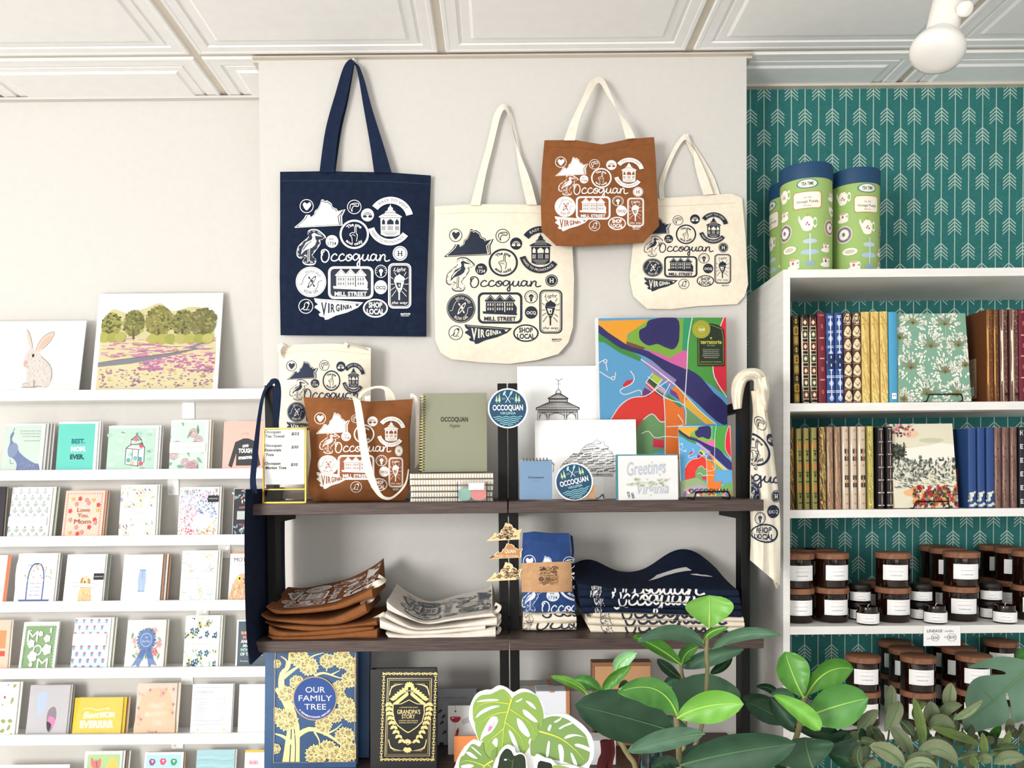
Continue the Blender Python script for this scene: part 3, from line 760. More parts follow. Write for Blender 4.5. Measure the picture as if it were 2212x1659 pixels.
# brown tote on the wall, in front of its two neighbours
e = empty('tote_bag', P(1295, 530, 2.05))
A = design(Art(), WH, BRN, (3.191, 1160, 160), layB)
cloth('bag_body', e, [(1202, 531), (1170, 500), (1168, 440), (1170, 370), (1176, 303)], [(1390, 524), (1424, 488), (1420, 420), (1417, 350), (1413, 296)],
      [(1202, 531), (1260, 532), (1330, 528), (1390, 524)], [(1176, 303), (1240, 302), (1300, 312), (1360, 300), (1413, 296)],
      bagY(1166, 1426, 296, 533, 2.05, .014, ((5, 1, 0, .0012), (2, 6, 1, .0010))), .012, 'canvas_brown', A, hem=([[(1178, 318), (1240, 318), (1300, 326), (1360, 315), (1411, 311)]], '#7c421d'))
ribbon('handle', e, [(1218, 303, 2.04), (1232, 265, 2.046), (1256, 215, 2.055), (1272, 180, 2.07), (1286, 168, 2.078), (1300, 168, 2.078), (1312, 185, 2.07), (1328, 225, 2.055), (1342, 262, 2.046), (1352, 300, 2.04)],
       [(1242, 303, 2.04), (1252, 258, 2.044), (1268, 220, 2.052), (1283, 190, 2.066), (1291, 180, 2.072), (1298, 181, 2.072), (1312, 205, 2.064), (1335, 240, 2.052), (1360, 272, 2.044), (1372, 298, 2.04)], 'web_natural', .003)
tag(e, 'brown canvas tote with white print and cream straps, hanging on the wall', 'tote bag')
tag(peg(1292, 175), 'small nail in the wall holding the brown tote strap', 'nail', 'nails holding the wall totes')

# totes standing on the top board
e = empty('tote_bag', P(700, 1075, 2.03))
sR1 = 4.2526
layC = {k: None for k in layB}
layC.update({'heart': (420, 210, 512, 303), 'va': (425, 212, 713, 385), 'fish': (722, 205, 813, 300), 'rain': (877, 216, 963, 310), 'gaz': (930, 228, 1135, 508), 'one': (752, 298, 915, 487), 'heron': (447, 380, 620, 572), 'est': (642, 377, 722, 458), 'script': (585, 470, 1110, 600), 'relax': (425, 588, 600, 775), 'mill': (600, 600, 880, 780), 'penn': (420, 770, 700, 890)})
A = design(Art(), '#1f2c44', '#e4dacb', (sR1, 520, 730), layC)
cloth('bag_body', e, [(610, 1078), (605, 950), (604, 840), (602, 750)], [(800, 1078), (799, 950), (801, 840), (801, 752)],
      [(610, 1078), (700, 1078), (800, 1078)], [(602, 750), (640, 744), (720, 742), (770, 746), (801, 752)],
      bagY(600, 803, 740, 1075, 2.05, .03, ((5, 2, 0, .0015), (3, 7, 1, .002))), .02, 'canvas_natural', A, zmin=ZS[0]+.0004, hem=([[(605, 764), (640, 759), (720, 757), (800, 766)]], '#cdbfa3'))
ribbon('handle', e, [(600, 760, 2.04), (599, 748, 2.03), (608, 740, 2.03), (620, 744, 2.035)], [(609, 775, 2.035), (606, 757, 2.025), (612, 747, 2.025), (624, 750, 2.03)], 'web_natural')
ribbon('handle', e, [(742, 748, 2.05), (746, 739, 2.05), (760, 741, 2.05), (790, 750, 2.05)], [(750, 752, 2.04), (752, 744, 2.04), (764, 748, 2.04), (795, 757, 2.04)], 'web_natural')
tag(e, 'natural canvas tote with navy print leaning on the wall behind the brown tote', 'tote bag')

e = empty('tote_bag', P(770, 1084, 1.87))
layD = {'heart': (678, 688, 780, 790), 'va': (692, 685, 1003, 882), 'fish': (1015, 705, 1090, 780), 'rain': (1163, 720, 1258, 812), 'gaz': (1250, 722, 1507, 1000), 'one': (1038, 795, 1228, 972), 'heron': (722, 868, 908, 1063), 'est': (923, 862, 1013, 948), 'script': (870, 960, 1383, 1085), 'h': (1417, 990, 1488, 1085), 'relax': (706, 1077, 895, 1255), 'mill': (890, 1075, 1228, 1303), 'bulb': (1243, 1078, 1343, 1175), 'ocq': (1272, 1180, 1363, 1276), 'light': (1358, 1097, 1492, 1372), 'penn': (695, 1232, 1003, 1388), 'card': (1010, 1320, 1110, 1418), 'shop': (1193, 1288, 1348, 1408), 'mark': (1398, 1383, 1450, 1400)}
A = design(Art(), '#f4f1ec', BRN, (sR1, 520, 730), layD)
Yb = bagY(652, 892, 850, 1090, 1.895, .055, ((4, 1, 0, .004), (2, 6, 1, .003), (7, -3, .5, .002)))
cloth('bag_body', e, [(682, 1088), (667, 1070), (665, 1040), (672, 985), (668, 930), (655, 858)], [(872, 1085), (884, 1060), (886, 1000), (885, 930), (892, 862)],
      [(682, 1088), (780, 1089), (872, 1085)], [(655, 857), (720, 858), (760, 862), (800, 866), (860, 862), (892, 860)], Yb, .05, 'canvas_brown', A, n=48, zmin=ZS[0]+.0004)
ribbon('handle', e, [(748, 856, 1.85), (757, 852, 1.83), (766, 880, 1.82), (776, 960, 1.82), (788, 1020, 1.82), (812, 1066, 1.822), (836, 1080, 1.828), (858, 1070, 1.84), (878, 1045, 1.855), (884, 1010, 1.88)],
       [(756, 860, 1.85), (775, 860, 1.83), (782, 885, 1.82), (792, 950, 1.82), (801, 1000, 1.82), (820, 1060, 1.822), (838, 1074, 1.828), (856, 1066, 1.84), (875, 1042, 1.855), (882, 1008, 1.88)], 'web_natural', .0025)
ribbon('handle', e, [(772, 862, 1.93), (780, 845, 1.93), (810, 834, 1.93), (836, 836, 1.93), (850, 850, 1.93), (855, 868, 1.93)],
       [(778, 864, 1.93), (786, 850, 1.93), (810, 839, 1.93), (829, 842, 1.93), (832, 855, 1.93), (834, 868, 1.93)], 'web_natural', .0025)
ribbon('handle', e, [(888, 862, 1.93), (886, 852, 1.93), (893, 851, 1.93), (903, 864, 1.93), (906, 900, 1.93), (906, 1000, 1.93)], [(889, 868, 1.93), (889, 860, 1.93), (893, 858, 1.93), (896, 868, 1.93), (898, 910, 1.93), (896, 1012, 1.93)], 'web_natural', .0025)
MB().quadbox([P(788, 870, 1.92), P(800, 868, 1.92), (P(800, 854, 1.92)), P(788, 856, 1.92)]+[P(788, 870, 1.922), P(800, 868, 1.922), P(800, 854, 1.922), P(788, 856, 1.922)], 'paper').build('woven_tag', e)
tag(e, 'brown canvas tote standing on the top board with a cream strap across it', 'tote bag')

# navy tote hung over the left post, its flat side against the end of the boards
e = empty('tote_bag', (xA-.018, 1.91, P(545, 1430, 1.77).z))
mb = MB(); N_ = 28
z1_, z0_ = P(548, 1058, 1.75).z, P(550, 1436, 1.75).z
def navy(u, v):
    a = 2*pi*u; px = 548+(533-548)*0; yy = 1436+(1058-1436)*v
    lx = cat([(549, 0), (538, .1), (531, .25), (528, .5), (529, .8), (536, 1)], 6); q = min(int(v*(len(lx)-1)), len(lx)-2)
    for k_ in range(len(lx)-1):
        if lx[k_][1] <= v <= lx[k_+1][1]: q = k_
    t_ = (v-lx[q][1])/((lx[q+1][1]-lx[q][1]) or 1); l_ = lx[q][0]+(lx[q+1][0]-lx[q][0])*t_
    xl_ = P(l_, yy, 1.75).x; xr_ = min(xA-.003, P(553+10*min(v*4, 1), yy, 1.75).x)
    w = (1-abs(cos(a))**2.5)**(1/2.5); sx_ = sin(a)
    return Vector(((xl_+xr_)/2+(xr_-xl_)/2*math.copysign(min(1, abs(sx_)**.5), sx_), 1.915-.165*cos(a), z0_+(z1_-z0_)*v+.02*sin(a*.5)*(1-v)**8))
mb.grid(navy, 36, 30, 'canvas_navy')
o_ = len(mb.v)-37; mb.f.append([o_+i for i in range(36)]); mb.k.append('canvas_navy'); mb.f.append([i for i in range(36)][::-1]); mb.k.append('canvas_navy')
mb.build('bag_body', e, smooth=True)
ribbon('handle', e, [(541, 1066, 1.775), (540, 1030, 1.78), (545, 985, 1.80), (556, 900, 1.85), (566, 850, 1.89), (580, 826, 1.893)],
       [(556, 1066, 1.775), (552, 1035, 1.78), (556, 990, 1.80), (563, 905, 1.85), (572, 852, 1.885), (584, 832, 1.887)], 'web_navy', .003)
ribbon('handle', e, [(578, 832, 1.885), (586, 819, 1.883), (600, 820, 1.885), (606, 845, 1.885), (602, 900, 1.885), (594, 960, 1.885), (585, 1010, 1.882)],
       [(584, 836, 1.885), (590, 828, 1.880), (594, 832, 1.880), (590, 850, 1.882), (590, 900, 1.882), (587, 950, 1.883), (578, 1005, 1.878)], 'web_navy', .006)
tag(e, 'navy tote seen edge-on, hung over the left black post', 'tote bag')
# ------------------------------------------------------------------ flat goods helper
def flat(name, pn, art, label, cat_, group=None, face='paper', edge=None, artmap='uv', parts=None, maxlen=None, film=False):
    mb = MB(); pn.slab(mb, face, edge)
    if art:
        art.emit(mb, (lambda x, y, o: pn.uv(x, y, o)) if artmap == 'uv' else (lambda x, y, o: pn.px(x, y, o)), maxlen)
    if film:
        par = empty(name, pn.o); mb.build('print_sheet' if film is True else film, par)
        f = MB(); pn.slab(f, 'sleeve_film', th=.0003, u0=-.012, u1=1.012, v0=-.012, v1=1.004, off=.004); f.build('clear_sleeve', par)
        return tag(par, label, cat_, group)
    o = mb.build(name, origin=pn.o); return tag(o, label, cat_, group)
INK = '#2a2a2c'
zA = ZS[0]; zBm = ZS[1]; zCm = ZS[2]

# price list in a gold frame
pn = Panel(569, 660, 1084, 926, 1.815, 1.83, .003, z=zA+.002)
e = empty('sign_holder', pn.o)
g = 4.2526
def zp(x, y): return (520+x/g, 730+y/g)
def hand(A, s, x, y, w, h=25, k='#2a2a2c'): A.text(s, *zp(x+w/2, y), h/g, k, w=w/g, slant=.18, bold=.012)
A = Art()
for s, x, y, w in (('Occoquan', 217, 875, 150), ('Tea Towel', 220, 915, 178), ('Occoquan', 217, 1000, 158), ('Essentials', 220, 1042, 150), ('Tote', 228, 1085, 75), ('Occoquan', 220, 1165, 145), ('Market Tote', 228, 1205, 190), ('$22', 465, 893, 70), ('$30', 465, 1015, 62), ('$32', 460, 1175, 62)): hand(A, s, x, y, w)
mb = MB(); pn.slab(mb, 'paper_bright', th=.0006, v0=.01, v1=.755, u0=.02, u1=.97); A.emit(mb, lambda x, y, o: pn.px(x, y, o)); mb.build('paper_sheet', e)
mb = MB()
for u0, u1, v0, v1 in ((-.02, .015, -.01, 1.01), (.985, 1.02, -.01, 1.01), (-.02, 1.02, -.012, .006), (-.02, 1.02, .99, 1.01), (0, 1, .815, .83)): pn.slab(mb, 'gold_metal', th=.005, u0=u0, u1=u1, v0=v0, v1=v1, off=.002)
mb.build('gold_frame', e)
mb = MB(); pn.slab(mb, 'clear_plastic', th=.0008, v0=.01, off=.0015); mb.build('glass_pane', e)
tag(e, 'small gold framed handwritten price list at the left end of the top board', 'sign')

# spiral notebooks
def wire_book(yb0, yt0, i):
    x0, x1 = 884+R.uniform(-1, 2), 1068+R.uniform(-3, 2)
    z0, z1 = P(980, yb0, 1.84).z, P(980, yt0, 1.84).z
    a, b = P(x0, 1050, 1.84).x, P(x1, 1050, 1.84).x
    e = empty('spiral_notebook', ((a+b)/2, 1.84, z0)); t = z1-z0
    MB().box(a+.002, b-.002, 1.845, 1.985, z0+.0012, z1-.0012, 'paper').build('pages', e)
    MB().box(a, b, 1.841, 1.988, z1-.0011, z1, '#2e302c').build('cover', e)
    MB().box(a, b, 1.841, 1.988, z0, z0+.0011, '#8b8d78').build('cover', e)
    mb = MB(); n = 30
    for q in range(n):
        x = a+.008+(b-a-.016)*q/(n-1)
        pts = [(x, 1.843+.006*sin(t_), (z0+z1)/2+.0042*cos(t_)) for t_ in [pi*1.05+pi*.95*w/6*1.0 for w in range(7)]]
        mb.tube([(x, 1.848, z1-.0012), (x, 1.8385, z1-.0014), (x, 1.8375, (z0+z1)/2), (x, 1.8385, z0+.0014), (x, 1.848, z0+.0012)], .0006, 'gold_metal', 5)
    mb.build('wire_spiral', e)
    tag(e, 'closed gold-wire notebook, %s in the flat stack below the green notebook' % ('lowest', 'second from bottom', 'middle', 'second from top', 'topmost')[i], 'notebook', 'gold-wire notebooks in the flat stack')
ys = [1086, 1074, 1061, 1048, 1034, 1021]
zs_ = zA
for i in range(5):
    wire_book(ys[i] if i else 1084.0, ys[i+1]+.4, i)
pn = Panel(911, 1052, 1020, 849, 1.90, 1.95, .012); 
e = empty('spiral_notebook', pn.o)
A = Art(); s4 = 4.879
A.xf((0, 0, 2098, 1659), (870, 780, 1300, 1120)); A.text('OCCOQUAN', 543, 638, 48, '#33362c', w=288, bold=.03); A.text('Virginia', 542, 698, 38, '#33362c', w=112, slant=.45, bold=-.005); A.xf()
mb = MB(); pn.slab(mb, '#8f917b', th=.0014); A.emit(mb, lambda x, y, o: pn.px(x, y, o)); pn.slab(mb, '#8f917b', off=-.0125, th=.0012); mb.build('cover', e)
mb = MB(); pn.slab(mb, 'paper', off=-.0016, th=.0105, u0=.015, u1=.985, v0=.01, v1=.99); mb.build('pages', e)
mb = MB()
for q in range(28):
    v = .045+.93*q/27; c0 = pn.uv(.03, v, .001); 
    mb.tube([pn.uv(.032, v, .0006), pn.uv(.01, v, .004), pn.uv(-.03, v, .003), pn.uv(-.045, v, -.006), pn.uv(-.02, v, -.014)], .0008, 'gold_metal', 6)
    mb.lathe([(.0014, 0), (.0014, .0003)], pn.uv(.035, v, .0002), '#2a2a20', 8, pn.n)
mb.build('wire_spiral', e, smooth=True)
tag(e, 'sage green gold-wire notebook standing upright on the stack of notebooks', 'notebook')

# clear box with tags
e = empty('clear_box', P(1020, 1086, 1.81)); 
a, b = P(988, 1060, 1.812).x, P(1052, 1060, 1.812).x; zt = P(1020, 1040, 1.812).z
y0, y1 = 1.806, 1.832; mb = MB(); w = .0015
for q in ((a, b, y0, y0+w, zA, zt), (a, b, y1-w, y1, zA, zt), (a, a+w, y0+w, y1-w, zA, zt), (b-w, b, y0+w, y1-w, zA, zt), (a+w, b-w, y0+w, y1-w, zA, zA+w)): mb.box(*q, 'clear_plastic')
mb.build('box', e)
MB().box(P(1002, 1, 1.805).x, P(1036, 1, 1.805).x, 1.8045, 1.8052, P(1, 1067, 1.805).z, P(1, 1052, 1.805).z, 'paper_bright').build('label', e)
tag(e, 'small clear box of pastel key tags in front of the notebook stack', 'box')
def fob(px, py, col, Y, rx, rz, lab):
    c = P(px, py, Y); mb = MB(); n = 20; c.z = max(c.z, zA+rz+.003)
    prof = [(1-(abs(cos(2*pi*i/n))**3)*0, 0) for i in range(n)]
    f = [(c.x+rx*math.copysign(abs(cos(2*pi*i/n))**.7, cos(2*pi*i/n)), Y, c.z+rz*math.copysign(abs(sin(2*pi*i/n))**.7, sin(2*pi*i/n))) for i in range(n)]
    mb.add(f+[(x, Y+.002, z) for x, y, z in f], [list(range(n)), list(range(2*n-1, n-1, -1))]+[[i, n+i, n+(i+1) % n, (i+1) % n] for i in range(n)], col)
    tag(mb.build('key_tag'), lab, 'key tag')
fob(1034, 1066, '#e58b86', 1.815, .017, .015, 'coral pink key tag inside the small clear box')
fob(1004, 1068, '#8fc3b0', 1.821, .014, .013, 'mint green key tag inside the small clear box, left of the pink one')

# round emblem stickers
def emblem(name, cx, cy, r, Y, rot, label, th=.0015, parent=None):
    A = Art(); A.disc(0, 0, 1, 'paper_bright', 48); A.disc(0, 0, .93, '#1f4a68', 48)
    LT = '#a9d3d6'
    for sg in (-1, 1):
        A.stroke([(sg*.16, -.72), (-sg*.12, -.28)], .03, '#e8f0ef'); A.ell(sg*.17, -.76, .05, .13, LT, 12, -sg*.5 if sg < 0 else .5)
        for x, h in ((.42, .42), (.56, .30)):
            A.poly([(sg*x-.07, -.35), (sg*x, -.35-h), (sg*x+.07, -.35)], '#b9cfa8'); A.stroke([(sg*x, -.35), (sg*x, -.26)], .03, '#b9cfa8')
    A.text('EST', -.2, -.44, .08, LT, w=.17); A.text('1734', .22, -.44, .08, LT, w=.2)
    A.text('OCCOQUAN', 0, .10, .27, 'paper_bright', w=1.52, bold=.025); A.text('VIRGINIA', 0, .31, .13, LT, w=.78, bold=.01)
    for i, (w, y) in enumerate(((.72, .43), (.64, .53), (.54, .63), (.40, .73), (.26, .82))):
        pts = [(x/20*w, y+.025*sin(x/20*w*17)) for x in range(-20, 21)]; A.stroke(pts, .038, '#8fc8d0')
    c = P(cx, cy, Y); rr = r*Y/F; ca, sa = cos(rot), sin(rot)
    f = lambda x, y, o: (c.x+(x*ca+y*sa)*rr, Y-o, c.z+(x*sa-y*ca)*rr)
    mb = MB(); mb.lathe([(rr, 0), (rr, th)], (c.x, Y+th, c.z), 'paper_bright', 48, (0, -1, 0)); A.emit(mb, f)
    o = mb.build(name); tag(o, label, 'sticker'); return o
emblem('round_sticker', 1097, 882, 43, 1.898, 0, 'round blue emblem sticker with white rim stuck on the middle black posts')
emblem('round_sticker', 1240, 1041, 41, 1.83, .22, 'tilted round blue emblem sticker leaning in front of the white prints')
e = empty('display_stand', P(1270, 1078, 1.84)); a = P(1213, 1, 1.845).x; b = P(1297, 1, 1.845).x
MB().box(a, b, 1.836, 1.838, zA, P(1, 1040, 1.837).z, 'clear_plastic').build('upright', e); MB().box(a, b, 1.812, 1.836, zA, zA+.002, 'clear_plastic').build('foot', e); MB().box(a, b, 1.812, 1.814, zA+.002, zA+.008, 'clear_plastic').build('lip', e)
MB().box(P(1213, 1, 1.834).x, P(1280, 1, 1.834).x, 1.8325, 1.8335, zA+.003, P(1, 1060, 1.833).z, 'kraft').build('card_backing', e)
tag(e, 'clear acrylic stand holding the tilted round sticker', 'display stand')

# gazebo print, large
s4 = 4.879
pn = Panel(1120, 1288, 1079, 791, 1.985, 2.03, .002)
pn = Panel(1120, 1292, 1064, 791, 2.02, 2.05, .002, z=zA+.0)
A = Art(); A.xf((0, 0, 2098, 1659), (870, 780, 1300, 1120)); K = '#3c3634'; WW = 'paper_bright'
A.stroke([(1640, 200), (1640, 300)], 4, K); A.stroke([(1610, 185), (1640, 205), (1685, 183)], 5, K, 3); A.stroke([(1615, 242), (1665, 242)], 3, K); A.disc(1640, 218, 5, K, 8)
A.poly([(1640, 290), (1668, 320), (1672, 345), (1608, 345), (1614, 320)], K); A.poly([(1640, 300), (1660, 323), (1662, 340), (1618, 340), (1622, 323)], WW)
for x in (1628, 1640, 1652): A.stroke([(x, 325), (x, 340)], 4, K)
A.poly([(1608, 345), (1672, 345), (1748, 392), (1740, 402), (1535, 402), (1523, 392)], K); A.poly([(1614, 352), (1666, 352), (1728, 392), (1545, 392)], WW)
for i in range(1, 4): y = 352+i*12; A.stroke([(1606-i*18, y), (1674+i*18, y)], 3, K)
for i in range(-6, 7): A.stroke([(1640+i*4.5, 352), (1640+i*15, 395)], 3, K)
A.poly([(1538, 402), (1738, 402), (1736, 432), (1542, 432)], K)
for i in range(12): A.rect(1552+i*15, 408, 1560+i*15, 428, WW)
A.poly([(1540, 432), (1738, 432), (1866, 492), (1858, 516), (1404, 516), (1402, 492)], K); A.poly([(1545, 440), (1733, 440), (1845, 492), (1420, 492)], WW)
for i in range(1, 5): y = 440+i*11; A.stroke([(1545-i*27, y), (1733+i*25, y)], 3.5, K)
for i in range(-11, 12): A.stroke([(1640+i*8.5, 440), (1638+i*19.5, 494)], 3, K)
A.rect(1412, 500, 1852, 508, WW)
A.rect(1425, 516, 1840, 545, K)
for i in range(26): A.rect(1432+i*15.6, 520, 1438+i*15.6, 540, WW)
for x in (1432, 1530, 1715, 1832): A.rect(x-9, 545, x+9, 640, K); A.rect(x-5, 545, x+5, 640, WW)
for x0, x1 in ((1441, 1521), (1539, 1706), (1724, 1823)):
    A.stroke([(x0, 600), (x0+10, 570), ((x0+x1)/2, 548), (x1-10, 570), (x1, 600)], 6, K, 4); A.disc(x0+14, 565, 9, K, 8); A.disc(x1-14, 565, 9, K, 8); A.disc(x0+14, 565, 5, WW, 8); A.disc(x1-14, 565, 5, WW, 8)
A.xf()
flat('art_print', pn, A, 'tall white print with a line drawing of a gazebo roof', 'art print', artmap='px', face='paper_bright')

# white print with the state made of words
pn = Panel(1157, 1377, 1070, 907, 1.955, 1.975, .004, z=zA)
A = Art(); g3 = 3.607
o3 = (1270, 660)
A.xf((0, 0, 1623, 1659), (1270, 660, 1720, 1120))
VW = [(-215, 1260), (-190, 1225), (-150, 1190), (-110, 1150), (-75, 1165), (-40, 1110), (0, 1080), (40, 1070), (70, 1045), (100, 1068), (125, 1060), (130, 1090), (160, 1100), (155, 1130), (185, 1140), (196, 1165), (196, 1330), (-60, 1330)]
A.stroke(VW, 3, K, 0, True)
words = ['northern state', 'old dominion', 'shenandoah valley', 'capital', 'birthplace of', 'presidents', 'blue ridge', 'dogwood', 'cardinal', 'great falls', 'monticello', 'chesapeake', 'oyster', 'lovers', 'tidewater', 'colonial']
r_ = random.Random(3)
def inside(px, py, poly):
    c = False
    for (x1, y1), (x2, y2) in zip(poly, poly[1:]+poly[:1]):
        if (y1 > py) != (y2 > py) and px < (x2-x1)*(py-y1)/(y2-y1)+x1: c = not c
    return c
y = 1085; wi = 0
while y < 1305:
    xx = -200
    while xx < 180:
        w = words[wi % len(words)]; wl = len(w)*8.0
        if inside(xx+8, y-4, VW) and inside(min(xx+wl, 190), y-4, VW): A.text(w, xx+wl/2, y, 12, K, w=wl, rot=-.12, slant=.2, bold=r_.choice((0, .03))); wi += 1; xx += wl+7
        else: xx += 12
        if xx > -200 and wi > 90: break
    y += 19
A.text('OLD DOMINION STATE', 90, 1325, 15, K, w=190, bold=.02)
A.stroke([(-345, 1300), (-340, 1240), (-300, 1220), (-270, 1240), (-272, 1300)], 4, K); A.stroke([(-355, 1240), (-300, 1205), (-262, 1240)], 4, K)
for x in (-330, -310, -290): A.stroke([(x, 1245), (x, 1300)], 3, K)
A.xf()
flat('art_print', pn, A, 'wide white print with a state outline filled with handwritten words', 'art print', artmap='px', face='paper_bright')

# map print (large) and map card (small): same drawing
def mapart(A, small=False):
    RD = '#f3f1ee'
    def p(pts, c, sm=0): A.poly(cat(pts, sm, True) if sm else pts, c)
    p([(78, 100), (1075, 85), (1095, 1200), (100, 1200)], '#5fa2cf')
    p([(78, 120), (475, 108), (380, 180), (310, 220), (300, 305), (200, 250), (80, 160)], '#eda42f')
    p([(475, 108), (760, 100), (775, 350), (700, 410), (620, 415), (560, 380), (450, 340), (380, 335), (300, 280), (320, 215), (390, 170)], '#7fae41')
    p([(405, 190), (450, 165), (490, 110), (690, 98), (712, 240), (695, 310), (660, 342), (600, 325), (540, 300), (470, 312), (410, 270), (398, 225)], '#2a2760', 4)
    p([(745, 98), (812, 95), (775, 360), (735, 350)], '#2f9a6b')
    p([(300, 278), (450, 330), (430, 345), (300, 320)], '#7a4a2b')
    p([(812, 95), (1050, 85), (1075, 90), (1085, 720), (960, 620), (800, 530), (765, 500), (780, 300)], '#4a9740')
    p([(80, 215), (180, 275), (300, 340), (415, 400), (405, 435), (260, 375), (130, 290), (80, 280)], '#3f8a3c')
    p([(80, 150), (150, 205), (240, 265), (330, 320), (430, 345), (520, 375), (640, 440), (790, 500), (880, 560), (980, 680), (1085, 780), (1090, 925), (1000, 900), (860, 770), (700, 630), (600, 520), (500, 430), (400, 380), (250, 330), (150, 260), (80, 210)], '#2d2a66', 2)
    p([(440, 340), (560, 375), (640, 410), (740, 350), (775, 355), (770, 500), (650, 450), (520, 385)], '#d867a6')
    p([(1050, 85), (1075, 90), (1080, 680), (1010, 640), (975, 520), (990, 300)], '#d6213c'); 
    p([(412, 420), (500, 440), (690, 580), (650, 640), (540, 560)], '#9c86bd')
    p([(180, 885), (240, 800), (330, 720), (450, 700), (530, 660), (590, 740), (605, 900), (560, 900), (500, 850), (430, 890), (380, 1200), (170, 1200)], '#d9362c')
    p([(590, 700), (660, 750), (745, 800), (760, 930), (730, 1200), (600, 1200), (605, 900)], '#e9762b')
    p([(690, 630), (800, 740), (900, 850), (990, 925), (920, 925), (760, 790), (660, 660)], '#edb93f'); p([(690, 620), (780, 720), (745, 770), (640, 660)], '#e57f2e')
    p([(760, 800), (905, 925), (760, 925)], '#76a868')
    p([(430, 890), (500, 845), (560, 905), (605, 905), (600, 1120), (370, 1200), (380, 950)], '#6e9c66')
    for q, c in (([(505, 530), (580, 575), (550, 615), (490, 570)], '#b7cb37'), ([(480, 560), (545, 615), (520, 650), (465, 590)], '#2a5433'), ([(590, 600), (640, 640), (620, 665), (570, 625)], '#3d93c6'), ([(560, 640), (610, 670), (600, 690), (540, 650)], '#ea9bb0'), ([(535, 655), (590, 700), (580, 725), (520, 680)], '#735027'), ([(460, 590), (525, 650), (500, 670), (450, 620)], '#d94a56'), ([(440, 640), (500, 675), (470, 710), (410, 705)], '#6d3272'), ([(640, 650), (690, 680), (715, 740), (640, 690)], '#74408a'), ([(625, 690), (735, 780), (720, 800), (610, 710)], '#3f8d42'), ([(270, 620), (300, 585), (355, 575), (320, 625), (285, 645)], '#c9283f'), ([(510, 1040), (590, 1050), (590, 1110), (505, 1100)], '#d22a4b')): p(q, c)
    for q in ([(812, 95), (780, 280), (770, 500), (750, 780)], [(1060, 88), (1000, 250), (975, 420), (985, 560), (1080, 715)], [(412, 420), (540, 510), (690, 630), (850, 800), (1000, 930)], [(180, 885), (250, 780), (340, 720), (450, 705), (530, 650), (630, 580)], [(450, 600), (600, 720), (750, 780), (760, 930)], [(590, 700), (600, 900), (600, 1200)], [(330, 510), (360, 560), (340, 610), (250, 660), (290, 695), (400, 660), (420, 700)], [(85, 450), (130, 430), (150, 510)], [(90, 515), (160, 560), (205, 570), (215, 520)], [(430, 890), (500, 845), (560, 905), (600, 905)], [(600, 1020), (730, 1030)], [(415, 1000), (470, 980), (520, 1030), (600, 1020)], [(700, 850), (740, 930), (610, 945)]): A.stroke(q, 7, RD, 3)
    for q in ([(505, 525), (450, 600)], [(580, 575), (520, 650)], [(640, 610), (590, 700)], [(465, 555), (600, 660)], [(560, 530), (690, 630)]): A.stroke(q, 6, RD)
    for x, y in ((135, 435), (195, 568)): A.disc(x, y, 17, RD, 12); A.disc(x, y, 10, '#5fa2cf', 12)
A = Art(); A.xf((0, 0, 1623, 1659), (1270, 660, 1720, 1120)); A.clip = (1292.5, 686, 1571, 1080)
mapart(A); A.clip = None
A.poly([(850, 240), (860, 180), (900, 155), (960, 142), (1020, 155), (1055, 190), (1062, 240), (1065, 475), (852, 475)], '#20301f')
A.stroke([(862, 460), (862, 250), (880, 185), (960, 155), (1040, 185), (1052, 250), (1054, 460), (862, 460)], 2.5, '#c6c34a')
A.text('terratorie', 957, 300, 30, '#c6c34a', w=165, bold=.03); A.text('MAPS + DESIGN', 957, 318, 9, '#c6c34a', w=60); A.disc(957, 256, 8, '#c6c34a', 8)
for i, w in enumerate((130, 120, 125, 135, 110)): A.text('handmade colorful map of the town', 957, 350+i*15, 8, '#e8e6da', w=w)
A.text('TERRATORIE.COM  HANDMADE', 957, 446, 9, '#c6c34a', w=165)
A.disc(881, 188, 70, '#b4b13a', 32); A.ring(881, 188, 60, 60, 3, '#7f7d20'); A.ring(881, 188, 42, 42, 3, '#7f7d20'); A.text('16x20', 885, 200, 22, '#f2f0df', w=48, bold=.03)
A.xf()
pn = Panel(1292, 1571, 1065, 686, 2.0, 2.045, .003, z=zA)
flat('art_print', pn, A, 'large bright coloured town map print in a clear sleeve with a dark label', 'art print', artmap='px', face='paper_bright', film=True)
pn = Panel(1470, 1583, 1073, 920, 1.83, 1.85, .006)
A = Art(); A.xf((78, 90, 1090, 1420), (0, 0, 1, 1.0)); A.clip = (0, 0, 1, 1); mapart(A)
A.poly([(78, 1130), (400, 1060), (620, 1200), (700, 1420), (78, 1420)], '#93a779'); A.poly([(130, 1280), (420, 1200), (600, 1230), (560, 1330), (200, 1360)], '#a9a0b2'); A.poly([(780, 1250), (1090, 1150), (1090, 1420), (760, 1420)], '#6fa45e')
A.poly([(600, 1190), (880, 1130), (840, 1300), (640, 1330)], '#e9762b')
def blk(x, y, r): A.poly([(x, y), (x+60, y-20), (x+70, y+40), (x+8, y+50)], r.choice(['#d94a56', '#e8c94f', '#3d93c6', '#e78aa0', '#c9283f', '#8c5aa0', '#e9762b', '#f0eee6']))
A.spray(26, (100, 1290, 1020, 1400), blk, 5)
A.xf(); A.clip = None; A.text('OCCOQUAN', .53, .955, .062, '#141414', w=.74, bold=.02)
e = empty('card', pn.o); mb = MB(); pn.slab(mb, 'paper', '#a87f66'); A.emit(mb, pn.uv); mb.build('front_card', e)
mb = MB(); pn.slab(mb, '#a87f66', off=-.0065, u1=1.045, th=.003); mb.build('backing_board', e)
tag(e, 'small coloured town map card on a black wire easel at the right end', 'card')
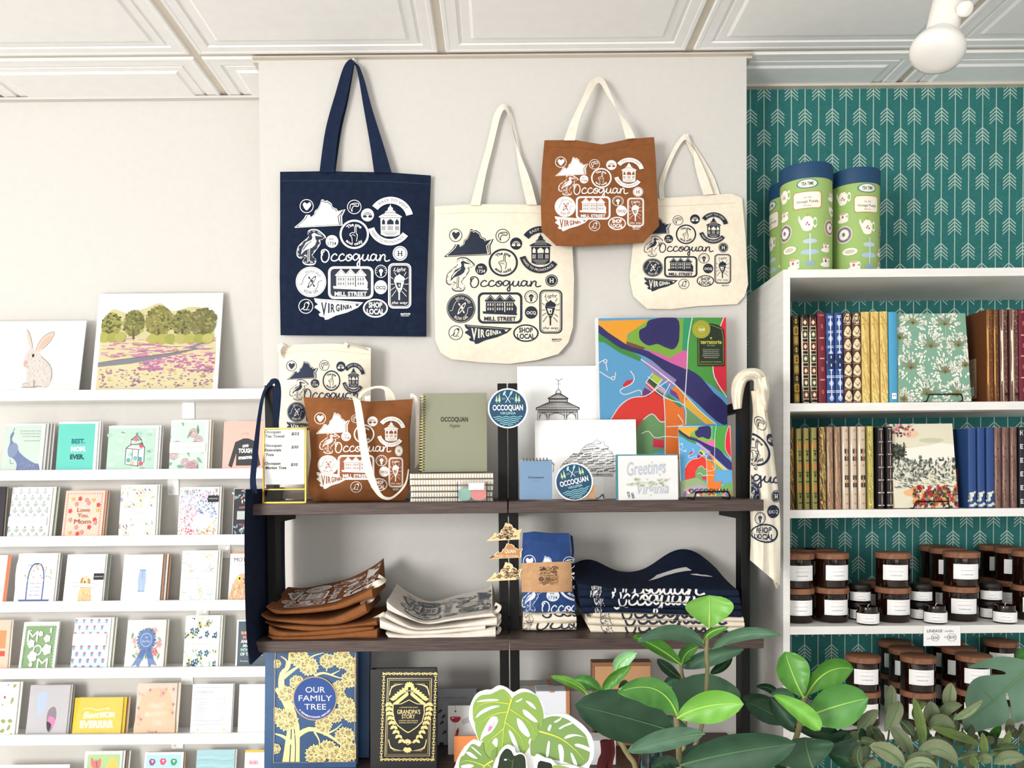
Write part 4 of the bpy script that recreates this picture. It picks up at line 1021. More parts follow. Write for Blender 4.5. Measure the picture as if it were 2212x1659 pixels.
def easel(px, py, Y, w, z, lab):
    c = P(px, py, Y); mb = MB(); h = .016
    mb.tube(cat([(c.x-w/2, Y+.05, z+.003), (c.x-w/2, Y+.01, z+.002), (c.x-w/2, Y-.012, z+.003), (c.x-w/2+.004, Y-.015, z+h), (c.x-w/2+.012, Y-.015, z+h+.002), (c.x+w/2-.012, Y-.015, z+h+.002), (c.x+w/2-.004, Y-.015, z+h), (c.x+w/2, Y-.012, z+.003), (c.x+w/2, Y+.01, z+.002), (c.x+w/2, Y+.05, z+.003)], 3), .0016, 'black_metal')
    mb.tube([(c.x-w/2, Y+.045, z+.003), (c.x-w/2+.01, Y+.06, z+.09), (c.x+w/2-.01, Y+.06, z+.09), (c.x+w/2, Y+.045, z+.003)], .0016, 'black_metal')
    return tag(mb.build('wire_easel', smooth=True), lab, 'easel')
easel(1535, 1073, 1.828, .078, zA, 'black wire easel holding the small coloured map card')
MB_ = MB().tube(cat([P(1268, 1078, 1.86), P(1292, 1076, 1.86), P(1302, 1068, 1.85), P(1304, 1077, 1.85)], 3), .0018, 'black_metal'); tag(MB_.build('wire_easel', smooth=True), 'black wire easel foot behind the clear acrylic stand', 'easel')

# blue note pad
pn = Panel(1123, 1193, 1075, 993, 1.82, 1.825, .008, z=zA+.004)
e = empty('note_pad', pn.o)
A = Art(); A.text('Occoquan', .49, .47, .055, '#22344a', w=.5, slant=.3, bold=.01); A.text('VIRGINIA', .49, .555, .02, '#2d4257', w=.22)
mb = MB(); pn.slab(mb, '#7fa0c2', 'paper'); A.emit(mb, pn.uv); mb.build('pad', e)
mb = MB()
for q in range(8):
    u = .13+.72*q/7
    for d in (-.012, .012): mb.tube([pn.uv(u+d, .035, .0005), pn.uv(u+d, -.02, .003), pn.uv(u+d, -.055, -.004), pn.uv(u+d, -.02, -.010)], .0006, 'gold_metal', 5)
mb.build('wire_spiral', e)
mb = MB(); pn.slab(mb, 'sleeve_film', th=.0003, u0=-.05, u1=1.08, v0=-.1, v1=1.03, off=.0045); mb.build('clear_sleeve', e)
tag(e, 'small dusty blue wire-bound note pad in a clear sleeve', 'notepad')
# greetings card box
pn = Panel(1336, 1465, 1080, 984, 1.81, 1.815, .002, z=zA+.001)
e = empty('boxed_cards', pn.o)
A = Art(); PG = '#c9d0da'
A.text('Greetings', .47, .42, .30, PG, w=.66, slant=.35, bold=.02, rot=-.10); A.text('from', .2, .69, .09, PG, slant=.3, w=.1); A.text('Virginia', .56, .86, .24, PG, w=.56, slant=.35, bold=.02, rot=-.04)
A.spray(22, (.2, .52, .8, .72), lambda x, y, r: A.flower(x, y, .045, '#dfe2d2' if r.random() < .6 else '#f6f5f0', '#8fa860'), 4)
A.stroke([(.12, .66), (.4, .60), (.6, .66), (.88, .52)], .01, '#b3ba98', 4)
A.text('SET OF 4', .15, .88, .04, INK, w=.13, rot=1.4, bold=.03); A.text('CARDS', .22, .90, .04, INK, w=.13, rot=1.4, bold=.03)
mb = MB(); pn.slab(mb, 'paper_bright'); A.emit(mb, pn.uv); mb.build('front_card', e)
mb = MB(); pn.slab(mb, '#3f8791', off=-.003, u0=-.03, u1=.985, v0=-.03, th=.008); mb.build('envelopes', e)
mb = MB(); pn.slab(mb, 'sleeve_film', th=.0003, u0=-.06, u1=1.01, v0=-.04, v1=1, off=.003); mb.build('clear_sleeve', e)
tag(e, 'clear packet of white greetings cards with teal envelopes in front of the map', 'card set')

# twisted tea towel on the right post
e = empty('tea_towel', P(1640, 1270, 1.88))
g = 3.607
def towel(name, L, Rr, Y, art=None, fold=.008, th=.010, sm=5):
    L2 = cat(L, sm); R2 = cat(Rr, sm); n = len(L2)-1; mb = MB(); k = 14
    def S_(u, v):
        j = v*n; i = min(int(j), n-1); q = j-i
        a = [L2[i][c]+(L2[i+1][c]-L2[i][c])*q for c in (0, 1)]; b = [R2[i][c]+(R2[i+1][c]-R2[i][c])*q for c in (0, 1)]
        return a[0]+(b[0]-a[0])*u, a[1]+(b[1]-a[1])*u
    def dep(u, v): return Y-.022*math.sqrt(max(0, 4*u*(1-u)))-fold*sin(u*9+v*5)*.6-fold*.4*sin(u*19-v*7)
    mb.grid(lambda u, v: P(*S_(u, v), dep(u, v)), k, n, 'towel_natural')
    mb.grid(lambda u, v: P(*S_(u, v), Y+.012*math.sqrt(max(0, 4*u*(1-u)))+.001), k, n, 'towel_natural', True)
    if art:
        def inv(x, y):
            lo, hi = 0., 1.
            for _ in range(14):
                mdl = (lo+hi)/2
                if S_(.5, mdl)[1] < y: lo = mdl
                else: hi = mdl
            v = (lo+hi)/2; a = S_(0, v)[0]; b = S_(1, v)[0]; return (x-a)/(b-a), v
        def fm(x, y, o):
            u, v = inv(x, y); uc = min(max(u, 0.0), 1.0); q = P(*S_(uc, v), dep(uc, v)); q.y -= o+.0008; return q
        art.emit(mb, fm, 4, base=.0008)
    return mb.build(name, e, smooth=True)
A = Art(); tl = (g, 1270, 660)
A.clip = (1622, 800, 1690, 1300)
lay = {k: None for k in layB}; lay.update({'fish': (1295, 870, 1388, 975), 'rain': (1390, 968, 1470, 1068), 'one': (1180, 1025, 1420, 1260), 'heron': (1280, 1145, 1340, 1290), 'script': (1000, 1290, 1620, 1420), 'h': (1430, 1435, 1500, 1535), 'relax': (1200, 1370, 1345, 1600), 'ocq': (1395, 1555, 1490, 1660), 'shop': (1260, 1700, 1480, 1850), 'bulb': (1300, 1610, 1380, 1700)})
design(A, '#1f2c48', '#e9dfca', tl, lay)
towel('hanging_cloth', [(1622, 845), (1626, 880), (1625, 920), (1621, 1000), (1620, 1080), (1622, 1150), (1620, 1210)], [(1664, 840), (1658, 890), (1667, 940), (1675, 1010), (1683, 1080), (1686, 1150), (1685, 1265)], 1.885, A)
towel('hanging_tail', [(1629, 1150), (1640, 1190), (1660, 1230), (1676, 1272)], [(1682, 1150), (1684, 1200), (1686, 1235), (1681, 1270)], 1.90, None, .004)
towel('twisted_top', [(1584, 885), (1579, 840), (1590, 810), (1615, 796), (1645, 800), (1662, 830), (1663, 850), (1655, 885)], [(1602, 882), (1606, 850), (1612, 828), (1620, 822), (1628, 824), (1628, 838), (1630, 850), (1632, 880)], 1.895, None, .006)
towel('twist_knot', [(1628, 820), (1632, 850), (1645, 880), (1655, 890)], [(1660, 812), (1664, 838), (1660, 865), (1657, 890)], 1.875, None, .010)
tag(e, 'cream printed tea towel twisted over the top of the right post', 'tea towel')
MB__ = MB().box(P(1578, 1, 2.0).x, P(1590, 1, 2.0).x, 2.0, 2.03, P(1, 882, 2.0).z, P(1, 838, 2.0).z, 'black_metal', .002)

# ------------------------------------------------------------------ wooden ornaments on the posts
VO_ = [(0, .98), (.14, .80), (.2, .72), (.27, .62), (.34, .60), (.38, .35), (.46, .30), (.5, .1), (.56, .02), (.62, .08), (.7, .12), (.76, .3), (.8, .42), (.88, .42), (1, .2), (.96, .5), (.92, .8), (.84, .98), (.72, .94), (.62, 1), (.5, .93), (.36, .95)]
VO = [((x-200)/482, (y-308)/269) for x, y in VA]
for i, (x0, y0, x1, y1) in enumerate(((1051, 1129, 1128, 1169), (1058, 1174, 1129, 1207), (1050, 1214, 1129, 1256))):
    pn = Panel(x0, x1, y1, y0, 1.894, None, .003)
    A = Art(); A.poly(VO, '#f0d3a2' if i != 1 else '#c08a5c'); 
    if i != 1:
        A.spray(30, (.3, .25, .88, .86), lambda x, y, r: (A.ell(x, y, .052, .10, '#7a5232', 10), A.flower(x, y, .045, '#f7e3bd'), A.ell(x, y, .012, .022, '#5b3a22', 6)) if inside(x-.05, y, VO) and inside(x+.05, y-.08, VO) else None, 9+i)
        A.text('VIRGINIA', .55, .8, .1, '#5b3a22', w=.56); A.stroke([(.16, .86), (.3, .78), (.4, .86)], .02, '#5b3a22')
        A.spray(26, (.3, .3, .88, .8), lambda x, y, r: A.ell(x, y, .014, .028, '#5b3a22', 6) if inside(x, y, VO) else None, 19+i)
    else:
        A.stroke(VO, .035, '#f0d3a2', 0, True)
        A.text('OCCO', .28, .90, .16, '#f5e2c0', w=.26, bold=.02); A.text('QUAN', .62, .62, .24, '#f5e2c0', w=.34, bold=.03, rot=.03); A.text('VIRGINIA', .66, .88, .12, '#f5e2c0', w=.42)
    mb = MB(); n = len(VO); f = [pn.uv(u, v) for u, v in VO]; b = [p+Vector((0, .003, 0)) for p in f]
    tr = tessellate_polygon([[Vector((u, v, 0)) for u, v in VO]])
    mb.add(f+b, [list(t) for t in tr]+[[n+q for q in t[::-1]] for t in tr]+[[q, (q+1) % n, n+(q+1) % n, n+q] for q in range(n)], '#e2bd86')
    A.emit(mb, pn.uv); 
    tag(mb.build('wooden_ornament', origin=pn.o), ('pale wooden state-shaped ornament with flowers, topmost of three on the black posts', 'brown engraved wooden state-shaped ornament, middle of three on the posts', 'pale wooden state-shaped ornament with flowers, lowest of three on the black posts')[i], 'ornament', 'wooden state ornaments on the black posts')

# ------------------------------------------------------------------ folded cloth stacks
def slab(name, parent, top, bot, Yf, Yb, rise, mat, art=None, frontart=None, r=.012, ends=.06, n=44, origin=None, stray=.0, tuck=0, artfm=None):
    """top/bot: px polylines of the folded front edge (left->right), rise(u): extra z at the back of the top"""
    def at(poly, u):
        u = min(max(u, 0), 1)*(len(poly)-1); i = min(int(u), len(poly)-2); q = u-i
        return tuple(poly[i][k]+(poly[i+1][k]-poly[i][k])*q for k in (0, 1))
    T = cat(top, 6); B_ = cat(bot, 6)
    def tz(u):
        a, b = at(T, u), at(B_, u); return P(a[0], a[1], Yf), P(b[0], b[1], Yf)
    def sec(u, t):
        a, b = tz(u); zt, zb = a.z, b.z; mid = (zt+zb)/2
        if t < .3:
            q = t/.3; zz = zt+rise(u)*(1-q)**1.5; x = a.x; return Vector((x, Yb+(Yf+r-Yb)*q, zz if q < 1 else zt))
        if t < .7:
            q = (t-.3)/.4; w = 2*q-1; return Vector((a.x+(b.x-a.x)*q, Yf+r*(1-(1-abs(w)**2.6)**(1/2.6)) - .0015*sin(q*pi*4)*(1-abs(w)), zt+(zb-zt)*q))
        q = (t-.7)/.3; return Vector((b.x, Yf+r+(Yb-Yf-r)*q, zb))
    mb = MB(); mb.grid(lambda u, t: sec(u, t), n, 40, mat, True)
    for u in (0, 1):                       # close the ends
        o = len(mb.v); m_ = 41
        for t in range(m_): mb.v.append(sec(u, t/40))
        for t in range(m_//2):
            q = [o+t, o+t+1, o+m_-2-t, o+m_-1-t]
            mb.f.append(q if u else q[::-1]); mb.k.append(mat)
    if art: art.emit(mb, lambda u, v, o: sec(min(max(u, 0), 1), .3*min(max(v, 0), 1))+Vector((0, -.3*o, o+.0012)), .04, base=.001)
    if frontart:
        def qq(x, y):
            u = (x-T[0][0])/(T[-1][0]-T[0][0]); a, b = at(T, u), at(B_, u); return (y-a[1])/((b[1]-a[1]) or 1)
        frontart.t = [t_ for t_ in frontart.t if 0.0 < qq((t_[0][0]+t_[1][0]+t_[2][0])/3, (t_[0][1]+t_[1][1]+t_[2][1])/3) < 1.0]
        def fm(x, y, o):
            xa, xb = T[0][0], T[-1][0]; u = (x-xa)/(xb-xa); a, b = at(T, u), at(B_, u)
            q = min(max((y-a[1])/(b[1]-a[1]), .04), .96); s_ = sec(min(max(u, 0), 1), .3+.4*q); return s_+Vector((0, -o-.0006, 0))
        frontart.emit(mb, fm, 3, base=.0006)
    for v in mb.v: v.z = max(v.z, ZS[1]+.0004)
    return mb.build(name, parent, origin, smooth=True)
g4 = 3.687
def z4(pts): return [(520+x/g4, 1080+y/g4) for x, y in pts]
BR2 = 'canvas_brown'
stack = [
 ([(205, 1085), (400, 1090), (600, 1082), (850, 1060), (1000, 1040), (1085, 1035)], [(290, 1122), (500, 1120), (700, 1118), (850, 1108), (1000, 1112), (1085, 1112)], 1.818, 'lowest'),
 ([(222, 1000), (300, 1045), (480, 1055), (700, 1035), (950, 1015), (1060, 1012)], [(225, 1085), (300, 1098), (500, 1092), (700, 1082), (900, 1062), (1050, 1036)], 1.822, 'second from bottom'),
 ([(182, 975), (285, 1000), (480, 1005), (700, 1010), (950, 985), (1080, 960)], [(280, 1008), (400, 1035), (580, 1052), (750, 1035), (950, 1012), (1085, 1005)], 1.826, 'middle'),
 ([(150, 915), (260, 945), (450, 955), (700, 950), (900, 870), (985, 820)], [(240, 970), (400, 985), (600, 1002), (780, 995), (900, 960), (1010, 905)], 1.832, 'second from top'),
 ([(192, 850), (330, 880), (520, 868), (740, 835), (940, 755), (1040, 700)], [(290, 915), (420, 912), (600, 900), (800, 870), (950, 815), (1055, 790)], 1.838, 'topmost')]
for i, (t, b, Yf, w) in enumerate(stack):
    e = empty('folded_tote', P(690, 1380, 1.9))
    A = None
    if i == 4:
        A = Art(); I = '#efe9e3'
        A.xf((1528, 1400, 0, 300), (0, 0, 1, 1))
        A = Art()
        # sheet turned a quarter: sheet-down -> left, sheet-right -> front
        A0 = design(Art(), I, BRN, (1, 0, 0), None, ('mark',))
        def tr(p): return (1.02-(p[1]-250)/1230*.95, .06+(p[0]-180)/1150*.90)
        A.t = [(tr(a), tr(b2), tr(c2), k, l) for a, b2, c2, k, l in A0.t]; A.lay = 200
    rs = (lambda u: .016+.030*u) if i == 4 else (lambda u: .001)
    slab('folded_cloth', e, z4(t), z4(b), Yf, 2.04, rs, BR2, A)
    # stitched hem + strap peeking out
    xe, ye = t[-1]
    if i in (3, 4, 2):
        q = z4([(xe-30, ye+20), (xe+60, ye-10), (xe+(120 if i == 4 else 90), ye-60), (xe+60, ye-110 if i == 4 else ye-60)])
        ribbon('strap', e, [(q[0][0], q[0][1], 1.87), (q[1][0], q[1][1], 1.86), (q[2][0], q[2][1], 1.88), (q[3][0], q[3][1], 1.92)], [(q[0][0]-2, q[0][1]-10, 1.88), (q[1][0]-4, q[1][1]-14, 1.87), (q[2][0]-9, q[2][1]-2, 1.885), (q[3][0]-3, q[3][1]+8, 1.92)], 'web_natural', .002)
    tag(e, 'folded brown canvas tote, %s of its stack on the middle board' % w, 'tote bag', 'stacked folded brown totes')
st2 = [
 ([(1150, 1062), (1300, 1080), (1500, 1072), (1750, 1060), (2030, 1020)], [(1190, 1108), (1350, 1110), (1600, 1108), (1850, 1110), (2030, 1108)], 1.822, 'lowest'),
 ([(1105, 950), (1250, 1010), (1400, 1045), (1650, 1030), (1950, 1000)], [(1110, 1030), (1300, 1075), (1480, 1080), (1700, 1062), (1945, 1040)], 1.826, 'second from bottom'),
 ([(1150, 900), (1260, 960), (1400, 1020), (1650, 1005), (2040, 940)], [(1150, 945), (1290, 1012), (1420, 1040), (1700, 1022), (2040, 1005)], 1.831, 'second from top'),
 ([(1160, 800), (1260, 880), (1450, 975), (1700, 940), (1950, 905), (2000, 900)], [(1165, 880), (1290, 935), (1480, 992), (1700, 965), (1940, 940), (2040, 935)], 1.836, 'topmost')]
for i, (t, b, Yf, w) in enumerate(st2):
    e = empty('folded_tote', P(960, 1380, 1.9)); A = None
    if i == 3:
        A = Art(); A0 = design(Art(), '#56606c', '#e2dbd1', (1, 0, 0), None, ('mark',))
        def tr(p): return (.93-(p[1]-250)/1230*.78, .10+(p[0]-180)/1150*.86)
        A.t = [(tr(a), tr(b2), tr(c2), k, l) for a, b2, c2, k, l in A0.t]; A.lay = 200
    rs = (lambda u: .012+.030*u*u) if i == 3 else (lambda u: .001)
    slab('folded_cloth', e, z4(t), z4(b), Yf, 2.03, rs, 'canvas_stack', A)
    q = z4([(2010, b[-1][1]-20), (2060, b[-1][1]-45), (2075, b[-1][1]-90), (2030, b[-1][1]-120)])
    ribbon('strap', e, [(q[0][0], q[0][1], 1.86), (q[1][0], q[1][1], 1.85), (q[2][0], q[2][1], 1.86), (q[3][0], q[3][1], 1.88)], [(q[0][0]-1, q[0][1]-6, 1.87), (q[1][0]-5, q[1][1]-7, 1.86), (q[2][0]-9, q[2][1]-1, 1.87), (q[3][0]-3, q[3][1]+9, 1.88)], 'web_natural', .002)
    tag(e, 'folded cream canvas tote, %s of its stack on the middle board' % w, 'tote bag', 'stacked folded cream totes')
g5 = 3.3515
def z5(pts): return [(1040+x/g5, 1080+y/g5) for x, y in pts]
def ocq_front(I, B, x0, x1, yb, box, withheron=True, hx=None):
    A = Art(); A.clip = box; h = (x1-x0)*.26
    A.xf((455, 782, 1102, 940), (x0, yb-h*.74, x1, yb+h*.30)); e_script(A, I, B, 14)
    if withheron:
        hx = hx or (x0-62); A.xf((222, 588, 495, 928), (hx, yb-78, hx+42, yb+16)); e_heron(A, I, B)
    A.xf(); return A
tops = [('navy', 4, 'canvas_navy', WH, NV), ('cream', 3, 'canvas_natural', '#2b3142', '#efe6d4')]
cr = [([(765, 905), (1100, 920), (1500, 920), (1905, 925)], [(800, 970), (1100, 975), (1500, 990), (1905, 990)], 'lowest', 970), ([(770, 850), (1100, 870), (1500, 875), (1905, 885)], [(765, 905), (1100, 915), (1500, 922), (1905, 925)], 'middle', 910), ([(810, 812), (1100, 822), (1500, 835), (1900, 850)], [(800, 852), (1100, 868), (1500, 878), (1900, 888)], 'topmost', 868)]
for t, b, w, yb in cr:
    e = empty('folded_tote', P(1430, 1372, 1.95)); T5, B5 = z5(t), z5(b)
    A = ocq_front('#2c3040', '#efe6d4', 1040+1090/g5, 1040+1760/g5, 1080+(yb-8)/g5, (T5[0][0], min(p[1] for p in T5), T5[-1][0], max(p[1] for p in B5)), True, 1040+905/g5)
    slab('folded_cloth', e, T5, B5, 1.865, 2.05, lambda u: .004, 'canvas_natural', None, A, r=.010)
    tag(e, 'folded cream tote under the navy ones, %s of the cream part' % w, 'tote bag', 'folded cream totes under the navy ones')
nv = [([(725, 775), (1000, 775), (1400, 790), (1885, 800)], [(740, 830), (1000, 815), (1400, 830), (1885, 855)], 'lowest', 780), ([(712, 705), (1000, 715), (1400, 745), (1880, 760)], [(725, 778), (1000, 775), (1400, 792), (1885, 802)], 'second from bottom', 765), ([(712, 640), (1000, 660), (1400, 690), (1870, 700)], [(712, 705), (1000, 720), (1400, 745), (1880, 760)], 'second from top', 755), ([(695, 600), (1000, 640), (1400, 640), (1860, 650)], [(712, 655), (1000, 675), (1400, 700), (1870, 705)], 'topmost', 690)]
for i, (t, b, w, yb) in enumerate(nv):
    e = empty('folded_tote', P(1430, 1340, 1.95)); T5, B5 = z5(t), z5(b)
    dx = (0, 12, -6, -4)[i]
    A = ocq_front('#e8e6e2', '#16203a', 1040+(1060+dx*3)/g5, 1040+(1640+dx)/g5, 1080+yb/g5, (T5[0][0], min(p[1] for p in T5), T5[-1][0], max(p[1] for p in B5)), True, 1040+(860+dx*2)/g5)
    if i == 3:
        rs = lambda u: .012+.028*math.exp(-((u-.2)/.16)**2)+.060*math.exp(-((u-.80)/.17)**2)
        T = Art(); T.poly([(.55, .62), (.62, .42), (.78, .40), (.80, .48), (.66, .52)], '#e8e6e2'); T.arc(.84, .55, .02, .06, 200, 340, '#e8e6e2')
    else: rs = lambda u: .004; T = None
    slab('folded_cloth', e, T5, B5, 1.86, 2.05, rs, 'canvas_navy', T, A, r=.012)
    tag(e, 'folded navy tote, %s of the navy stack behind the rubber plant' % w, 'tote bag', 'folded navy totes in the right stack')

# folded tea towels
for i, (t, b, w) in enumerate((([(300, 905), (450, 890), (600, 895), (690, 890)], [(300, 945), (420, 950), (600, 945), (685, 945)], 'lower'), ([(305, 815), (420, 830), (560, 820), (685, 835)], [(300, 900), (420, 900), (600, 895), (690, 885)], 'upper'))):
    e = empty('folded_towel', P(1190, 1365, 1.93)); T5, B5 = z5(t), z5(b)
    A = Art(); A.clip = (T5[0][0]+1, min(p[1] for p in T5), T5[-1][0]-1, max(p[1] for p in B5))
    yy = 1080+(935 if i == 0 else 845)/g5
    A.xf((455, 782, 1102, 940), (1040+(400+i*50)/g5, yy-28, 1040+(950+i*50)/g5, yy+12)); e_script(A, '#2c3040', NAT, 13)
    A.xf((222, 588, 495, 928), (1130+i*5, yy-50, 1160+i*7, yy+14)); e_heron(A, '#2c3040', NAT); A.xf()
    slab('folded_cloth', e, T5, B5, 1.88, 2.03, lambda u: .003, 'towel_natural', None, A, r=.012)
    tag(e, 'folded cream printed tea towel, %s of two under the blue towel' % w, 'tea towel', 'folded cream tea towels')
e = empty('tea_towel', P(1185, 1322, 1.90))
A = Art(); A.clip = (1127, 1150, 1241, 1321); I, B = '#dfe6ee', '#35548f'
def put(fn, bx, q): A.xf(bx, z5([(q[0], q[1])])[0]+z5([(q[2], q[3])])[0]); fn(A, I, B)
put(e_heart, (254, 310, 378, 434), (303, 400, 390, 490)); put(e_va, (200, 308, 682, 577), (330, 405, 570, 560)); put(e_fish, (699, 314, 831, 446), (590, 410, 680, 500))
put(e_heron, (222, 588, 495, 928), (290, 620, 440, 815)); put(e_est, (495, 645, 615, 765), (470, 650, 565, 735)); put(e_one, (627, 500, 903, 776), (560, 520, 860, 735)); put(lambda A, I, B: e_script(A, I, B, 13), (455, 782, 1102, 940), (440, 735, 900, 850))
A.xf()
cloth('folded_cloth', e, z5([(305, 808), (298, 650), (290, 450), (300, 238)]), z5([(690, 795), (660, 640), (650, 440), (635, 240)]), z5([(305, 808), (500, 812), (690, 795)]), z5([(300, 238), (380, 228), (500, 240), (635, 240)]), bagY(1125, 1243, 1148, 1322, 1.90, .018, ((3, 1, 0, .001),)), .045, 'towel_blue', A, n=30)
cloth('kraft_band', e, z5([(292, 668), (290, 560), (287, 458)]), z5([(657, 664), (655, 560), (650, 445)]), z5([(292, 668), (480, 670), (657, 664)]), z5([(287, 458), (480, 450), (650, 445)]), bagY(1125, 1243, 1148, 1322, 1.898, .019), .046, 'kraft',
      design(Art(), '#4a3424', '#c09468', (1, 0, 0), {k: (1040+(410+(v[0]-180)*.128)/g5, 1080+(478+(v[1]-280)*.118)/g5, 1040+(410+(v[2]-180)*.128)/g5, 1080+(478+(v[3]-280)*.118)/g5) for k, _, v in EL}), n=20, artlen=8)
cloth('folded_edge', e, z5([(640, 470), (655, 380), (640, 250)]), z5([(660, 470), (672, 380), (662, 265)]), z5([(640, 470), (650, 472), (660, 470)]), z5([(640, 250), (650, 255), (662, 265)]), lambda x, y: 1.93, .01, 'towel_blue', n=8)
tag(e, 'folded blue printed tea towel with a kraft paper band, standing on cream towels', 'tea towel')
# ------------------------------------------------------------------ greeting cards on the left ledges
def card(row, xl, xr, yt, art, label, face='paper_bright', n=2, bk='#dcdad4', dY=.026, dx=5, backlab=None, Yb=2.232, bt=0, film=False, cat_='greeting card', clipart=True):
    pn = Panel(xl, xr, 1000, yt, Yb, Yb+dY, .0022, z=LIP[row]); pn.asp = pn.h/pn.w
    if art: art.clip = None
    o = flat('greeting_card', pn, art, label, cat_, None, face, None, film='card_front' if film else False)
    for i in range(n):
        q = Panel(xl+2+dx*(i+1), xr+dx*(i+1), 1000, yt-1-bt*(i+1), Yb+.004+.0065*i+.0, Yb+dY+.004+.0065*i, .0035, z=LIP[row])
        mb = MB(); q.slab(mb, bk if isinstance(bk, str) else bk[i % len(bk)])
        t = mb.build('card_envelope', origin=q.o); tag(t, backlab or ('envelope right behind the '+' '.join(label.split(' card')[0].split()[:10])+' card'), 'envelope', 'envelopes behind the '+' '.join(label.split(' card')[0].split()[:10])+' card')
    return pn, o
U = Art
def bg(c, x0=0, y0=0, x1=1, y1=1): return U().rect(x0, y0, x1, y1, c)
def band(A, txt='paper&mirchi', y0=.42, y1=.62, bc='#f6f6f2', wr=.9):
    A.clip = None; A.rect(0, y0, wr, y1, bc); A.text(txt, wr/2, (y0+y1)/2+.015, .045, '#a9a9a2', w=wr*.75); A.text('handmade cards on recycled paper', wr/2, (y0+y1)/2+.055, .014, '#d5d5d0', w=wr*.5)
    return A
def pat(bgc, fn, n, seed, frame=(0, 0, .93, 1), y0=.42, y1=.62):
    A = bg('#f4f4ee'); A.rect(.0, .04, .93, .98, bgc); A.clip = (0, .04, .93, .98); A.spray(n, (0, 0, .95, 1), fn, seed); return band(A, y0=y0, y1=y1, wr=.95)

# art prints on the top ledge
A = bg('#fdfdfc')
A.smooth([(.05, .30), (.12, .16), (.25, .20), (.4, .14), (.5, .10), (.6, .18), (.75, .14), (.88, .18), (.95, .4), (.97, .7), (.93, .9), (.8, .93), (.5, .96), (.2, .94), (.06, .85), (.04, .6)], '#e0d9a4', 5)
A.clip = (.04, .1, .965, .95); r = random.Random(5)
A.poly([(.04, .42), (.3, .44), (.6, .48), (.96, .46), (.96, .95), (.04, .95)], '#e9dfb4')
def st(c, l, w): return lambda x, y, rr_: A.stroke([(x, y), (x+l*(.5+rr_.random()), y+.008*(rr_.random()-.5))], w*(.6+rr_.random()), c)
A.spray(90, (.04, .45, .9, .64), st('#d49ab8', .09, .010), 1); A.spray(60, (.04, .45, .9, .64), st('#e6e2a6', .08, .008), 2); A.spray(40, (.1, .5, .6, .64), st('#c77aa6', .05, .008), 21)
A.spray(170, (.35, .62, .96, .78), st('#cf86b4', .03, .012), 3); A.spray(150, (.05, .75, .95, .93), st('#a88098', .018, .011), 4); A.spray(60, (.05, .7, .95, .92), st('#d8c878', .02, .008), 6)
A.poly([(.04, .69), (.2, .66), (.5, .62), (.72, .58), (.78, .56), (.75, .54), (.85, .50), (.92, .49), (.80, .535), (.83, .56), (.6, .63), (.3, .70), (.04, .73)], '#8d8e94'); A.stroke([(.04, .69), (.2, .66), (.5, .62), (.76, .57)], .005, '#5e5d60')
for cx, cy, rx, ry, c in ((.12, .32, .08, .12, '#a9ab62'), (.30, .30, .085, .13, '#8c8a55'), (.50, .28, .11, .15, '#9a9456'), (.69, .30, .08, .13, '#8f8c5c'), (.85, .30, .11, .14, '#85835a')):
    A.ell(cx, cy, rx, ry, c, 20)
    for _ in range(150):
        a = r.random()*6.28; q = r.random()**.5; A.disc(cx+rx*1.05*q*cos(a), cy+ry*1.05*q*sin(a), .005+.009*r.random(), r.choice(['#a3a461', '#77783f', '#b9b672', '#6f6c45', '#96945a', c]), 8); A.lay -= 1
    A.lay += 1; A.stroke([(cx, cy+ry*.5), (cx+.005, cy+ry+.03)], .015, '#6b5f45')
for cx in (.07, .14, .2, .46, .53, .6, .68, .75, .83, .9): A.ell(cx, .44+.02*(cx > .4), .045, .05, r.choice(['#bdbb66', '#adb05c', '#c6c374']), 14)
A.stroke([(.62, .575), (.65, .56), (.67, .575)], .008, '#c48a6a')
pn = Panel(196, 470, 900, 634, 2.235, 2.30, .0025, z=LIP[0])
A.clip = None
flat('art_print', pn, A, 'watercolour print of a heather field with trees on the top ledge', 'art print', film=True, face='paper_bright')
A = bg('#fdfdfc'); f = '#e9e2dc'; k = '#9b8d83'
A.xf((0, 330, 632, 858), (.28, 0, 1, 1))
A.smooth([(150, 392), (175, 410), (205, 470), (218, 520), (205, 530), (180, 495), (160, 440)], '#ece0d2'); A.stroke([(150, 392), (178, 420), (212, 500), (214, 528)], 5, k, 3)
A.smooth([(245, 545), (262, 490), (310, 430), (375, 410), (382, 430), (350, 480), (300, 530), (270, 555)], '#eedccf'); A.smooth([(268, 535), (290, 480), (340, 440), (360, 440), (320, 500)], '#ecc7b4'); A.stroke([(248, 540), (262, 490), (310, 432), (380, 411), (352, 480), (300, 532)], 4, k, 3)
A.smooth([(165, 620), (168, 570), (205, 530), (260, 550), (310, 590), (370, 640), (402, 700), (398, 760), (370, 800), (300, 800), (240, 800), (205, 770), (195, 700), (185, 660), (160, 645)], f, 5)
r = random.Random(2)
for _ in range(110):
    x, y = 190+r.random()*200, 560+r.random()*230
    if inside(x, y, [(168, 570), (260, 550), (370, 640), (402, 700), (370, 800), (205, 770)]): A.stroke([(x, y), (x+6-12*r.random(), y+14)], 2.5, r.choice(['#c9bdb3', '#b8aaa0', '#f8f5f2', '#d8ccc2'])); A.lay -= 1
A.lay += 1
A.ell(231, 578, 9, 13, '#2e2620', 12); A.ell(176, 630, 15, 20, '#e0b9a6', 12); A.stroke([(165, 650), (185, 658), (210, 660)], 3, k, 3)
A.ell(200, 785, 28, 14, f, 12); A.stroke([(175, 785), (200, 770), (230, 785)], 3, k, 3); A.stroke([(170, 800), (260, 802), (300, 795), (370, 800)], 4, '#8d8580', 3); A.stroke([(265, 750), (268, 800)], 5, '#8d8580'); A.ell(350, 795, 20, 8, f, 10)
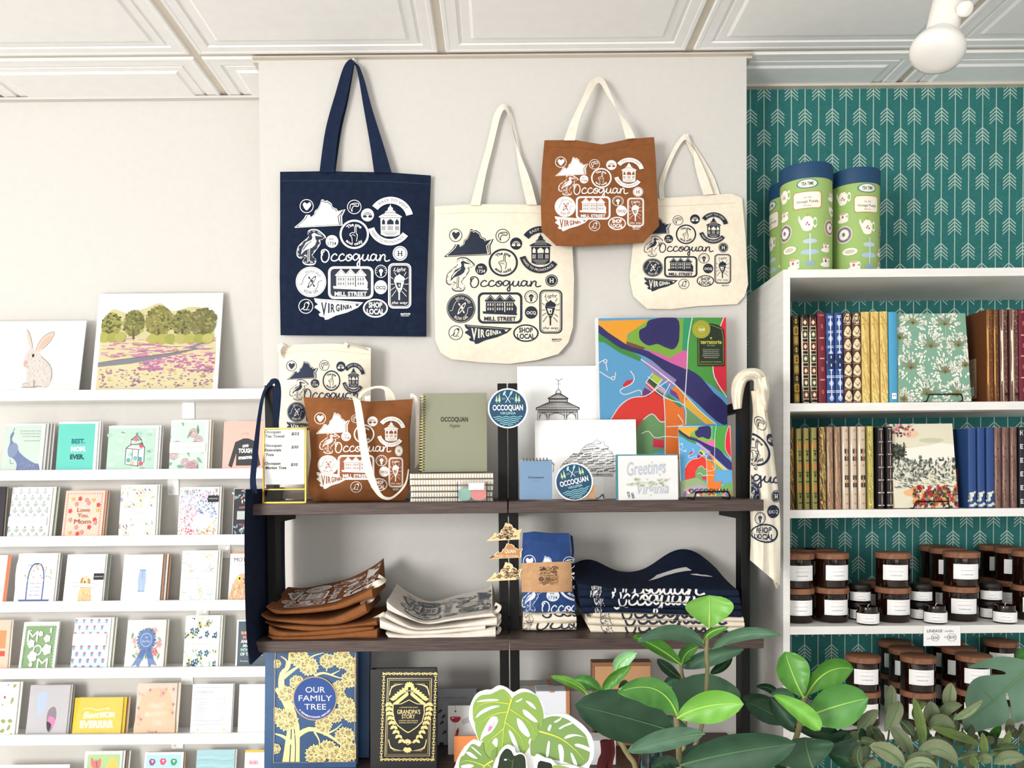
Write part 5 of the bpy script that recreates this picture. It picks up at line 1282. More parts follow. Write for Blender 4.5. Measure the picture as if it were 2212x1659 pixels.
A.stroke([(300, 590), (370, 640), (400, 700), (398, 760)], 3, k, 3); A.xf()
pn = Panel(-66, 170, 900, 694, 2.235, 2.29, .0025, z=LIP[0])
flat('art_print', pn, A, 'white print of a sitting rabbit at the left end of the top ledge', 'art print', film=True, face='paper_bright')

# row under the top ledge
A = bg('#fbfbf9'); A.rect(0, .03, .92, 1, '#b9c9c0'); K = '#68769a'
A.smooth([(.20, .16), (.24, .18), (.20, .30), (.24, .36), (.34, .44), (.42, .56), (.60, .68), (.82, .78), (.92, .80), (.92, .99), (.42, .99), (.38, .80), (.30, .70), (.16, .62), (.12, .50), (.16, .38), (.15, .24)], K)
A.ell(.25, .52, .12, .15, '#7c89a8', 16, .4); A.stroke([(.21, .15), (.24, .08)], .015, K); A.stroke([(.2, .7), (.22, .78), (.3, .78)], .012, K)
A.spray(90, (.45, .70, .9, .98), lambda x, y, r: A.disc(x, y, .012, '#8e99b4', 6) if y > .45+.45*x else None, 1)
for i, w in enumerate((.52, .5, .44, .4)): A.text('She is clothed with strength and dignity', .90-w/2, .15+i*.055+(.03 if i == 3 else 0), .022, '#8d958f', w=w)
card(1, 0, 88, 916, A, 'pale grey-green card with a blue peacock', n=3, bk='#c4c4c2', dx=7, dY=.030)
A = bg('#fdfdfc'); A.rect(.0, .03, .93, 1, '#62bfb2')
A.text('BEST.', .30, .41, .085, '#1e6e74', w=.32, al='l', bold=.04) if 0 else None
A.text('BEST.', .52, .41, .085, '#1e7077', w=.34, bold=.05); A.text('MOM.', .54, .56, .085, '#fbfbfa', w=.38, bold=.05); A.text('EVER.', .52, .71, .085, '#17484e', w=.36, bold=.05)
card(1, 119, 205, 912, A, 'turquoise card reading BEST. MOM. EVER.', n=2, bk=['#f2f2f0', '#dedede'])
A = bg('#fbfbf8'); A.rect(.0, .05, .95, 1, '#aecbbd'); A.spray(30, (.02, .1, .93, .98), lambda x, y, r: A.ell(x, y, .06, .04, r.choice(['#a0c2b3', '#bfd6c9']), 10), 3)
k = '#4a3f42'
A.poly([(.37, .47), (.5, .40), (.74, .47), (.74, .78), (.62, .84), (.37, .80)], '#e3ebe4'); A.stroke([(.37, .47), (.37, .80), (.62, .84), (.74, .76), (.74, .46), (.62, .50), (.37, .47)], .015, k); A.stroke([(.62, .50), (.62, .84)], .015, k); A.stroke([(.5, .48), (.5, .82)], .01, k)
A.stroke([(.37, .47), (.46, .40), (.68, .38), (.74, .46)], .015, k); A.stroke([(.46, .39), (.46, .30), (.67, .30), (.68, .38)], .013, k); A.stroke([(.46, .30), (.57, .20), (.67, .30)], .015, k); A.ring(.57, .17, .015, .018, .008, k); A.ell(.56, .28, .04, .05, '#e06a7c', 10); A.ell(.67, .43, .04, .04, '#e0506a', 10)
for x, y, c in ((.43, .72, '#5aa6a6'), (.5, .77, '#c9b8a0'), (.56, .68, '#6fb5b2'), (.66, .70, '#4f9aa6'), (.68, .79, '#d95a6e'), (.45, .6, '#9ccac2')): A.ell(x, y, .04, .05, c, 8)
card(1, 228, 337, 920, A, 'pale green card with a glass lantern terrarium', n=2, bk=['#f0f0ee', '#c9c9c8'])
def dahl(x, y, r):
    if r.random() < .45:
        for q in range(3):
            for i in range(10+q*3): a = i*6.28/(10+q*3)+q*.3; A_.ell(x+(.04+.035*q)*cos(a), y+(.03+.026*q)*sin(a), .015, .010, '#c9829e', 6, a)
            A_.lay -= 1
    else: A_.leaf(x, y, .2, .035, r.random()*6.28, r.choice(['#79a58a', '#5f9078', '#90b79a']))
def pbuild(bgc, fn, n, seed, **k):
    global A_
    A_ = bg('#f4f4ee'); A_.rect(.0, .04, .93, .98, bgc); A_.clip = (0, .04, .93, .98); A_.spray(n, (0, 0, .95, 1), fn, seed); return band(A_, wr=.95, **k)
card(1, 364, 446, 908, pbuild('#c4dfcd', dahl, 22, 6), 'card pack with mint paper and pink dahlias and a white band', n=2, bk=['#efeee6', '#cfc6ad'], face='#f2f2ea')
A = bg('#eeb5aa'); A.poly([(.3, .40), (.42, .36), (.5, .33), (.62, .33), (.72, .36), (.82, .40), (.95, .85), (.86, .90), (.78, .62), (.78, .86), (.34, .86), (.34, .62), (.24, .90), (.15, .86)], '#3a3a3e')
A.arctext('HAPPY MOTHERS DAY', .55, .36, .12, .03, '#e9a79c', 110); A.text('one', .56, .50, .07, '#fbfbfa', slant=.1, bold=.04, rot=-.1); A.text('TOUGH', .56, .61, .08, '#fbfbfa', w=.34, bold=.05); A.text('mama', .57, .73, .07, '#fbfbfa', w=.34, bold=.05, rot=-.05)
card(1, 479, 566, 911, A, 'pink card with a black leather jacket', n=1, bk='#f0c9c0')

# second row
card(2, -80, 0, 1052, bg('#2f2a30'), 'dark card cut by the left edge of the picture, second row', n=1, bk='#8a8378', face='#2f2a30')
def tul(x, y, r): pass
A_ = bg('#eeefe8'); A_.clip = (0, 0, .95, 1)
for j in range(9):
    for i in range(6):
        x, y = .02+i*.2+(j % 2)*.1, .06+j*.12
        for d in (0, .028): A_.stroke([(x-.05, y+d), (x-.03, y+.025+d), (x, y+.035+d), (x+.03, y+.025+d), (x+.05, y+d)], .009, '#7f967e', 2)
        A_.stroke([(x, y-.02), (x, y+.065)], .008, '#7f967e'); A_.ell(x, y-.02, .018, .022, '#8ea6c0', 8)
A_.clip = None; band(A_, y0=.56, y1=.74, wr=.95)
card(2, 10, 98, 1053, A_, 'card pack patterned with sage green and blue tulips', n=2, bk=['#f0f0e9', '#a8b09c'], dx=8, dY=.036)
A = bg('#efc2b2'); c = '#dd7d78'
for i in range(15): A.disc(.07+.86*i/14, .06, .014, c, 6); A.disc(.07+.86*i/14, .95, .014, c, 6)
for i in range(18): A.disc(.06, .09+.82*i/17, .014, c, 6); A.disc(.93, .09+.82*i/17, .014, c, 6)
for (x, y, kk) in ((.2, .17, 'y'), (.38, .17, 'r'), (.55, .2, 'p'), (.72, .19, 'y'), (.85, .4, 'y'), (.8, .6, 'r'), (.3, .28, 'p'), (.6, .26, 'p'), (.18, .6, 'p'), (.2, .85, 'y'), (.4, .88, 'r'), (.5, .85, 'p'), (.35, .75, 'p'), (.68, .75, 'r'), (.82, .66, 'p'), (.16, .42, 'r'), (.86, .3, 'r')):
    if kk == 'y': A.smooth([(x, y-.01), (x+.04, y-.025), (x+.03, y+.02), (x, y+.045), (x-.03, y+.02), (x-.04, y-.025)], '#efb24a', 3)
    else: A.flower(x, y, .05, '#d9433f' if kk == 'r' else '#ee8f92')
A.text('Love', .5, .44, .085, '#8b4a30', w=.32); A.text('You,', .5, .55, .085, '#8b4a30', w=.28); A.text('Mom', .5, .68, .095, '#8b4a30', w=.42)
card(2, 128, 214, 1060, A, 'pink card reading Love You, Mom with small flowers', n=2, bk=['#d99c86', '#c3b9a6'], dY=.034)
def pom(x, y, r):
    q = r.random()
    if q < .25: A_.ell(x, y, .10, .075, '#f0d9a2', 12, .3); A_.ell(x, y, .07, .05, '#f3ece2', 10, .3); A_.ell(x, y, .04, .02, '#8f7fb8', 8, .6)
    elif q < .5: A_.flower(x, y, .05, '#8f7fb8', '#e8c67c')
    elif q < .8: A_.leaf(x, y, .14, .02, r.random()*6.28, '#a9b39a')
    else: A_.stroke([(x-.12, y), (x, y-.06), (x+.12, y+.05)], .009, '#8f9a84', 3)
card(2, 252, 331, 1048, pbuild('#fbf9f4', pom, 46, 8), 'card pack with gold pomegranates and purple flowers', n=2, bk=['#eef0e8', '#dfe2d6'])
A = bg('#fdfdfc'); r = random.Random(4)
for _ in range(420):
    x, y = .03+.94*r.random(), .03+.94*r.random()
    if (x-.62)**2/.06+(y-.66)**2/.02 < 1: continue
    if x < .5: c = ['#9a86c2', '#b7a2d4', '#d98fb0', '#e0567c', '#d93f60'][min(4, int(y*5))]
    else: c = ['#c9406e', '#5b6cae', '#4d62b0', '#efb94a', '#e8983e'][min(4, int(y*5))]
    if y < .15: c = r.choice(['#5fa39a', '#9a86c2', '#d9406e'])
    A.flower(x, y, .024, r.choice([c, c, c, '#6fa392']), None, 3, r.random()*3); A.lay -= 1
A.lay += 1; A.text('loved you', .62, .65, .03, '#e9d9d6', w=.2)
A.rect(.72, .16, 1.0, .29, '#222224'); A.text('E.FRANCES', .86, .235, .028, '#cfcfcf', w=.22)
card(2, 380, 466, 1053, A, 'white card covered in rainbow coloured small flowers', n=2, bk=['#f0efec', '#b9b6ae'])
A = bg('#33323a')
A.spray(40, (0, 0, 1, .27), lambda x, y, r: A.leaf(x, y, .09, .02, r.random()*6.28, r.choice(['#e7e3dc', '#7fb5a4', '#e58a94'])), 3); A.spray(40, (0, .78, 1, 1), lambda x, y, r: A.leaf(x, y, .09, .02, r.random()*6.28, r.choice(['#e7e3dc', '#7fb5a4', '#8f9fe0'])), 4)
A.rect(.1, .45, .9, .62, '#b9c4c0'); A.text('HAPPY MOTHERS DAY', .5, .4, .045, '#e08a80', w=.7); A.text('TO MY OTHER MOM', .5, .75, .045, '#e08a80', w=.7)
card(2, 499, 580, 1056, A, 'black card with bright flowers beside the hanging navy tote', n=1, bk='#e3e2de', dx=-3)

# third row
A = bg('#fdfdfc'); A.rect(.9, 0, 1, 1, '#e2704a')
card(3, -70, 4, 1200, A, 'white card with an orange edge, cut by the left side', n=0, dY=.034)
A = bg('#fbfbfb'); A.smooth([(.0, .1), (.5, .02), (.95, .1), (.97, .6), (.8, .9), (.1, .9)], '#f0ecec')
A.stroke([(.30, .93), (.30, .45), (.38, .24), (.50, .20), (.62, .24), (.70, .45), (.70, .93)], .035, '#4c6394', 3); A.poly([(.10, .89), (.90, .89), (.86, .94), (.14, .94)], '#4c6394'); A.stroke([(.05, .52), (.95, .52)], .012, '#d9c0ba')
for i, (s_, h) in enumerate((('MOM', .035), ("YOU'RE", .035), ('TOTES', .035), ('MY FAVE', .035))): A.text(s_, .5, .60+i*.075, h, '#7683a8', w=.26)
A.spray(34, (.08, .16, .92, .5), lambda x, y, r: A.disc(x, y, .018, r.choice(['#e8a86a', '#d88f8a', '#8d9cc4', '#edc66a']), 7) if y > .52-.42*(1-abs(x-.5)*1.4) else None, 2)
card(3, 21, 107, 1196, A, 'white card with a blue outlined tote bag full of flowers', n=2, bk=['#ebe9e6', '#b9b6b2'], dY=.034)
A = bg('#fdfdfc'); A.text('THE BEST', .42, .30, .06, '#dfe2e0', w=.34); A.text('HUMAN MOM', .42, .38, .06, '#dfe2e0', w=.62)
A.spray(8, (.1, .1, .8, .22), lambda x, y, r: A.disc(x, y, .02, r.choice(['#f2e2a8', '#e3ebe4']), 7), 2)
A.smooth([(.42, .99), (.38, .8), (.42, .62), (.46, .5), (.52, .42), (.60, .46), (.66, .55), (.70, .75), (.72, .99)], '#dfb98c'); A.ell(.52, .54, .11, .10, '#e4c39a', 14); A.ell(.44, .52, .035, .07, '#b98350', 8, .3); A.ell(.63, .54, .035, .07, '#b98350', 8, -.3); A.disc(.52, .55, .02, '#3a2a20', 8)
A.spray(40, (.44, .72, .68, .97), lambda x, y, r: A.stroke([(x, y), (x+.01, y+.04)], .008, r.choice(['#f1dcbf', '#c99a66'])), 3)
A.poly([(.2, .56), (.82, .59), (.82, .67), (.2, .64)], '#fbf8f2'); A.stroke([(.2, .56), (.82, .59), (.82, .67), (.2, .64), (.2, .56)], .008, '#8c857c'); A.text('i love you', .51, .63, .04, '#8c857c', w=.4, slant=.3, rot=.04)
A.rect(.74, .38, 1.0, .51, '#1d1d1f'); A.text('E.FRANCES', .87, .46, .028, '#cfcfcf', w=.22)
card(3, 128, 212, 1198, A, 'white card with a golden dog holding a banner and a black tab', n=3, bk=['#e9ebe4', '#a6aea0', '#c9cdc4'], dx=4, dY=.034)
A = bg('#fdfdfe'); A.poly([(.43, .31), (.59, .31), (.61, .5), (.59, .75), (.51, .75), (.51, .45), (.505, .75), (.42, .75), (.40, .5)], '#9db3cf'); A.stroke([(.43, .315), (.59, .315)], .02, '#71809c'); A.stroke([(.42, .74), (.505, .74)], .015, '#71809c'); A.stroke([(.515, .74), (.59, .74)], .015, '#71809c'); A.stroke([(.508, .33), (.508, .5)], .006, '#71809c')
A.text('Thank you for holding me', .5, .19, .018, '#b4b4b8', w=.5); A.text('when I needed it', .5, .23, .018, '#b4b4b8', w=.4); A.text('I love your jeans and genes as much as mine', .5, .85, .015, '#c4c4c8', w=.62)
card(3, 253, 338, 1198, A, 'white card with a pair of blue jeans and kraft envelopes behind', n=3, bk=['#a07a5e', '#f4f3f0', '#a88468'], dx=6, dY=.034, bt=0)
def pais(x, y, r):
    c = r.choice(['#d9b27c', '#8fb2bd', '#c9c29a', '#c3d0c4'])
    pts = [(x+.1*cos(t*.7)*(1-t/9), y+.08*sin(t*.7)*(1-t/9)) for t in range(8)]; A_.stroke(pts, .012, c, 2)
card(3, 381, 459, 1190, pbuild('#fbfaf6', pais, 42, 5), 'card pack with gold and blue paisley scrolls', n=2, bk=['#eef0e6', '#dfe2d4'], dY=.034)
A = bg('#fdfcfb'); A.smooth([(.05, .98), (.08, .7), (.2, .5), (.3, .42), (.45, .40), (.6, .45), (.7, .6), (.75, .98)], '#d9b08c')
A.spray(110, (.08, .5, .7, .97), lambda x, y, r: A.stroke([(x, y), (x+.01, y+.05)], .012, r.choice(['#f2e0cc', '#a8744e', '#c48d64', '#8c5a3c'])), 7)
A.disc(.30, .50, .055, '#f0d44a', 14); A.disc(.31, .50, .028, '#1d1815', 10); A.stroke([(.42, .5), (.5, .56), (.44, .6)], .02, '#4a4038'); A.text('MOTHER', .45, .16, .08, '#4a4848', w=.66); A.text('we go way back', .45, .24, .03, '#8c8a8a', w=.4)
card(3, 487, 560, 1196, A, 'white card with a brown owl beside the hanging navy tote', n=1, bk='#c69c74', dx=2, bt=4, dY=.03)

# fourth row
A = bg('#f3b8a6'); A.rect(.1, .2, .9, .55, '#e98a5c'); A.rect(.1, .6, .9, .7, '#d94a3c')
card(4, -75, 4, 1340, A, 'coral pink card cut by the left side, fourth row', n=1, bk='#e9dccb', dx=5)
A = bg('#f3f2ee'); G = '#7d9c70'; A.rect(.07, .07, .94, .94, G)
for i in range(15):
    q = .08+.86*i/14
    for x, y in ((q, .07), (q, .94)): A.disc(x, y, .017, '#f3f2ee', 6)
    for x, y in ((.07, q), (.94, q)): A.disc(x, y, .014, '#f3f2ee', 6)
WW = '#fbfbf9'
A.text('M', .30, .40, .22, WW, bold=.0, w=.30); A.rect(.15, .17, .26, .185, WW); A.text('O', .48, .68, .22, WW, w=.26); A.text('M', .66, .93, .2, WW, w=.30); A.text('1', .80, .22, .1, WW, w=.05)
for x, y, r_ in ((.52, .24, .07), (.72, .34, .10), (.28, .44, .11), (.74, .56, .14), (.36, .70, .14), (.34, .86, .06)): A.smooth([(x+r_*cos(a)*(1 if i % 2 else .8), y+.85*r_*sin(a)*(1 if i % 2 else .8)) for i, a in enumerate([q*6.283/10 for q in range(10)])], WW, 3); A.disc(x, y, .018, '#d9b27c', 8)
A.text('FIRST CLASS', .11, .68, .04, '#5e7c54', w=.36, rot=-1.5708)
card(4, 28, 106, 1344, A, 'green postage stamp shaped card reading MOM with white flowers', n=1, bk='#e4e3de', dx=2, dY=.036)
A_ = bg('#eef0e8'); A_.rect(0, .02, .93, 1, '#c3e0e6'); A_.clip = (0, .02, .93, 1)
for j in range(9):
    for i in range(6):
        x, y = .04+i*.21+(j % 2)*.1, .05+j*.125; A_.stroke([(x, y), (x-.01, y+.05)], .010, '#5f9aa8'); A_.leaf(x-.01, y+.05, .05, .012, -.6, '#6aa7b8'); A_.leaf(x-.01, y+.05, .05, .012, -2.4, '#8fc3d0'); A_.ell(x, y-.01, .036, .024, '#c7688c', 9); A_.ell(x-.005, y+.008, .02, .012, '#8d7cc0', 7)
A_.clip = None; band(A_, y0=.30, y1=.52, wr=.93)
card(4, 141, 220, 1335, A_, 'card pack with pink carnations on pale blue paper', n=2, bk=['#f4f4ec', '#c9ccbd'], dx=7, dY=.036)
A = bg('#fbfbf9'); A.spray(30, (.15, .12, .9, .72), lambda x, y, r: A.leaf(x, y, .14, .03, r.random()*6.28, r.choice(['#a9bd98', '#8faa88', '#c3cfae'])), 5); A.spray(14, (.15, .2, .9, .7), lambda x, y, r: A.flower(x, y, .07, r.choice(['#f0b7bd', '#e77f8c', '#f7f1dc']), '#e5c46a'), 6)
B1 = '#5f7fb8'
A.poly([(.42, .55), (.56, .6), (.44, .80), (.36, .97), (.30, .88), (.18, .92), (.32, .72)], B1); A.poly([(.52, .6), (.66, .55), (.70, .72), (.84, .90), (.70, .88), (.64, .97), (.58, .78)], B1)
for i in range(22): a = i*6.283/22; A.ell(.52+.20*cos(a), .40+.185*sin(a), .055, .026, '#7694c6' if i % 2 else '#5878b4', 8, a)
A.disc(.52, .40, .19, '#6b8bc2', 24); A.ring(.52, .40, .14, .13, .012, '#dfe6f2'); A.text('1st', .52, .37, .05, '#eef2f8', slant=.3); A.text('Best Mom', .52, .45, .05, '#eef2f8', w=.2, slant=.3)
card(4, 258, 343, 1339, A, 'white card with a big blue prize ribbon', n=1, bk='#c6c0ae', dx=6, dY=.034, film=True)
def blu(x, y, r):
    q = r.random()
    if q < .28: A_.flower(x, y, .07, '#2f5f86', '#f3e3ae')
    elif q < .45: A_.ell(x, y, .08, .06, '#f2d9a6', 12); A_.ell(x, y, .03, .025, '#2f5f86', 8)
    elif q < .8: A_.leaf(x, y, .13, .022, r.random()*6.28, '#92b494')
    else: A_.stroke([(x-.12, y), (x, y-.06), (x+.12, y+.05)], .009, '#92b494', 3)
card(4, 386, 462, 1330, pbuild('#fbfaf4', blu, 60, 12), 'card pack with dark blue and cream flowers', n=2, bk=['#eff1e8', '#c2c6b6'], dY=.034)
A = bg('#fbfbfa'); A.rect(.05, .03, 1, 1, '#4c5c66')
for i, (s_, c) in enumerate((('SHE BELIEVED', '#f0a890'), ('IN STRONG', '#f08f70'), ('AND BRIGHT', '#f2f0ec'), ('AND SHINE', '#f2f0ec'), ('WITHOUT FEAR', '#a9d8d0'), ('OF THE DARK', '#d9ebe6'))): A.text(s_, .14+.34, .29+i*.085, .055, c, w=.68 if len(s_) > 9 else .56, bold=.04)
A.text('Proverbs 31', .30, .84, .03, '#dfe4e6', w=.3)
card(4, 500, 572, 1339, A, 'dark slate card with bold white and coral lettering', n=0, dY=.026)

# fifth row
def ber(x, y, r): A_.disc(x, y, .03, '#b0304a', 8) if r.random() < .4 else A_.leaf(x, y, .15, .04, r.random()*6.28, '#8d9a5a')
card(5, -62, 16, 1474, pbuild('#fbf8f2', ber, 40, 2), 'card pack with red berries cut by the left side', n=1, bk='#e3e4da', dx=7, dY=.034)
A = bg('#d4d2d8'); A.smooth([(.2, .2), (.4, .12), (.45, .4), (.3, .6), (.22, .5)], '#c7d7ee'); A.smooth([(.5, .5), (.66, .42), (.72, .62), (.6, .9), (.5, .8)], '#9c8f96'); A.smooth([(.55, .6), (.7, .66), (.66, .8), (.52, .78)], '#f08fc0'); A.smooth([(.5, .7), (.62, .76), (.55, .88)], '#4a4246')
card(5, 40, 128, 1480, A, 'grey greeting card with pink figure inside glossy plastic', n=2, bk=['#d4d2d2', '#a9a29a'], dx=5, dY=.034, film=True)
A = bg('#e6c91e'); A.text('Best', .36, .52, .16, '#fbf8e0', w=.34, slant=.35, bold=.03, rot=-.05); A.text('MOM', .70, .50, .13, '#fbf8e0', w=.30, bold=.06); A.text('EVERRRR', .50, .76, .17, '#fbf8e0', w=.70, bold=.06); A.stroke([(.18, .30), (.3, .26), (.5, .32), (.72, .26), (.7, .32)], .02, '#fbf8e0', 3)
card(5, 141, 247, 1507, A, 'bright yellow card reading Best MOM EVERRRR in plastic', n=2, bk=['#d8b42c', '#b59a7c'], dx=8, dY=.026, film=True)
A = bg('#e2d3c0'); A.smooth([(.05, 1), (.05, .5), (.2, .18), (.5, .08), (.8, .18), (.95, .5), (.95, 1)], '#ecc29a')
A.spray(60, (.05, .1, .95, .98), lambda x, y, r: A.flower(x, y, .035, r.choice(['#ec93a8', '#e9a850', '#b04a60', '#f3c9c0']), None, 4) if (abs(x-.5) > .30 or y < .25 or y > .88) else None, 3)
A.text('Happy', .5, .46, .11, '#f8e6cf', w=.4, slant=.3, rot=-.08, bold=.02); A.text('Mothers', .48, .62, .11, '#f8e6cf', w=.5, slant=.3, rot=-.08, bold=.02); A.text('Day', .56, .78, .11, '#f8e6cf', w=.26, slant=.3, rot=-.08, bold=.02)
card(5, 277, 364, 1476, A, 'peach arched card with pink flowers in plastic', n=1, bk='#d9cdbb', dx=8, dY=.034, film=True)
A = bg('#fbfbfd'); k = '#8f919c'
A.stroke([(.08, .06), (.92, .06), (.92, .96), (.08, .96), (.08, .06)], .008, k); A.text('PARENT', .34, .18, .06, k, w=.42); A.text('REPORT CARD', .34, .25, .035, k, w=.42)
for x in (.60, .70, .80): A.stroke([(x, .06), (x, .70)], .006, k)
for i in range(11): A.stroke([(.10, .32+i*.035), (.30+.2*((i*7) % 3)/3, .32+i*.035)], .006, k); [A.disc(x, .32+i*.035, .007, k, 5) for x in (.65, .75, .86)]
for y in (.28, .70, .78): A.stroke([(.08, y), (.92, y)], .006, k)
A.text('COMMENTS AND NOTES', .5, .75, .025, k, w=.5); A.text('thank you for being my', .5, .84, .02, k, w=.4); A.text('favourite parent', .5, .88, .02, k, w=.3); A.flower(.18, .88, .03, '#efd98c'); A.flower(.82, .88, .03, '#efd98c')
card(5, 399, 488, 1478, A, 'white report card style card with grey ruled lines', n=1, bk='#e7e7e8', dx=3, dY=.03)
A = bg('#fdfdfd'); A.stroke([(.35, .6), (.5, .55), (.6, .4), (.7, .42), (.72, .55), (.85, .62), (.7, .7), (.5, .68), (.35, .6)], .008, '#cfd4dc', 3); A.smooth([(.5, .62), (.6, .55), (.7, .62), (.6, .68)], '#dcebe2')
card(5, 503, 580, 1478, A, 'plain white card with a faint pencil drawing', n=0, dY=.026)

# lowest visible row: only the tops show
card(6, -40, 128, 1652, bg('#f7f2ea'), 'wide cream card showing only its top edge at bottom left', n=0, dY=.02, face='#f3e3d8')
A = bg('#f4f6f0'); A.rect(.07, .06, .95, 1, '#a9cf86'); A.smooth([(.16, .12), (.3, .2), (.42, .14), (.44, .28), (.36, .36), (.2, .3)], '#d9605c'); A.smooth([(.6, .3), (.74, .12), (.86, .2), (.88, .32), (.78, .4)], '#f0c93c'); A.stroke([(.3, .16), (.36, .34)], .02, '#3a2a2a')
card(6, 158, 240, 1623, A, 'green card with a pink and a yellow butterfly', n=3, bk=['#e9ece6', '#8c7a70', '#dfe0da'], dx=6, dY=.034, film=True)
A = bg('#f6f6f2'); A.rect(.04, .05, .95, 1, '#a6dcd4')
for x, y, c in ((.2, .2, '#8f4a80'), (.48, .19, '#e04a70'), (.76, .2, '#3f8f70'), (.2, .5, '#3f70b0'), (.48, .5, '#e8c04a'), (.76, .5, '#b04a50')): A.poly([(x-.09, y-.02), (x-.05, y-.07), (x+.06, y-.06), (x+.09, y), (x+.03, y+.07), (x-.05, y+.06)], c); A.poly([(x-.03, y-.04), (x+.04, y-.03), (x, y+.02)], '#f3d9e6')
card(6, 290, 375, 1625, A, 'aqua card printed with coloured gemstones', n=1, bk='#9c7c66', dx=5, dY=.034)
A = bg('#9fd4de'); A.spray(30, (0, .0, 1, .9), lambda x, y, r: A.stroke([(x-.2, y), (x+.2, y+.02)], .03, r.choice(['#8ccad6', '#b9e0e4', '#7fc0d0'])), 3); A.clip = None
A2 = bg('#a9d8e0')
for i in range(14): A2.stroke([(.0, .1+i*.05), (.4, .09+i*.05), (.7, .12+i*.05), (1, .1+i*.05)], .016, ['#8ccad6', '#bfe3e6', '#74bccd'][i % 3], 3)
card(6, 405, 488, 1620, A2, 'light blue seascape card', n=1, bk='#dfe4e6', dx=5, dY=.034, film=True)
A = bg('#fdfcf9'); A.rect(0, 0, 1, .05, '#edb84c'); A.text('MAMA', .3, .28, .08, '#e88aa0', w=.3, bold=.05); A.text('MOM', .78, .24, .09, '#ee8a4a', w=.26, bold=.05); A.text('MUM', .45, .48, .08, '#5f8f98', w=.24, bold=.05); A.text('MOMMY', .7, .7, .08, '#e88aa0', w=.4, bold=.05)
card(6, 512, 580, 1620, A, 'white card with coloured words MAMA and MOM', n=0, dY=.03)
# ------------------------------------------------------------------ books on the lower board of the dark unit
def trace(A, a, b): A.xf(a, b); return A
g6 = 5.0273
def z6(x, y): return (560+x/g6, 1380+y/g6)
GF = 'gold_foil'
A = Art(); A.xf((0, 0, 2212, 1403), (560, 1380, 1000, 1659)); A.clip = (560+160/g6, 1400, 560+1052/g6, 1380+1335/g6)
LIN = 5
def limb(pts, w): A.stroke(pts, w, GF, 3, False, True)
limb([(345, 1345), (360, 1150), (370, 950), (330, 760), (250, 620), (180, 540)], 190); A.stroke([(330, 1340), (345, 1100), (350, 900)], 12, '#1d3f66', 3); A.stroke([(390, 1340), (395, 1150), (380, 980)], 10, '#1d3f66', 3); A.stroke([(290, 700), (220, 610)], 9, '#1d3f66')
limb([(350, 760), (250, 560), (250, 380), (320, 300), (330, 150)], 90); limb([(260, 420), (380, 330), (450, 290)], 50); limb([(290, 330), (300, 240), (235, 190)], 30); limb([(520, 300), (560, 200), (700, 150)], 28)
limb([(400, 1060), (540, 980), (700, 1020), (830, 1100), (900, 1160)], 60); limb([(700, 1040), (820, 990), (900, 920)], 26); limb([(600, 1010), (650, 1100), (660, 1190)], 22); limb([(600, 400), (700, 370), (830, 410), (900, 430)], 30); limb([(780, 390), (880, 340)], 20); limb([(360, 1130), (260, 1060), (170, 1030)], 50); limb([(730, 350), (745, 300)], 14)
def clump(x, y, R_):
    r = random.Random(int(x*7+y))
    for i in range(7):
        a0 = r.random()*6.28
        cx, cy = x+R_*.55*cos(i*.9), y+R_*.5*sin(i*.9)
        for q in range(9): A.leaf(cx, cy, R_*.55, R_*.15, a0+q*.7, GF); A.lay -= 1
        A.lay += 1
        for q in range(9): a = a0+q*.7+.05; A.stroke([(cx+R_*.1*cos(a), cy+R_*.1*sin(a)), (cx+R_*.42*cos(a), cy+R_*.42*sin(a))], 4, '#1d3f66'); A.lay -= 1
        A.lay += 1
for q in ((430, 200, 110), (540, 300, 105), (740, 240, 85), (900, 220, 110), (1000, 280, 90), (985, 440, 95), (190, 270, 50), (410, 470, 80), (300, 600, 95), (870, 520, 75), (880, 640, 75), (300, 880, 125), (190, 820, 80), (700, 930, 95), (830, 830, 85), (950, 720, 95), (1000, 820, 90), (930, 1060, 110), (620, 1260, 120), (740, 1200, 110), (870, 1280, 120), (980, 1220, 110), (180, 1190, 60)): clump(*q)
A.disc(608, 645, 240, '#b99a74', 48); A.disc(608, 645, 228, '#274a8c', 48)
for s_, y, w in (('OUR', 580, 210), ('FAMILY', 672, 360), ('TREE', 765, 235)): A.text(s_, 612, y, 62, '#f1e6dc', w=w)
A.arctext('A GENERATIONAL HISTORY', 608, 645, 212, 18, '#f1e6dc', 110, -90, .02, True)
A.clip = None
A.stroke([(178, 150), (160, 1342), (1035, 1330), (1048, 150)], 7, '#b99a74'); A.xf()
zC = zCm
pn = Panel(574, 769, 1652, 1396, 1.86, 1.885, .03, z=zC+.003)
mottled('book_blue', '#1c3c62', '#2c5c8c', 5, .35, .05); mottled('book_black', '#17181a', '#202124', 8, .35, .05)
e = empty('book', pn.o)
mb = MB(); pn.slab(mb, 'book_blue', th=.003); A.emit(mb, lambda x, y, o: pn.px(x, y, o), base=.0005); pn.slab(mb, 'book_blue', off=-.032, th=.003); pn.slab(mb, 'book_blue', u0=-.02, u1=.008, off=-.001, th=.033); mb.build('cover', e)
mb = MB(); pn.slab(mb, '#efe8d6', off=-.003, th=.028, u0=.02, u1=.985, v0=.01, v1=.99); mb.build('pages', e)
tag(e, 'blue and gold hardcover book reading OUR FAMILY TREE with a gold tree', 'book')
q = Panel(600, 797, 1640, 1400, 1.925, 1.95, .03, z=zC+.003); mb = MB(); q.slab(mb, 'book_blue'); tag(mb.build('book', origin=q.o), 'dark blue book half hidden behind the big blue and gold one', 'book')

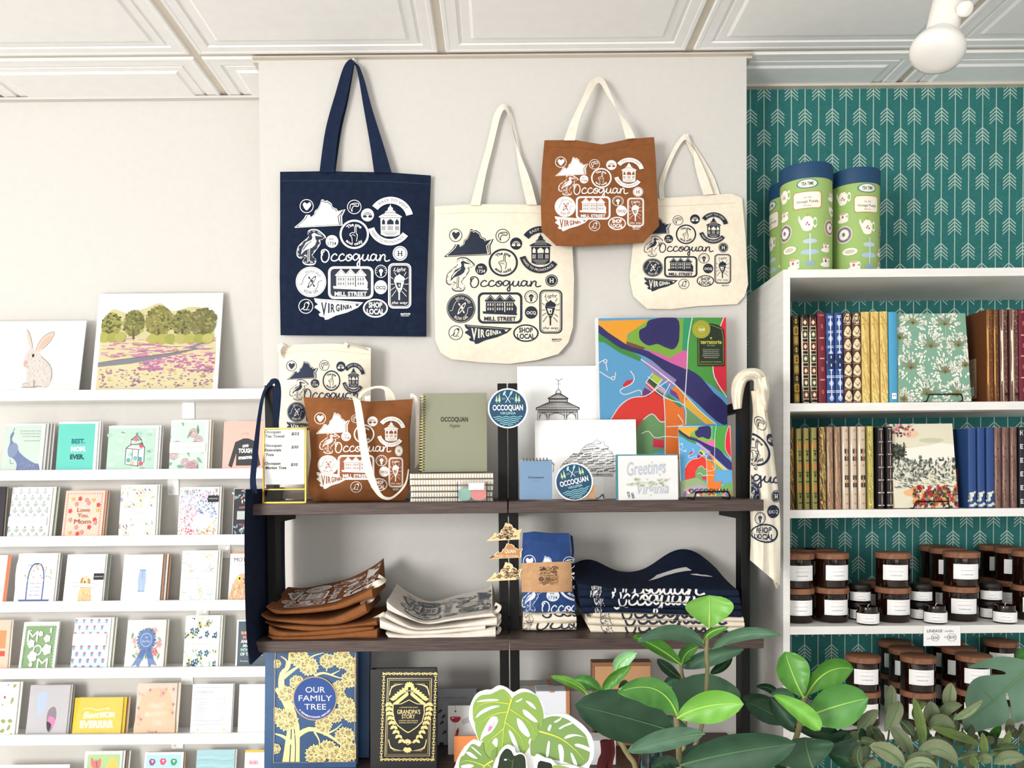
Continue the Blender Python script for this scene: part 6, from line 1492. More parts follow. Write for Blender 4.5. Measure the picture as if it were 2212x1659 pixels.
A = Art(); A.xf((0, 0, 2212, 1403), (560, 1380, 1000, 1659))
for x0, y0, x1, y1, w in ((1395, 430, 1872, 1240, 7), (1412, 448, 1855, 1222, 4), (1365, 1275, 1365, 1275, 1)):
    if w > 2: A.stroke([(x0, y0), (x1, y0), (x1-25, y1+30), (x0-30, y1+34), (x0, y0)], w, GF)
for i in range(24):
    t = i/23
    for x, y in ((1350+t*570, 378), (1340+t*550, 1310)): A.flower(x, y, 17, GF, None, 3, i*1.3); 
for i in range(30):
    t = i/29
    for x, y in ((1355-t*30, 380+t*930), (1918-t*30, 380+t*930)): A.flower(x, y, 17, GF, None, 3, i*1.3)
SH = [(1450, 705), (1540, 700), (1600, 670), (1632, 655), (1665, 675), (1720, 700), (1795, 705), (1800, 800), (1775, 900), (1715, 960), (1640, 1010), (1615, 1020), (1580, 1000), (1500, 940), (1465, 880), (1448, 790)]
def lf(x, y, a, l=62, w=19): A.leaf(x, y, l, w, a, GF)
for sg in (-1, 1):
    cx = 1632
    A.stroke([(cx, 560), (cx+sg*90, 600), (cx+sg*150, 660)], 6, GF, 3)
    for q in range(7):
        lf(cx+sg*(20+q*22), 560+q*16, (-1.0 if sg > 0 else -2.1)+sg*.15*q); lf(cx+sg*(20+q*22), 575+q*18, (1.2 if sg > 0 else 1.9)+.0*q)
    A.stroke([(cx+sg*210, 680), (cx+sg*215, 800), (cx+sg*170, 950), (cx+sg*80, 1080), (cx-18, 1150)], 6, GF, 4)
    for q in range(9):
        t = q/8; x = cx-4+sg*(215-140*t*t); y = 690+t*400
        lf(x, y, (.4 if sg > 0 else 2.7)+sg*.3, 60, 18); lf(x, y, (2.2 if sg > 0 else .9), 55, 16)
    for q in range(5):
        A.stroke([(cx+sg*(215-4*q), 610-q*22), (cx+sg*(200-8*q), 540-8*q), (cx+sg*(150-22*q), 478+2*q)], 11, GF, 3, False, True)
        A.stroke([(cx-20+sg*(205-4*q), 1090+q*22), (cx-20+sg*(190-8*q), 1160+8*q), (cx-20+sg*(140-22*q), 1222-2*q)], 11, GF, 3, False, True)
for a in range(5): lf(1632, 520, -2.5+a*.48, 60, 20); lf(1612, 1180, .65+a*.48, 60, 20); lf(1612, 1130, -2.5+a*.48, 50, 16)
A.poly(SH, GF); A.poly(scaled(SH, .94, (1625, 820)), '#1a1b1e')
A.text("GRANDPA'S", 1625, 812, 46, GF, w=250, bold=.01); A.text('STORY', 1622, 862, 44, GF, w=145, bold=.01)
A.text('A GRANDFATHER LEGACY', 1626, 748, 13, GF, w=205); A.text('A MEMORY AND KEEPSAKE', 1620, 892, 13, GF, w=210); A.text('JOURNAL FOR MY FAMILY', 1620, 914, 13, GF, w=200); A.xf()
pn = Panel(804, 943, 1655, 1446, 1.84, 1.86, .03, z=zC+.003); e = empty('book', pn.o)
mb = MB(); pn.slab(mb, 'book_black', th=.003); A.emit(mb, lambda x, y, o: pn.px(x, y, o), base=.0005); pn.slab(mb, 'book_black', off=-.03, th=.003); pn.slab(mb, 'book_black', u0=-.03, u1=.008, off=-.001, th=.031); mb.build('cover', e)
mb = MB(); pn.slab(mb, '#efe8d6', off=-.003, th=.026, u0=.02, u1=.985, v0=.01, v1=.99); mb.build('pages', e)
tag(e, "black and gold hardcover book reading GRANDPA'S STORY", 'book')

# packets behind
g7 = 5.267
def z7(x, y): return (940+x/g7, 1380+y/g7)
A = Art(); A.xf((0, 0, 2212, 1469), (940, 1380, 1360, 1659)); A.text('POP UP GREETING CARD', 150, 682, 22, '#8d8f94', w=430, bold=.03); A.text('WITH ENVELOPE', 90, 708, 15, '#9c9ea2', w=190)
for q in ((80, 800), (120, 860), (100, 930), (130, 1040)): A.leaf(q[0], q[1], 70, 14, 2.4, '#4a4c52')
A.stroke([(30, 770), (150, 780), (130, 1110), (40, 1100)], 3, '#a9abb0'); A.rect(48, 1175, 95, 1215, '#3a3c40'); A.xf()
pn = Panel(900, 1030, 1620, 1488, 2.02, 2.03, .01, z=zC); flat('card_packet', pn, A, 'grey pop-up greeting card packet behind the black and gold book', 'card packet', artmap='px', face='#b4b6bc')
pn = Panel(1030, 1070, 1620, 1492, 2.035, 2.04, .01, z=zC); flat('card_packet', pn, None, 'dark grey packet standing behind the monstera cut-out', 'card packet', face='#6c6f74')
A = Art(); A.xf((0, 0, 2212, 1469), (940, 1380, 1360, 1659)); A.rect(228, 755, 234, 815, '#c9c4c2'); A.disc(231, 824, 11, '#a03a48', 12); A.arc(230, 890, 0, 62, 180, 360, '#b52a3c', 20); A.ell(230, 890, 62, 9, '#d95a66', 20); A.ell(200, 902, 13, 6, '#fbf4f2', 10); A.stroke([(228, 950), (225, 1060)], 3, '#c9c4c2')
for i in range(4): A.stroke([(300+i*5, 930+i*14), (390, 890+i*16)], 4, '#6c6662')
A.smooth([(225, 1120), (240, 1050), (262, 1008), (270, 1040), (262, 1090), (240, 1130)], '#c44a30'); A.disc(252, 1048, 9, '#1d1815', 8); A.xf()
pn = Panel(968, 1042, 1640, 1524, 1.95, 1.965, .002, z=zC); flat('greeting_card', pn, A, 'white card with a red wine glass beside the monstera cut-out', 'greeting card', artmap='px', face='paper_bright')
pn = Panel(981, 1050, 1650, 1590, 1.9, 1.905, .004, z=zC); A = Art(); A.stroke([(.3, .45), (.5, .3), (.9, .25)], .04, '#f6c49c', 3); A.stroke([(.5, .5), (.8, .35)], .03, '#d9402c', 3); flat('greeting_card', pn, A, 'orange rounded card behind the monstera cut-out', 'greeting card', face='#ee9254')
def simplebox(x0, x1, y0, Y, dp, col, edge, label, z=None, name='gift_box'):
    a, b = P(x0, 1500, Y), P(x1, 1500, Y); zt = P((x0+x1)/2, y0, Y).z; z = zC if z is None else z
    e = empty(name, ((a.x+b.x)/2, Y, z)); MB().box(a.x, b.x, Y, Y+dp, z, zt, col, .002).build('box_body', e)
    if edge:
        w = (b.x-a.x)*.13
        for q in ((b.x-w, b.x+.0006), ): MB().box(q[0], q[1], Y-.0006, Y+dp+.0006, z, zt+.0006, edge, .002).build('metal_band', e)
        MB().box(a.x+.4*(b.x-a.x), a.x+.55*(b.x-a.x), Y-.0008, Y+.001, zt-.003, zt+.0012, edge, .0004).build('clasp', e)
    return tag(e, label, 'box')
newmat('satin_grey', '#a9abae', .3, .3)
simplebox(1108, 1192, 1480, 1.96, .05, 'satin_grey', 'copper', 'grey and copper gift box behind the monstera cut-out, rear one')
simplebox(1158, 1231, 1493, 1.90, .05, '#dfe2ea', 'copper', 'white gift box with copper corner between the monstera cut-out and the plant')
MBx = MB(); c0 = P(1192, 1515, 1.8995)
MBx.tube([c0+Vector((-.006, 0, .008)), c0+Vector((-.006, 0, -.004)), c0+Vector((0, 0, -.009)), c0+Vector((.006, 0, -.004)), c0+Vector((.006, 0, .008))], .0004, '#c4c6cc')
simplebox(1232, 1305, 1492, 2.0, .04, '#b9b4b2', None, 'pale printed box behind the large dark plant leaf')
e = simplebox(1281, 1406, 1432, 2.0, .035, '#c9986e', None, 'tan box with a copper rim standing behind the plant')
pq = Panel(1283, 1404, 1620, 1434, 1.9995, None, .001); mb = MB()
a, b = P(1281, 1500, 2.0).x, P(1406, 1500, 2.0).x; zt = P(1343, 1432, 2.0).z
mb.box(a-.002, b+.002, 1.998, 2.036, zt-.008, zt+.002, '#94684a', .001).box(a-.002, a+.004, 1.998, 2.036, zC, zt-.008, '#94684a', .001); mb.build('rim', e)
simplebox(1255, 1330, 1600, 1.87, .06, '#e8eaee', None, 'white box below the dark plant leaf at the bottom')
t = MB().tube(cat([P(1298, 1700, 1.6), P(1300, 1650, 1.6), P(1308, 1628, 1.6), P(1306, 1600, 1.6)], 4), [.009]*13, '#5a1a1e', 12); t.tube(cat([P(1313, 1700, 1.61), P(1315, 1650, 1.61), P(1320, 1625, 1.61), P(1318, 1600, 1.61)], 4), [.008]*13, '#6a1f22', 12)
o = t.build('glossy_candle', smooth=True); tag(o, 'pair of glossy dark red twisted tapers at the bottom behind the plant', 'candle')

# ------------------------------------------------------------------ bookcase: books
gb = 4.2375
def spine(row_y, x0, x1, yt, yb, col, deco, label, group, Y=2.012, dp=.13, tilt=0, side=None):
    s = lambda x, y: (1690+x/gb, row_y+y/gb)
    zb = ZW[0] if row_y == 640 else ZW[1]
    a = P(*s(x0, (yt+yb)/2), Y).x; b = P(*s(x1, (yt+yb)/2), Y).x; zt = P(*s((x0+x1)/2, yt), Y).z
    e = empty('book', ((a+b)/2, Y, zb)); hh = zt-zb; w = b-a; sh = math.tan(math.radians(tilt))
    def X(x, z): return x-sh*(z-zb)
    mb = MB(); n = 10                                    # rounded spine
    prof = [(a+w*(1-cos(pi*i/n))/2, Y+.004-.004*sin(pi*i/n)) for i in range(n+1)]
    vs = [(X(x, z)+(sh*hh/2), y, z) for z in (zb, zt) for x, y in prof+[(b, Y+dp), (a, Y+dp)]]; m = n+3
    mb.add(vs, [list(range(m-1, -1, -1)), list(range(m, 2*m))]+[[i, (i+1) % m, m+(i+1) % m, m+i] for i in range(m)], col)
    if deco:
        A = Art(); deco(A); A.t = [t_ for t_ in A.t if max(t_[0][1], t_[1][1], t_[2][1]) < 1.004]
        A.emit(mb, lambda x, y, o: Vector((X(a+w*x, zt-hh*y)+sh*hh/2, Y+.004-.004*sin(math.acos(max(-1, min(1, 1-2*x))))-o, zt-hh*y)), .35, eps=.00006, base=.0002)
    mb.build('cover', e, smooth=False)
    if side:                                             # price label on the back board, facing the aisle
        A = Art(); A.rect(0, 0, 1, 1, side); [A.stroke([(.1, .10+i*.05), (.9-.15*(i % 3), .10+i*.05)], .012, '#8a6a5c') for i in range(9)]
        A.rect(.12, .70, .88, .93, 'paper_bright'); [A.rect(.2+i*.07, .74, .225+i*.07, .89, INK) for i in range(8)]
        lb = MB(); A.emit(lb, lambda x, y, o: Vector((a+sh*hh/2-sh*(hh*(.50-.44*y))-.0006-o, Y+dp-.012-x*(dp*.55), zb+hh*(.50-.44*y))))
        lb.build('price_label', e)
    MB().box(a+.002+sh*hh/2-sh*hh, b-.002+sh*hh/2-sh*hh, Y+.01, Y+dp-.003, zt+.0001, zt+.0006, '#d8cba0').build('pages', e)
    tag(e, label, 'book', group); return e
def bands(c, ys, w=.012): return lambda A: [A.rect(0, y, 1, y+w, c) for y in ys]
def speck(cols, n, seed, sz=.05, edge=None):
    def f(A):
        A.clip = (0, 0, 1, 1); A.spray(n, (0, 0, 1, 1), lambda x, y, r: A.ell(x, y, sz*(1+r.random())*3, sz*.35, r.choice(cols), 6, r.random()), seed); A.clip = None
        if edge: A.rect(0, 0, .14, 1, edge); A.rect(.86, 0, 1, 1, edge)
    return f
def d_olive(A):
    A.rect(.05, .01, .95, .99, '#6d5a2c')
    for i in range(9): y = .02+i*.108; c = ['#1d1a12', '#a8842f', '#8a7434'][i % 3]; A.rect(.1, y, .9, y+.09, c); A.poly([(.5, y+.01), (.85, y+.045), (.5, y+.08), (.15, y+.045)], '#b4903c' if c != '#a8842f' else '#4a3c18')
def d_cream(A):
    A.rect(0, 0, 1, 1, '#1c1614')
    A.rect(.0, .03, .16, .97, '#e9dcc2'); A.rect(.84, .03, 1, .97, '#c3ae92')
    for i in range(7): y = .05+i*.135; A.rect(.2, y, .8, y+.075, '#6a2420' if i % 2 == 0 else '#3c4a34'); A.poly([(.5, y+.01), (.75, y+.04), (.5, y+.068), (.25, y+.04)], '#e5d6b4'); A.rect(.1, y+.082, .9, y+.09, '#e5d6b4'); A.rect(.1, y+.122, .9, y+.129, '#e5d6b4')
def d_burg(A):
    A.rect(0, .02, 1, .035, '#b4685a')
    for y in (.27, .495, .73): A.rect(0, y, 1, y+.014, '#d99a80')
    for y in (.15, .39, .62, .87): A.ring(.5, y, .14, .014, .02, '#b45a58', 12)
def d_blue(A):
    for i in range(6): y = .03+i*.165; [A.rect(0, y+d, 1, y+d+.007, '#e6ebf4') for d in (0, .016)]; A.smooth([(.5, y+.05), (.8, y+.085), (.5, y+.12), (.2, y+.085)], '#a9b9dc', 2); A.disc(.5, y+.085, .09, '#dfe6f4', 6)
    A.rect(.1, .45, .9, .62, '#1c2f5a'); A.rect(.44, .47, .56, .5, '#e6ebf4'); A.rect(.44, .56, .56, .59, '#e6ebf4')
def d_pearl(A):
    A.rect(0, 0, 1, 1, '#54362e')
    for i in range(7):
        y = .005+i*.142; A.smooth([(.5, y), (.8, y+.03), (1, y+.09), (.6, y+.12), (.05, y+.095), (.2, y+.03)], '#e3d2ac', 3)
        A.stroke([(0, y+.03), (.5, y+.09), (1, y+.03)], .012, '#4a2c26'); A.rect(0, y+.122, 1, y+.128, '#c9b28c')
def cover(pn, mb, k, A, u=True): pn.slab(mb, k, '#d8cba0'); A.emit(mb, pn.uv)
def d_leath(A): A.rect(.0, 0, .18, 1, '#d9a45c'); A.clip = (0, 0, 1, 1); A.spray(60, (.2, 0, 1, 1), lambda x, y, r: A.ell(x, y, .1, .012, r.choice(['#7a4c28', '#93622f']), 6), 3)
def d_ivory(A): A.rect(0, 0, .32, 1, '#efe6d2'); A.rect(.32, 0, 1, 1, '#6d4a40'); A.clip = (.3, 0, 1, 1); A.spray(110, (.3, 0, 1, 1), lambda x, y, r: A.ell(x, y, .08, .008, r.choice(['#a8857a', '#4a2c26']), 6), 3); A.clip = None; [A.rect(.22, i/60, .32, i/60+.008, '#a08c7c') for i in range(60)]; A.rect(.4, .90, .8, .93, '#1c1a22')
def d_yel(A): speck(['#c79f4c', '#f3e29e', '#b98f40'], 150, 5, .035)(A)
row1 = [(103, 157, 175, '#2c2412', d_olive, 'dark olive and gold book at the far left of the upper book row', 0), (180, 245, 165, '#1c1614', d_cream, 'black book with cream framed panels on the upper row, left of two alike', 1), (255, 320, 165, '#1c1614', d_cream, 'black book with cream framed panels on the upper row, right of two alike', 1), (330, 402, 150, '#6f2430', d_burg, 'burgundy book with thin pink bands left of the blue ones', 0), (408, 482, 155, '#2c4a86', d_blue, 'blue ribbed book on the upper row, left of two alike', 2), (488, 560, 150, '#2c4a86', d_blue, 'blue ribbed book on the upper row, right of two alike', 2), (567, 640, 150, '#54362e', d_pearl, 'cream lozenge patterned brown book, left of two alike', 3), (648, 722, 148, '#54362e', d_pearl, 'cream lozenge patterned brown book, right of two alike', 3), (733, 805, 142, '#e0c374', d_yel, 'yellow patterned book, left of three alike', 4), (822, 892, 140, '#e0c374', d_yel, 'yellow patterned book, middle of three alike', 4), (902, 972, 138, '#e0c374', d_yel, 'yellow patterned book, right of three alike', 4), (980, 1060, 142, '#4a9cc4', lambda A: (A.rect(.25, .89, .75, .955, 'paper_bright'), A.rect(.35, .91, .65, .925, INK)), 'plain sky blue book beside the green flowered cover', 0), (1880, 1938, 118, '#6b3f22', d_leath, 'tan and brown leather-like book, left of two, its back board and price label showing', 5), (1945, 1988, 122, '#5c3820', d_leath, 'narrow brown leather-like book, right of two beside the ivory edged ones', 5), (2003, 2068, 118, '#6d4a40', d_ivory, 'ivory edged brown book on the upper row, left of two alike', 6), (2095, 2165, 116, '#6d4a40', d_ivory, 'ivory edged brown book on the upper row, right of two alike', 6), (2172, 2245, 120, '#6a1f30', d_burg, 'burgundy book at the right edge of the upper row', 7)]
GR = [None, 'black books with cream panels', 'blue ribbed books', 'cream lozenge books', 'yellow books', 'leather-like books', 'ivory edged books', None]
for x0, x1, yt, col, dc, lb, g_ in row1: spine(640, x0, x1, yt, 968, col, dc, lb, GR[g_], tilt=1.0, side='#b99878' if x0 == 1880 else None)
def d_gold(A): speck(['#b98c3c', '#6a4a1c', '#1c120c', '#caa254'], 130, 6, .04)(A)
def d_ol2(A):
    A.rect(.0, 0, .16, 1, '#d2bb62')
    for i in range(4): y = .14+i*.26; A.rect(.2, y+.04, .9, y+.11, '#b87a45'); A.rect(.2, y-.01, .9, y+.005, '#3c4a24'); A.rect(.2, y+.135, .9, y+.15, '#3c4a24'); A.poly([(.55, y+.15), (.8, y+.18), (.55, y+.21), (.3, y+.18)], '#3c4420')
def d_pink(A): A.rect(0, 0, .2, 1, '#cdb491'); speck(['#b9735c', '#6f7a5a', '#d9c3a2', '#8c5a4a'], 120, 8, .035)(A)
def d_check(A):
    A.rect(0, 0, .22, 1, '#f0e4d4')
    for y in (.27, .36, .59, .68): A.rect(.3, y, .92, y+.055, '#23353a')
    for y in (.335, .655): A.disc(.6, y, .09, '#c48a5c', 6)
    for y in (.05, .16, .47, .82, .93): A.ell(.62, y, .22, .012, '#b59a74', 8)
def d_dot(A):
    for i in range(8): y = .02+i*.155; A.rect(0, y, 1, y+.012, '#e6ddd2'); A.rect(.3, y+.003, .7, y+.009, '#3a2c2c'); A.disc(.5, y+.09, .08, '#b9a096', 6)
def d_bflo(A): A.spray(16, (.05, .80, .95, .98), lambda x, y, r: A.ell(x, y, .22, .018, r.choice(['#eef0e6', '#d9dccc', '#c4cbb4']), 8), 4)
def d_brn(A): A.rect(0, 0, .2, 1, '#a78c84'); speck(['#6a5048', '#4a342e'], 60, 3, .03)(A)
def d_dk(A):
    for i in range(6): A.rect(.1, .04+i*.17, .45, .10+i*.17, '#dcdcdc'); A.rect(.2, .05+i*.17, .45, .09+i*.17, '#23252c')
row2 = [(62, 112, 180, '#3a2414', d_gold, 'dark gold speckled book at the far left of the lower book row', 0), (138, 182, 195, '#8a8450', d_ol2, 'olive book with orange panels on the lower row, left of three alike', 1), (205, 250, 190, '#8a8450', d_ol2, 'olive book with orange panels on the lower row, middle of three alike', 1), (275, 322, 185, '#8a8450', d_ol2, 'olive book with orange panels on the lower row, right of three alike', 1), (343, 403, 180, '#54382c', speck(['#e0c874', '#c4a44c', '#3a2418'], 140, 4, .04), 'brown book with a glittering gold speckled spine', 0), (415, 470, 178, '#9c7d66', d_pink, 'tan floral book on the lower row, left of two alike', 2), (488, 540, 178, '#9c7d66', d_pink, 'tan floral book on the lower row, right of two alike', 2), (555, 610, 175, '#cdb9a4', d_check, 'cream book with dark squares, left of three alike', 3), (630, 684, 175, '#cdb9a4', d_check, 'cream book with dark squares, middle of three alike', 3), (700, 765, 175, '#cdb9a4', d_check, 'cream book with dark squares, right of three alike', 3), (788, 840, 172, '#b9ae5c', speck(['#8c7c34', '#e6dc94'], 120, 4, .035), 'yellow green book left of the black banded ones', 0), (880, 936, 180, '#242022', d_dot, 'black book with white bands, left of two alike', 4), (962, 1016, 175, '#242022', d_dot, 'black book with white bands, right of two alike', 4), (1708, 1780, 188, '#2d4a80', d_bflo, 'blue book with white flowers at its foot, left of three alike', 5), (1792, 1860, 185, '#2d4a80', d_bflo, 'blue book with white flowers at its foot, middle of three alike', 5), (1874, 1944, 182, '#2d4a80', d_bflo, 'blue book with white flowers at its foot, right of three alike', 5), (1950, 2008, 185, '#7a5c54', d_brn, 'dusty brown book on the lower row, left of three alike', 6), (2022, 2082, 182, '#7a5c54', d_brn, 'dusty brown book on the lower row, middle of three alike', 6), (2098, 2154, 180, '#7a5c54', d_brn, 'dusty brown book on the lower row, right of three alike', 6), (2175, 2240, 180, '#23252c', d_dk, 'dark book with white marks at the right edge of the lower row', 0)]
GR2 = [None, 'olive books with orange panels', 'tan floral books', 'cream books with dark squares', 'black banded books', 'blue books with flowers', 'dusty brown books']
for x0, x1, yt, col, dc, lb, g_ in row2: spine(880, x0, x1, yt, 935, col, dc, lb, GR2[g_], tilt=.8, side='#d9685c' if x0 == 1708 else None)

# face-out covers
pn = Panel(1690+1078/gb, 1690+1730/gb, 864, 640+158/gb, 2.006, 2.035, .018, z=ZW[0]+.002)
A = bg('#7fa892'); A.clip = (0, 0, 1, 1)
def umb(x, y, R_, seed):
    r = random.Random(seed)
    for i in range(60):
        a = r.random()*pi*1.5+pi*.75+.0; q = R_*(.35+.65*r.random()); cx, cy = x+q*cos(a), y+q*sin(a)*.85
        A.leaf(cx, cy, .045, .011, a+r.uniform(-.4, .4), '#f4f2e4'); A.lay -= 1
    for i in range(26): a = r.random()*6.28; q = R_*(.6+.5*r.random()); A.leaf(x+q*cos(a), y+q*sin(a)*.85, .04, .011, a, '#f4f2e4'); A.lay -= 1
    for i in range(14): a = pi+pi*i/13; A.stroke([(x, y), (x+R_*.7*cos(a), y+R_*.6*sin(a))], .005, '#8a7a4a'); A.lay -= 1
    A.disc(x, y, .02, '#94703c', 8); A.lay += 1
for i, q in enumerate(((.25, .11, .17), (.70, .13, .19), (.05, .28, .14), (.48, .38, .2), (.87, .37, .15), (.18, .62, .2), (.66, .67, .18), (.95, .60, .13), (.38, .92, .2), (.80, .93, .19), (.05, .98, .12))): umb(*q, i)
A.stroke([(.70, .13), (.70, .35), (.72, .48), (.78, .58)], .006, '#cfd2bc', 3); A.clip = None
e = empty('book', pn.o); mb = MB(); cover(pn, mb, '#7fa892', A); mb.build('cover', e); tag(e, 'face-out green book covered in white allium flowers', 'book')
pn = Panel(1690+1028/gb, 1690+1610/gb, 1098, 880+150/gb, 2.006, 2.035, .018, z=ZW[1]+.002)
A = bg('#e3dcc4'); A.clip = (0, 0, 1, 1)
A.poly([(.1, .30), (.3, .29), (.6, .26), (.8, .23), (1, .25), (1, .5), (.2, .5)], '#f2efe2'); A.ell(.65, .2, .2, .03, '#c9cbb0', 14); A.ell(.33, .12, .12, .05, '#eac7a4', 14); A.ell(.35, .82, .2, .05, '#edb784', 16)
A.spray(40, (0, .02, .35, .14), lambda x, y, r: A.leaf(x, y, .05, .014, r.random()*6.28, r.choice(['#c9646a', '#6a4a4c', '#e0a0a0'])), 1)
A.spray(260, (0, .25, .22, .42), lambda x, y, r: A.leaf(x, y, .04, .01, r.random()*6.28, r.choice(['#54584c', '#8c8f80', '#3c4440'])), 2)
A.spray(420, (0, .42, 1, .66), lambda x, y, r: A.leaf(x, y, .05, .012, r.random()*6.28, r.choice(['#4c5654', '#8f9488', '#e6e3d4', '#65706a', '#e6e3d4'])), 3)
A.spray(160, (0, .62, 1, .76), lambda x, y, r: A.stroke([(x, y), (x+.05, y+.01)], .008, r.choice(['#4c5654', '#f2efe2', '#8f9488'])), 4)
A.spray(110, (.3, .76, 1, .97), lambda x, y, r: A.flower(x, y, .035, r.choice(['#d9402c', '#e8703c', '#f0ae5c', '#f2ead8', '#c93040'])), 5); A.spray(70, (.3, .78, 1, .99), lambda x, y, r: A.leaf(x, y, .05, .014, r.random()*6.28, '#3f4c44'), 6); A.clip = None
e = empty('book', pn.o); mb = MB(); cover(pn, mb, '#e3dcc4', A); mb.build('cover', e); tag(e, 'face-out cream book with a painted landscape and red flowers', 'book')
easel(1690+1460/gb, 868, 2.004, .085, ZW[0], 'black wire easel holding the green allium book')
easel(1690+1340/gb, 1100, 2.004, .085, ZW[1], 'black wire easel holding the painted landscape book')
# ------------------------------------------------------------------ candles
def wrap(parent, c, r, z0, z1, half, lines, name='label', a0=0):
    A = Art(); A.rect(0, 0, 1, 1, 'paper'); A.rect(0, 0, 1, 1, 'paper_bright')
    for s_, y, h, k, w in lines: A.text(s_, .5, y, h, k, w=w)
    mb = MB(); h = z1-z0
    A.emit(mb, lambda x, y, o: Vector((c.x+(r+.0004+o)*sin(a0+half*(2*x-1)), c.y-(r+.0004+o)*cos(a0+half*(2*x-1)), z1-h*y)), .05, eps=.00014, base=.0002)
    return mb.build(name, parent)
LR = [('SOY CANDLE 11 OZ', .17, .035, '#9a9a9a', .5), ('SANDALWOOD', .42, .06, '#b8908c', .5), ('LINEAGE', .72, .075, '#77777a', .42), ('hand poured in small batches', .93, .03, '#b0b0b0', .8)]
JR, JH = .0395, .071
def big_jar(cx, cy, z, label, group, rot=.25, scent='SANDALWOOD'):
    rot = rot-math.atan2(cx, cy)+.12
    e = empty('candle_jar', (cx, cy, z)); c = Vector((cx, cy, z))
    MB().lathe([(.030, 0), (JR-.002, .001), (JR, .004), (JR, JH-.001), (JR-.0015, JH)], c, 'brown_glass', 36).build('jar', e, smooth=True)
    MB().lathe([(JR+.0005, JH), (JR+.0018, JH+.001), (JR+.0018, JH+.0125), (JR+.0005, JH+.014)], c, 'cork_lid', 36).build('wooden_lid', e, smooth=True)
    wrap(e, c, JR, z+.020, z+.057, .78, [LR[0], (scent, .45, .06, '#b8807c', .5), LR[2], LR[3]], 'label', rot)
    return tag(e, label, 'candle', group)
def tin(cx, cy, z, label, group):
    e = empty('candle_jar', (cx, cy, z)); c = Vector((cx, cy, z)); r = .0262
    MB().lathe([(r-.002, 0), (r, .002), (r, .028), (r-.002, .031)], c, 'brown_glass', 28).build('jar', e, smooth=True)
    MB().lathe([(r-.001, .031), (r-.0005, .0315), (r-.0005, .043), (r-.002, .0445)], c, 'black_lid', 28).build('black_lid', e, smooth=True)
    wrap(e, c, r, z+.004, z+.026, 1.1, [('SMALL CANDLE', .22, .05, '#9a9a9a', .4), ('CEDAR', .52, .09, '#b8807c', .3), ('LINEAGE', .85, .09, '#77777a', .4)], 'label', .1-math.atan2(cx, cy))
    return tag(e, label, 'candle', group)
def open_jar(cx, cy, z, label, group):
    e = empty('candle_jar', (cx, cy, z)); c = Vector((cx, cy, z)); r = .0262
    MB().lathe([(r-.003, 0), (r, .003), (r, .029), (r-.004, .033), (r-.004, .043), (r-.006, .0435), (r-.006, .030), (.001, .030)], c, 'brown_glass', 28).build('jar', e, smooth=True)
    MB().lathe([(r-.0062, .026), (r-.0062, .034), (.001, .0345)], c, 'wax_brown', 24).build('wax', e, smooth=True)
    MB().tube([c+Vector((0, 0, .034)), c+Vector((.001, 0, .045)), c+Vector((.004, -.001, .048))], .0009, 'wick', 6).build('wick', e)
    wrap(e, c, r, z+.004, z+.028, 1.25, [('TESTER', .22, .05, '#9a9a9a', .4), ('CEDAR', .52, .09, '#b8807c', .3), ('LINEAGE', .85, .09, '#77777a', .4)], 'label', .1-math.atan2(cx, cy))
    return tag(e, label, 'candle', group)
def jx(x, row, Y): return P(1690+x/gb, row, Y).x
z3 = ZW[2]; STK = JH+.0142
fr = [(135, 2.065), (450, 2.068), (1010, 2.062), (1628, 2.068), (2270, 2.075)]
nmj = ['first', 'second', 'third', 'fourth', 'fifth']
sc = ['EUCALYPTUS', 'GUAVA JAM', 'EUCALYPTUS', 'GRAPEFRUIT', 'FIG']
for i, (x, Y) in enumerate(fr):
    big_jar(jx(x, 1330, Y), Y, z3, 'large amber candle on the candle shelf, lower of the %s front stack from the left' % nmj[i], 'large amber candles on the upper candle shelf', .15+.1*(i % 3), sc[i])
    big_jar(jx(x-2+(10 if i == 3 else 0), 1330, Y), Y, z3+STK, 'large amber candle on the candle shelf, upper of the %s front stack from the left' % nmj[i], 'large amber candles on the upper candle shelf', .1+.12*((i+1) % 3), sc[i])
bk_ = [(165, 2.165, 'first'), (340, 2.17, 'second'), (1500, 2.165, 'fourth'), (2100, 2.16, 'fifth'), (850, 2.16, 'third')]
for x, Y, n_ in bk_:
    big_jar(jx(x, 1330, Y), Y, z3, 'large amber candle in the second rank, lower, behind the %s front stack' % n_, 'amber candles in the rear ranks', .0)
    if n_ != 'third': big_jar(jx(x, 1330, Y), Y, z3+STK, 'large amber candle in the second rank, upper, behind the %s front stack' % n_, 'amber candles in the rear ranks', .2)
for x, Y, n_ in ((1405, 2.23, 'fourth'), (1950, 2.23, 'fifth')):
    big_jar(jx(x, 1330, Y), Y, z3, 'large amber candle against the wallpaper, lower, near the %s front stack' % n_, 'amber candles in the rear ranks', .0)
    big_jar(jx(x, 1330, Y), Y, z3+STK, 'large amber candle against the wallpaper, upper, near the %s front stack' % n_, 'amber candles in the rear ranks', .3)
for i, (x, Y) in enumerate(((708, 2.09), (1268, 2.085), (1905, 2.09))):
    for j in (0, 1): tin(jx(x, 1330, Y), Y, z3+j*.0447, 'small black-lidded candle, %s of the %s small stack from the left' % (('lower', 'upper')[j], nmj[i]), 'small black-lidded candles')
for i, (x, Y) in enumerate(((780, 2.022), (1400, 2.028), (2035, 2.024))): open_jar(jx(x, 1330, Y), Y, z3, 'small open tester candle at the shelf front, %s of three from the left' % ('first', 'second', 'third')[i], 'open tester candles')
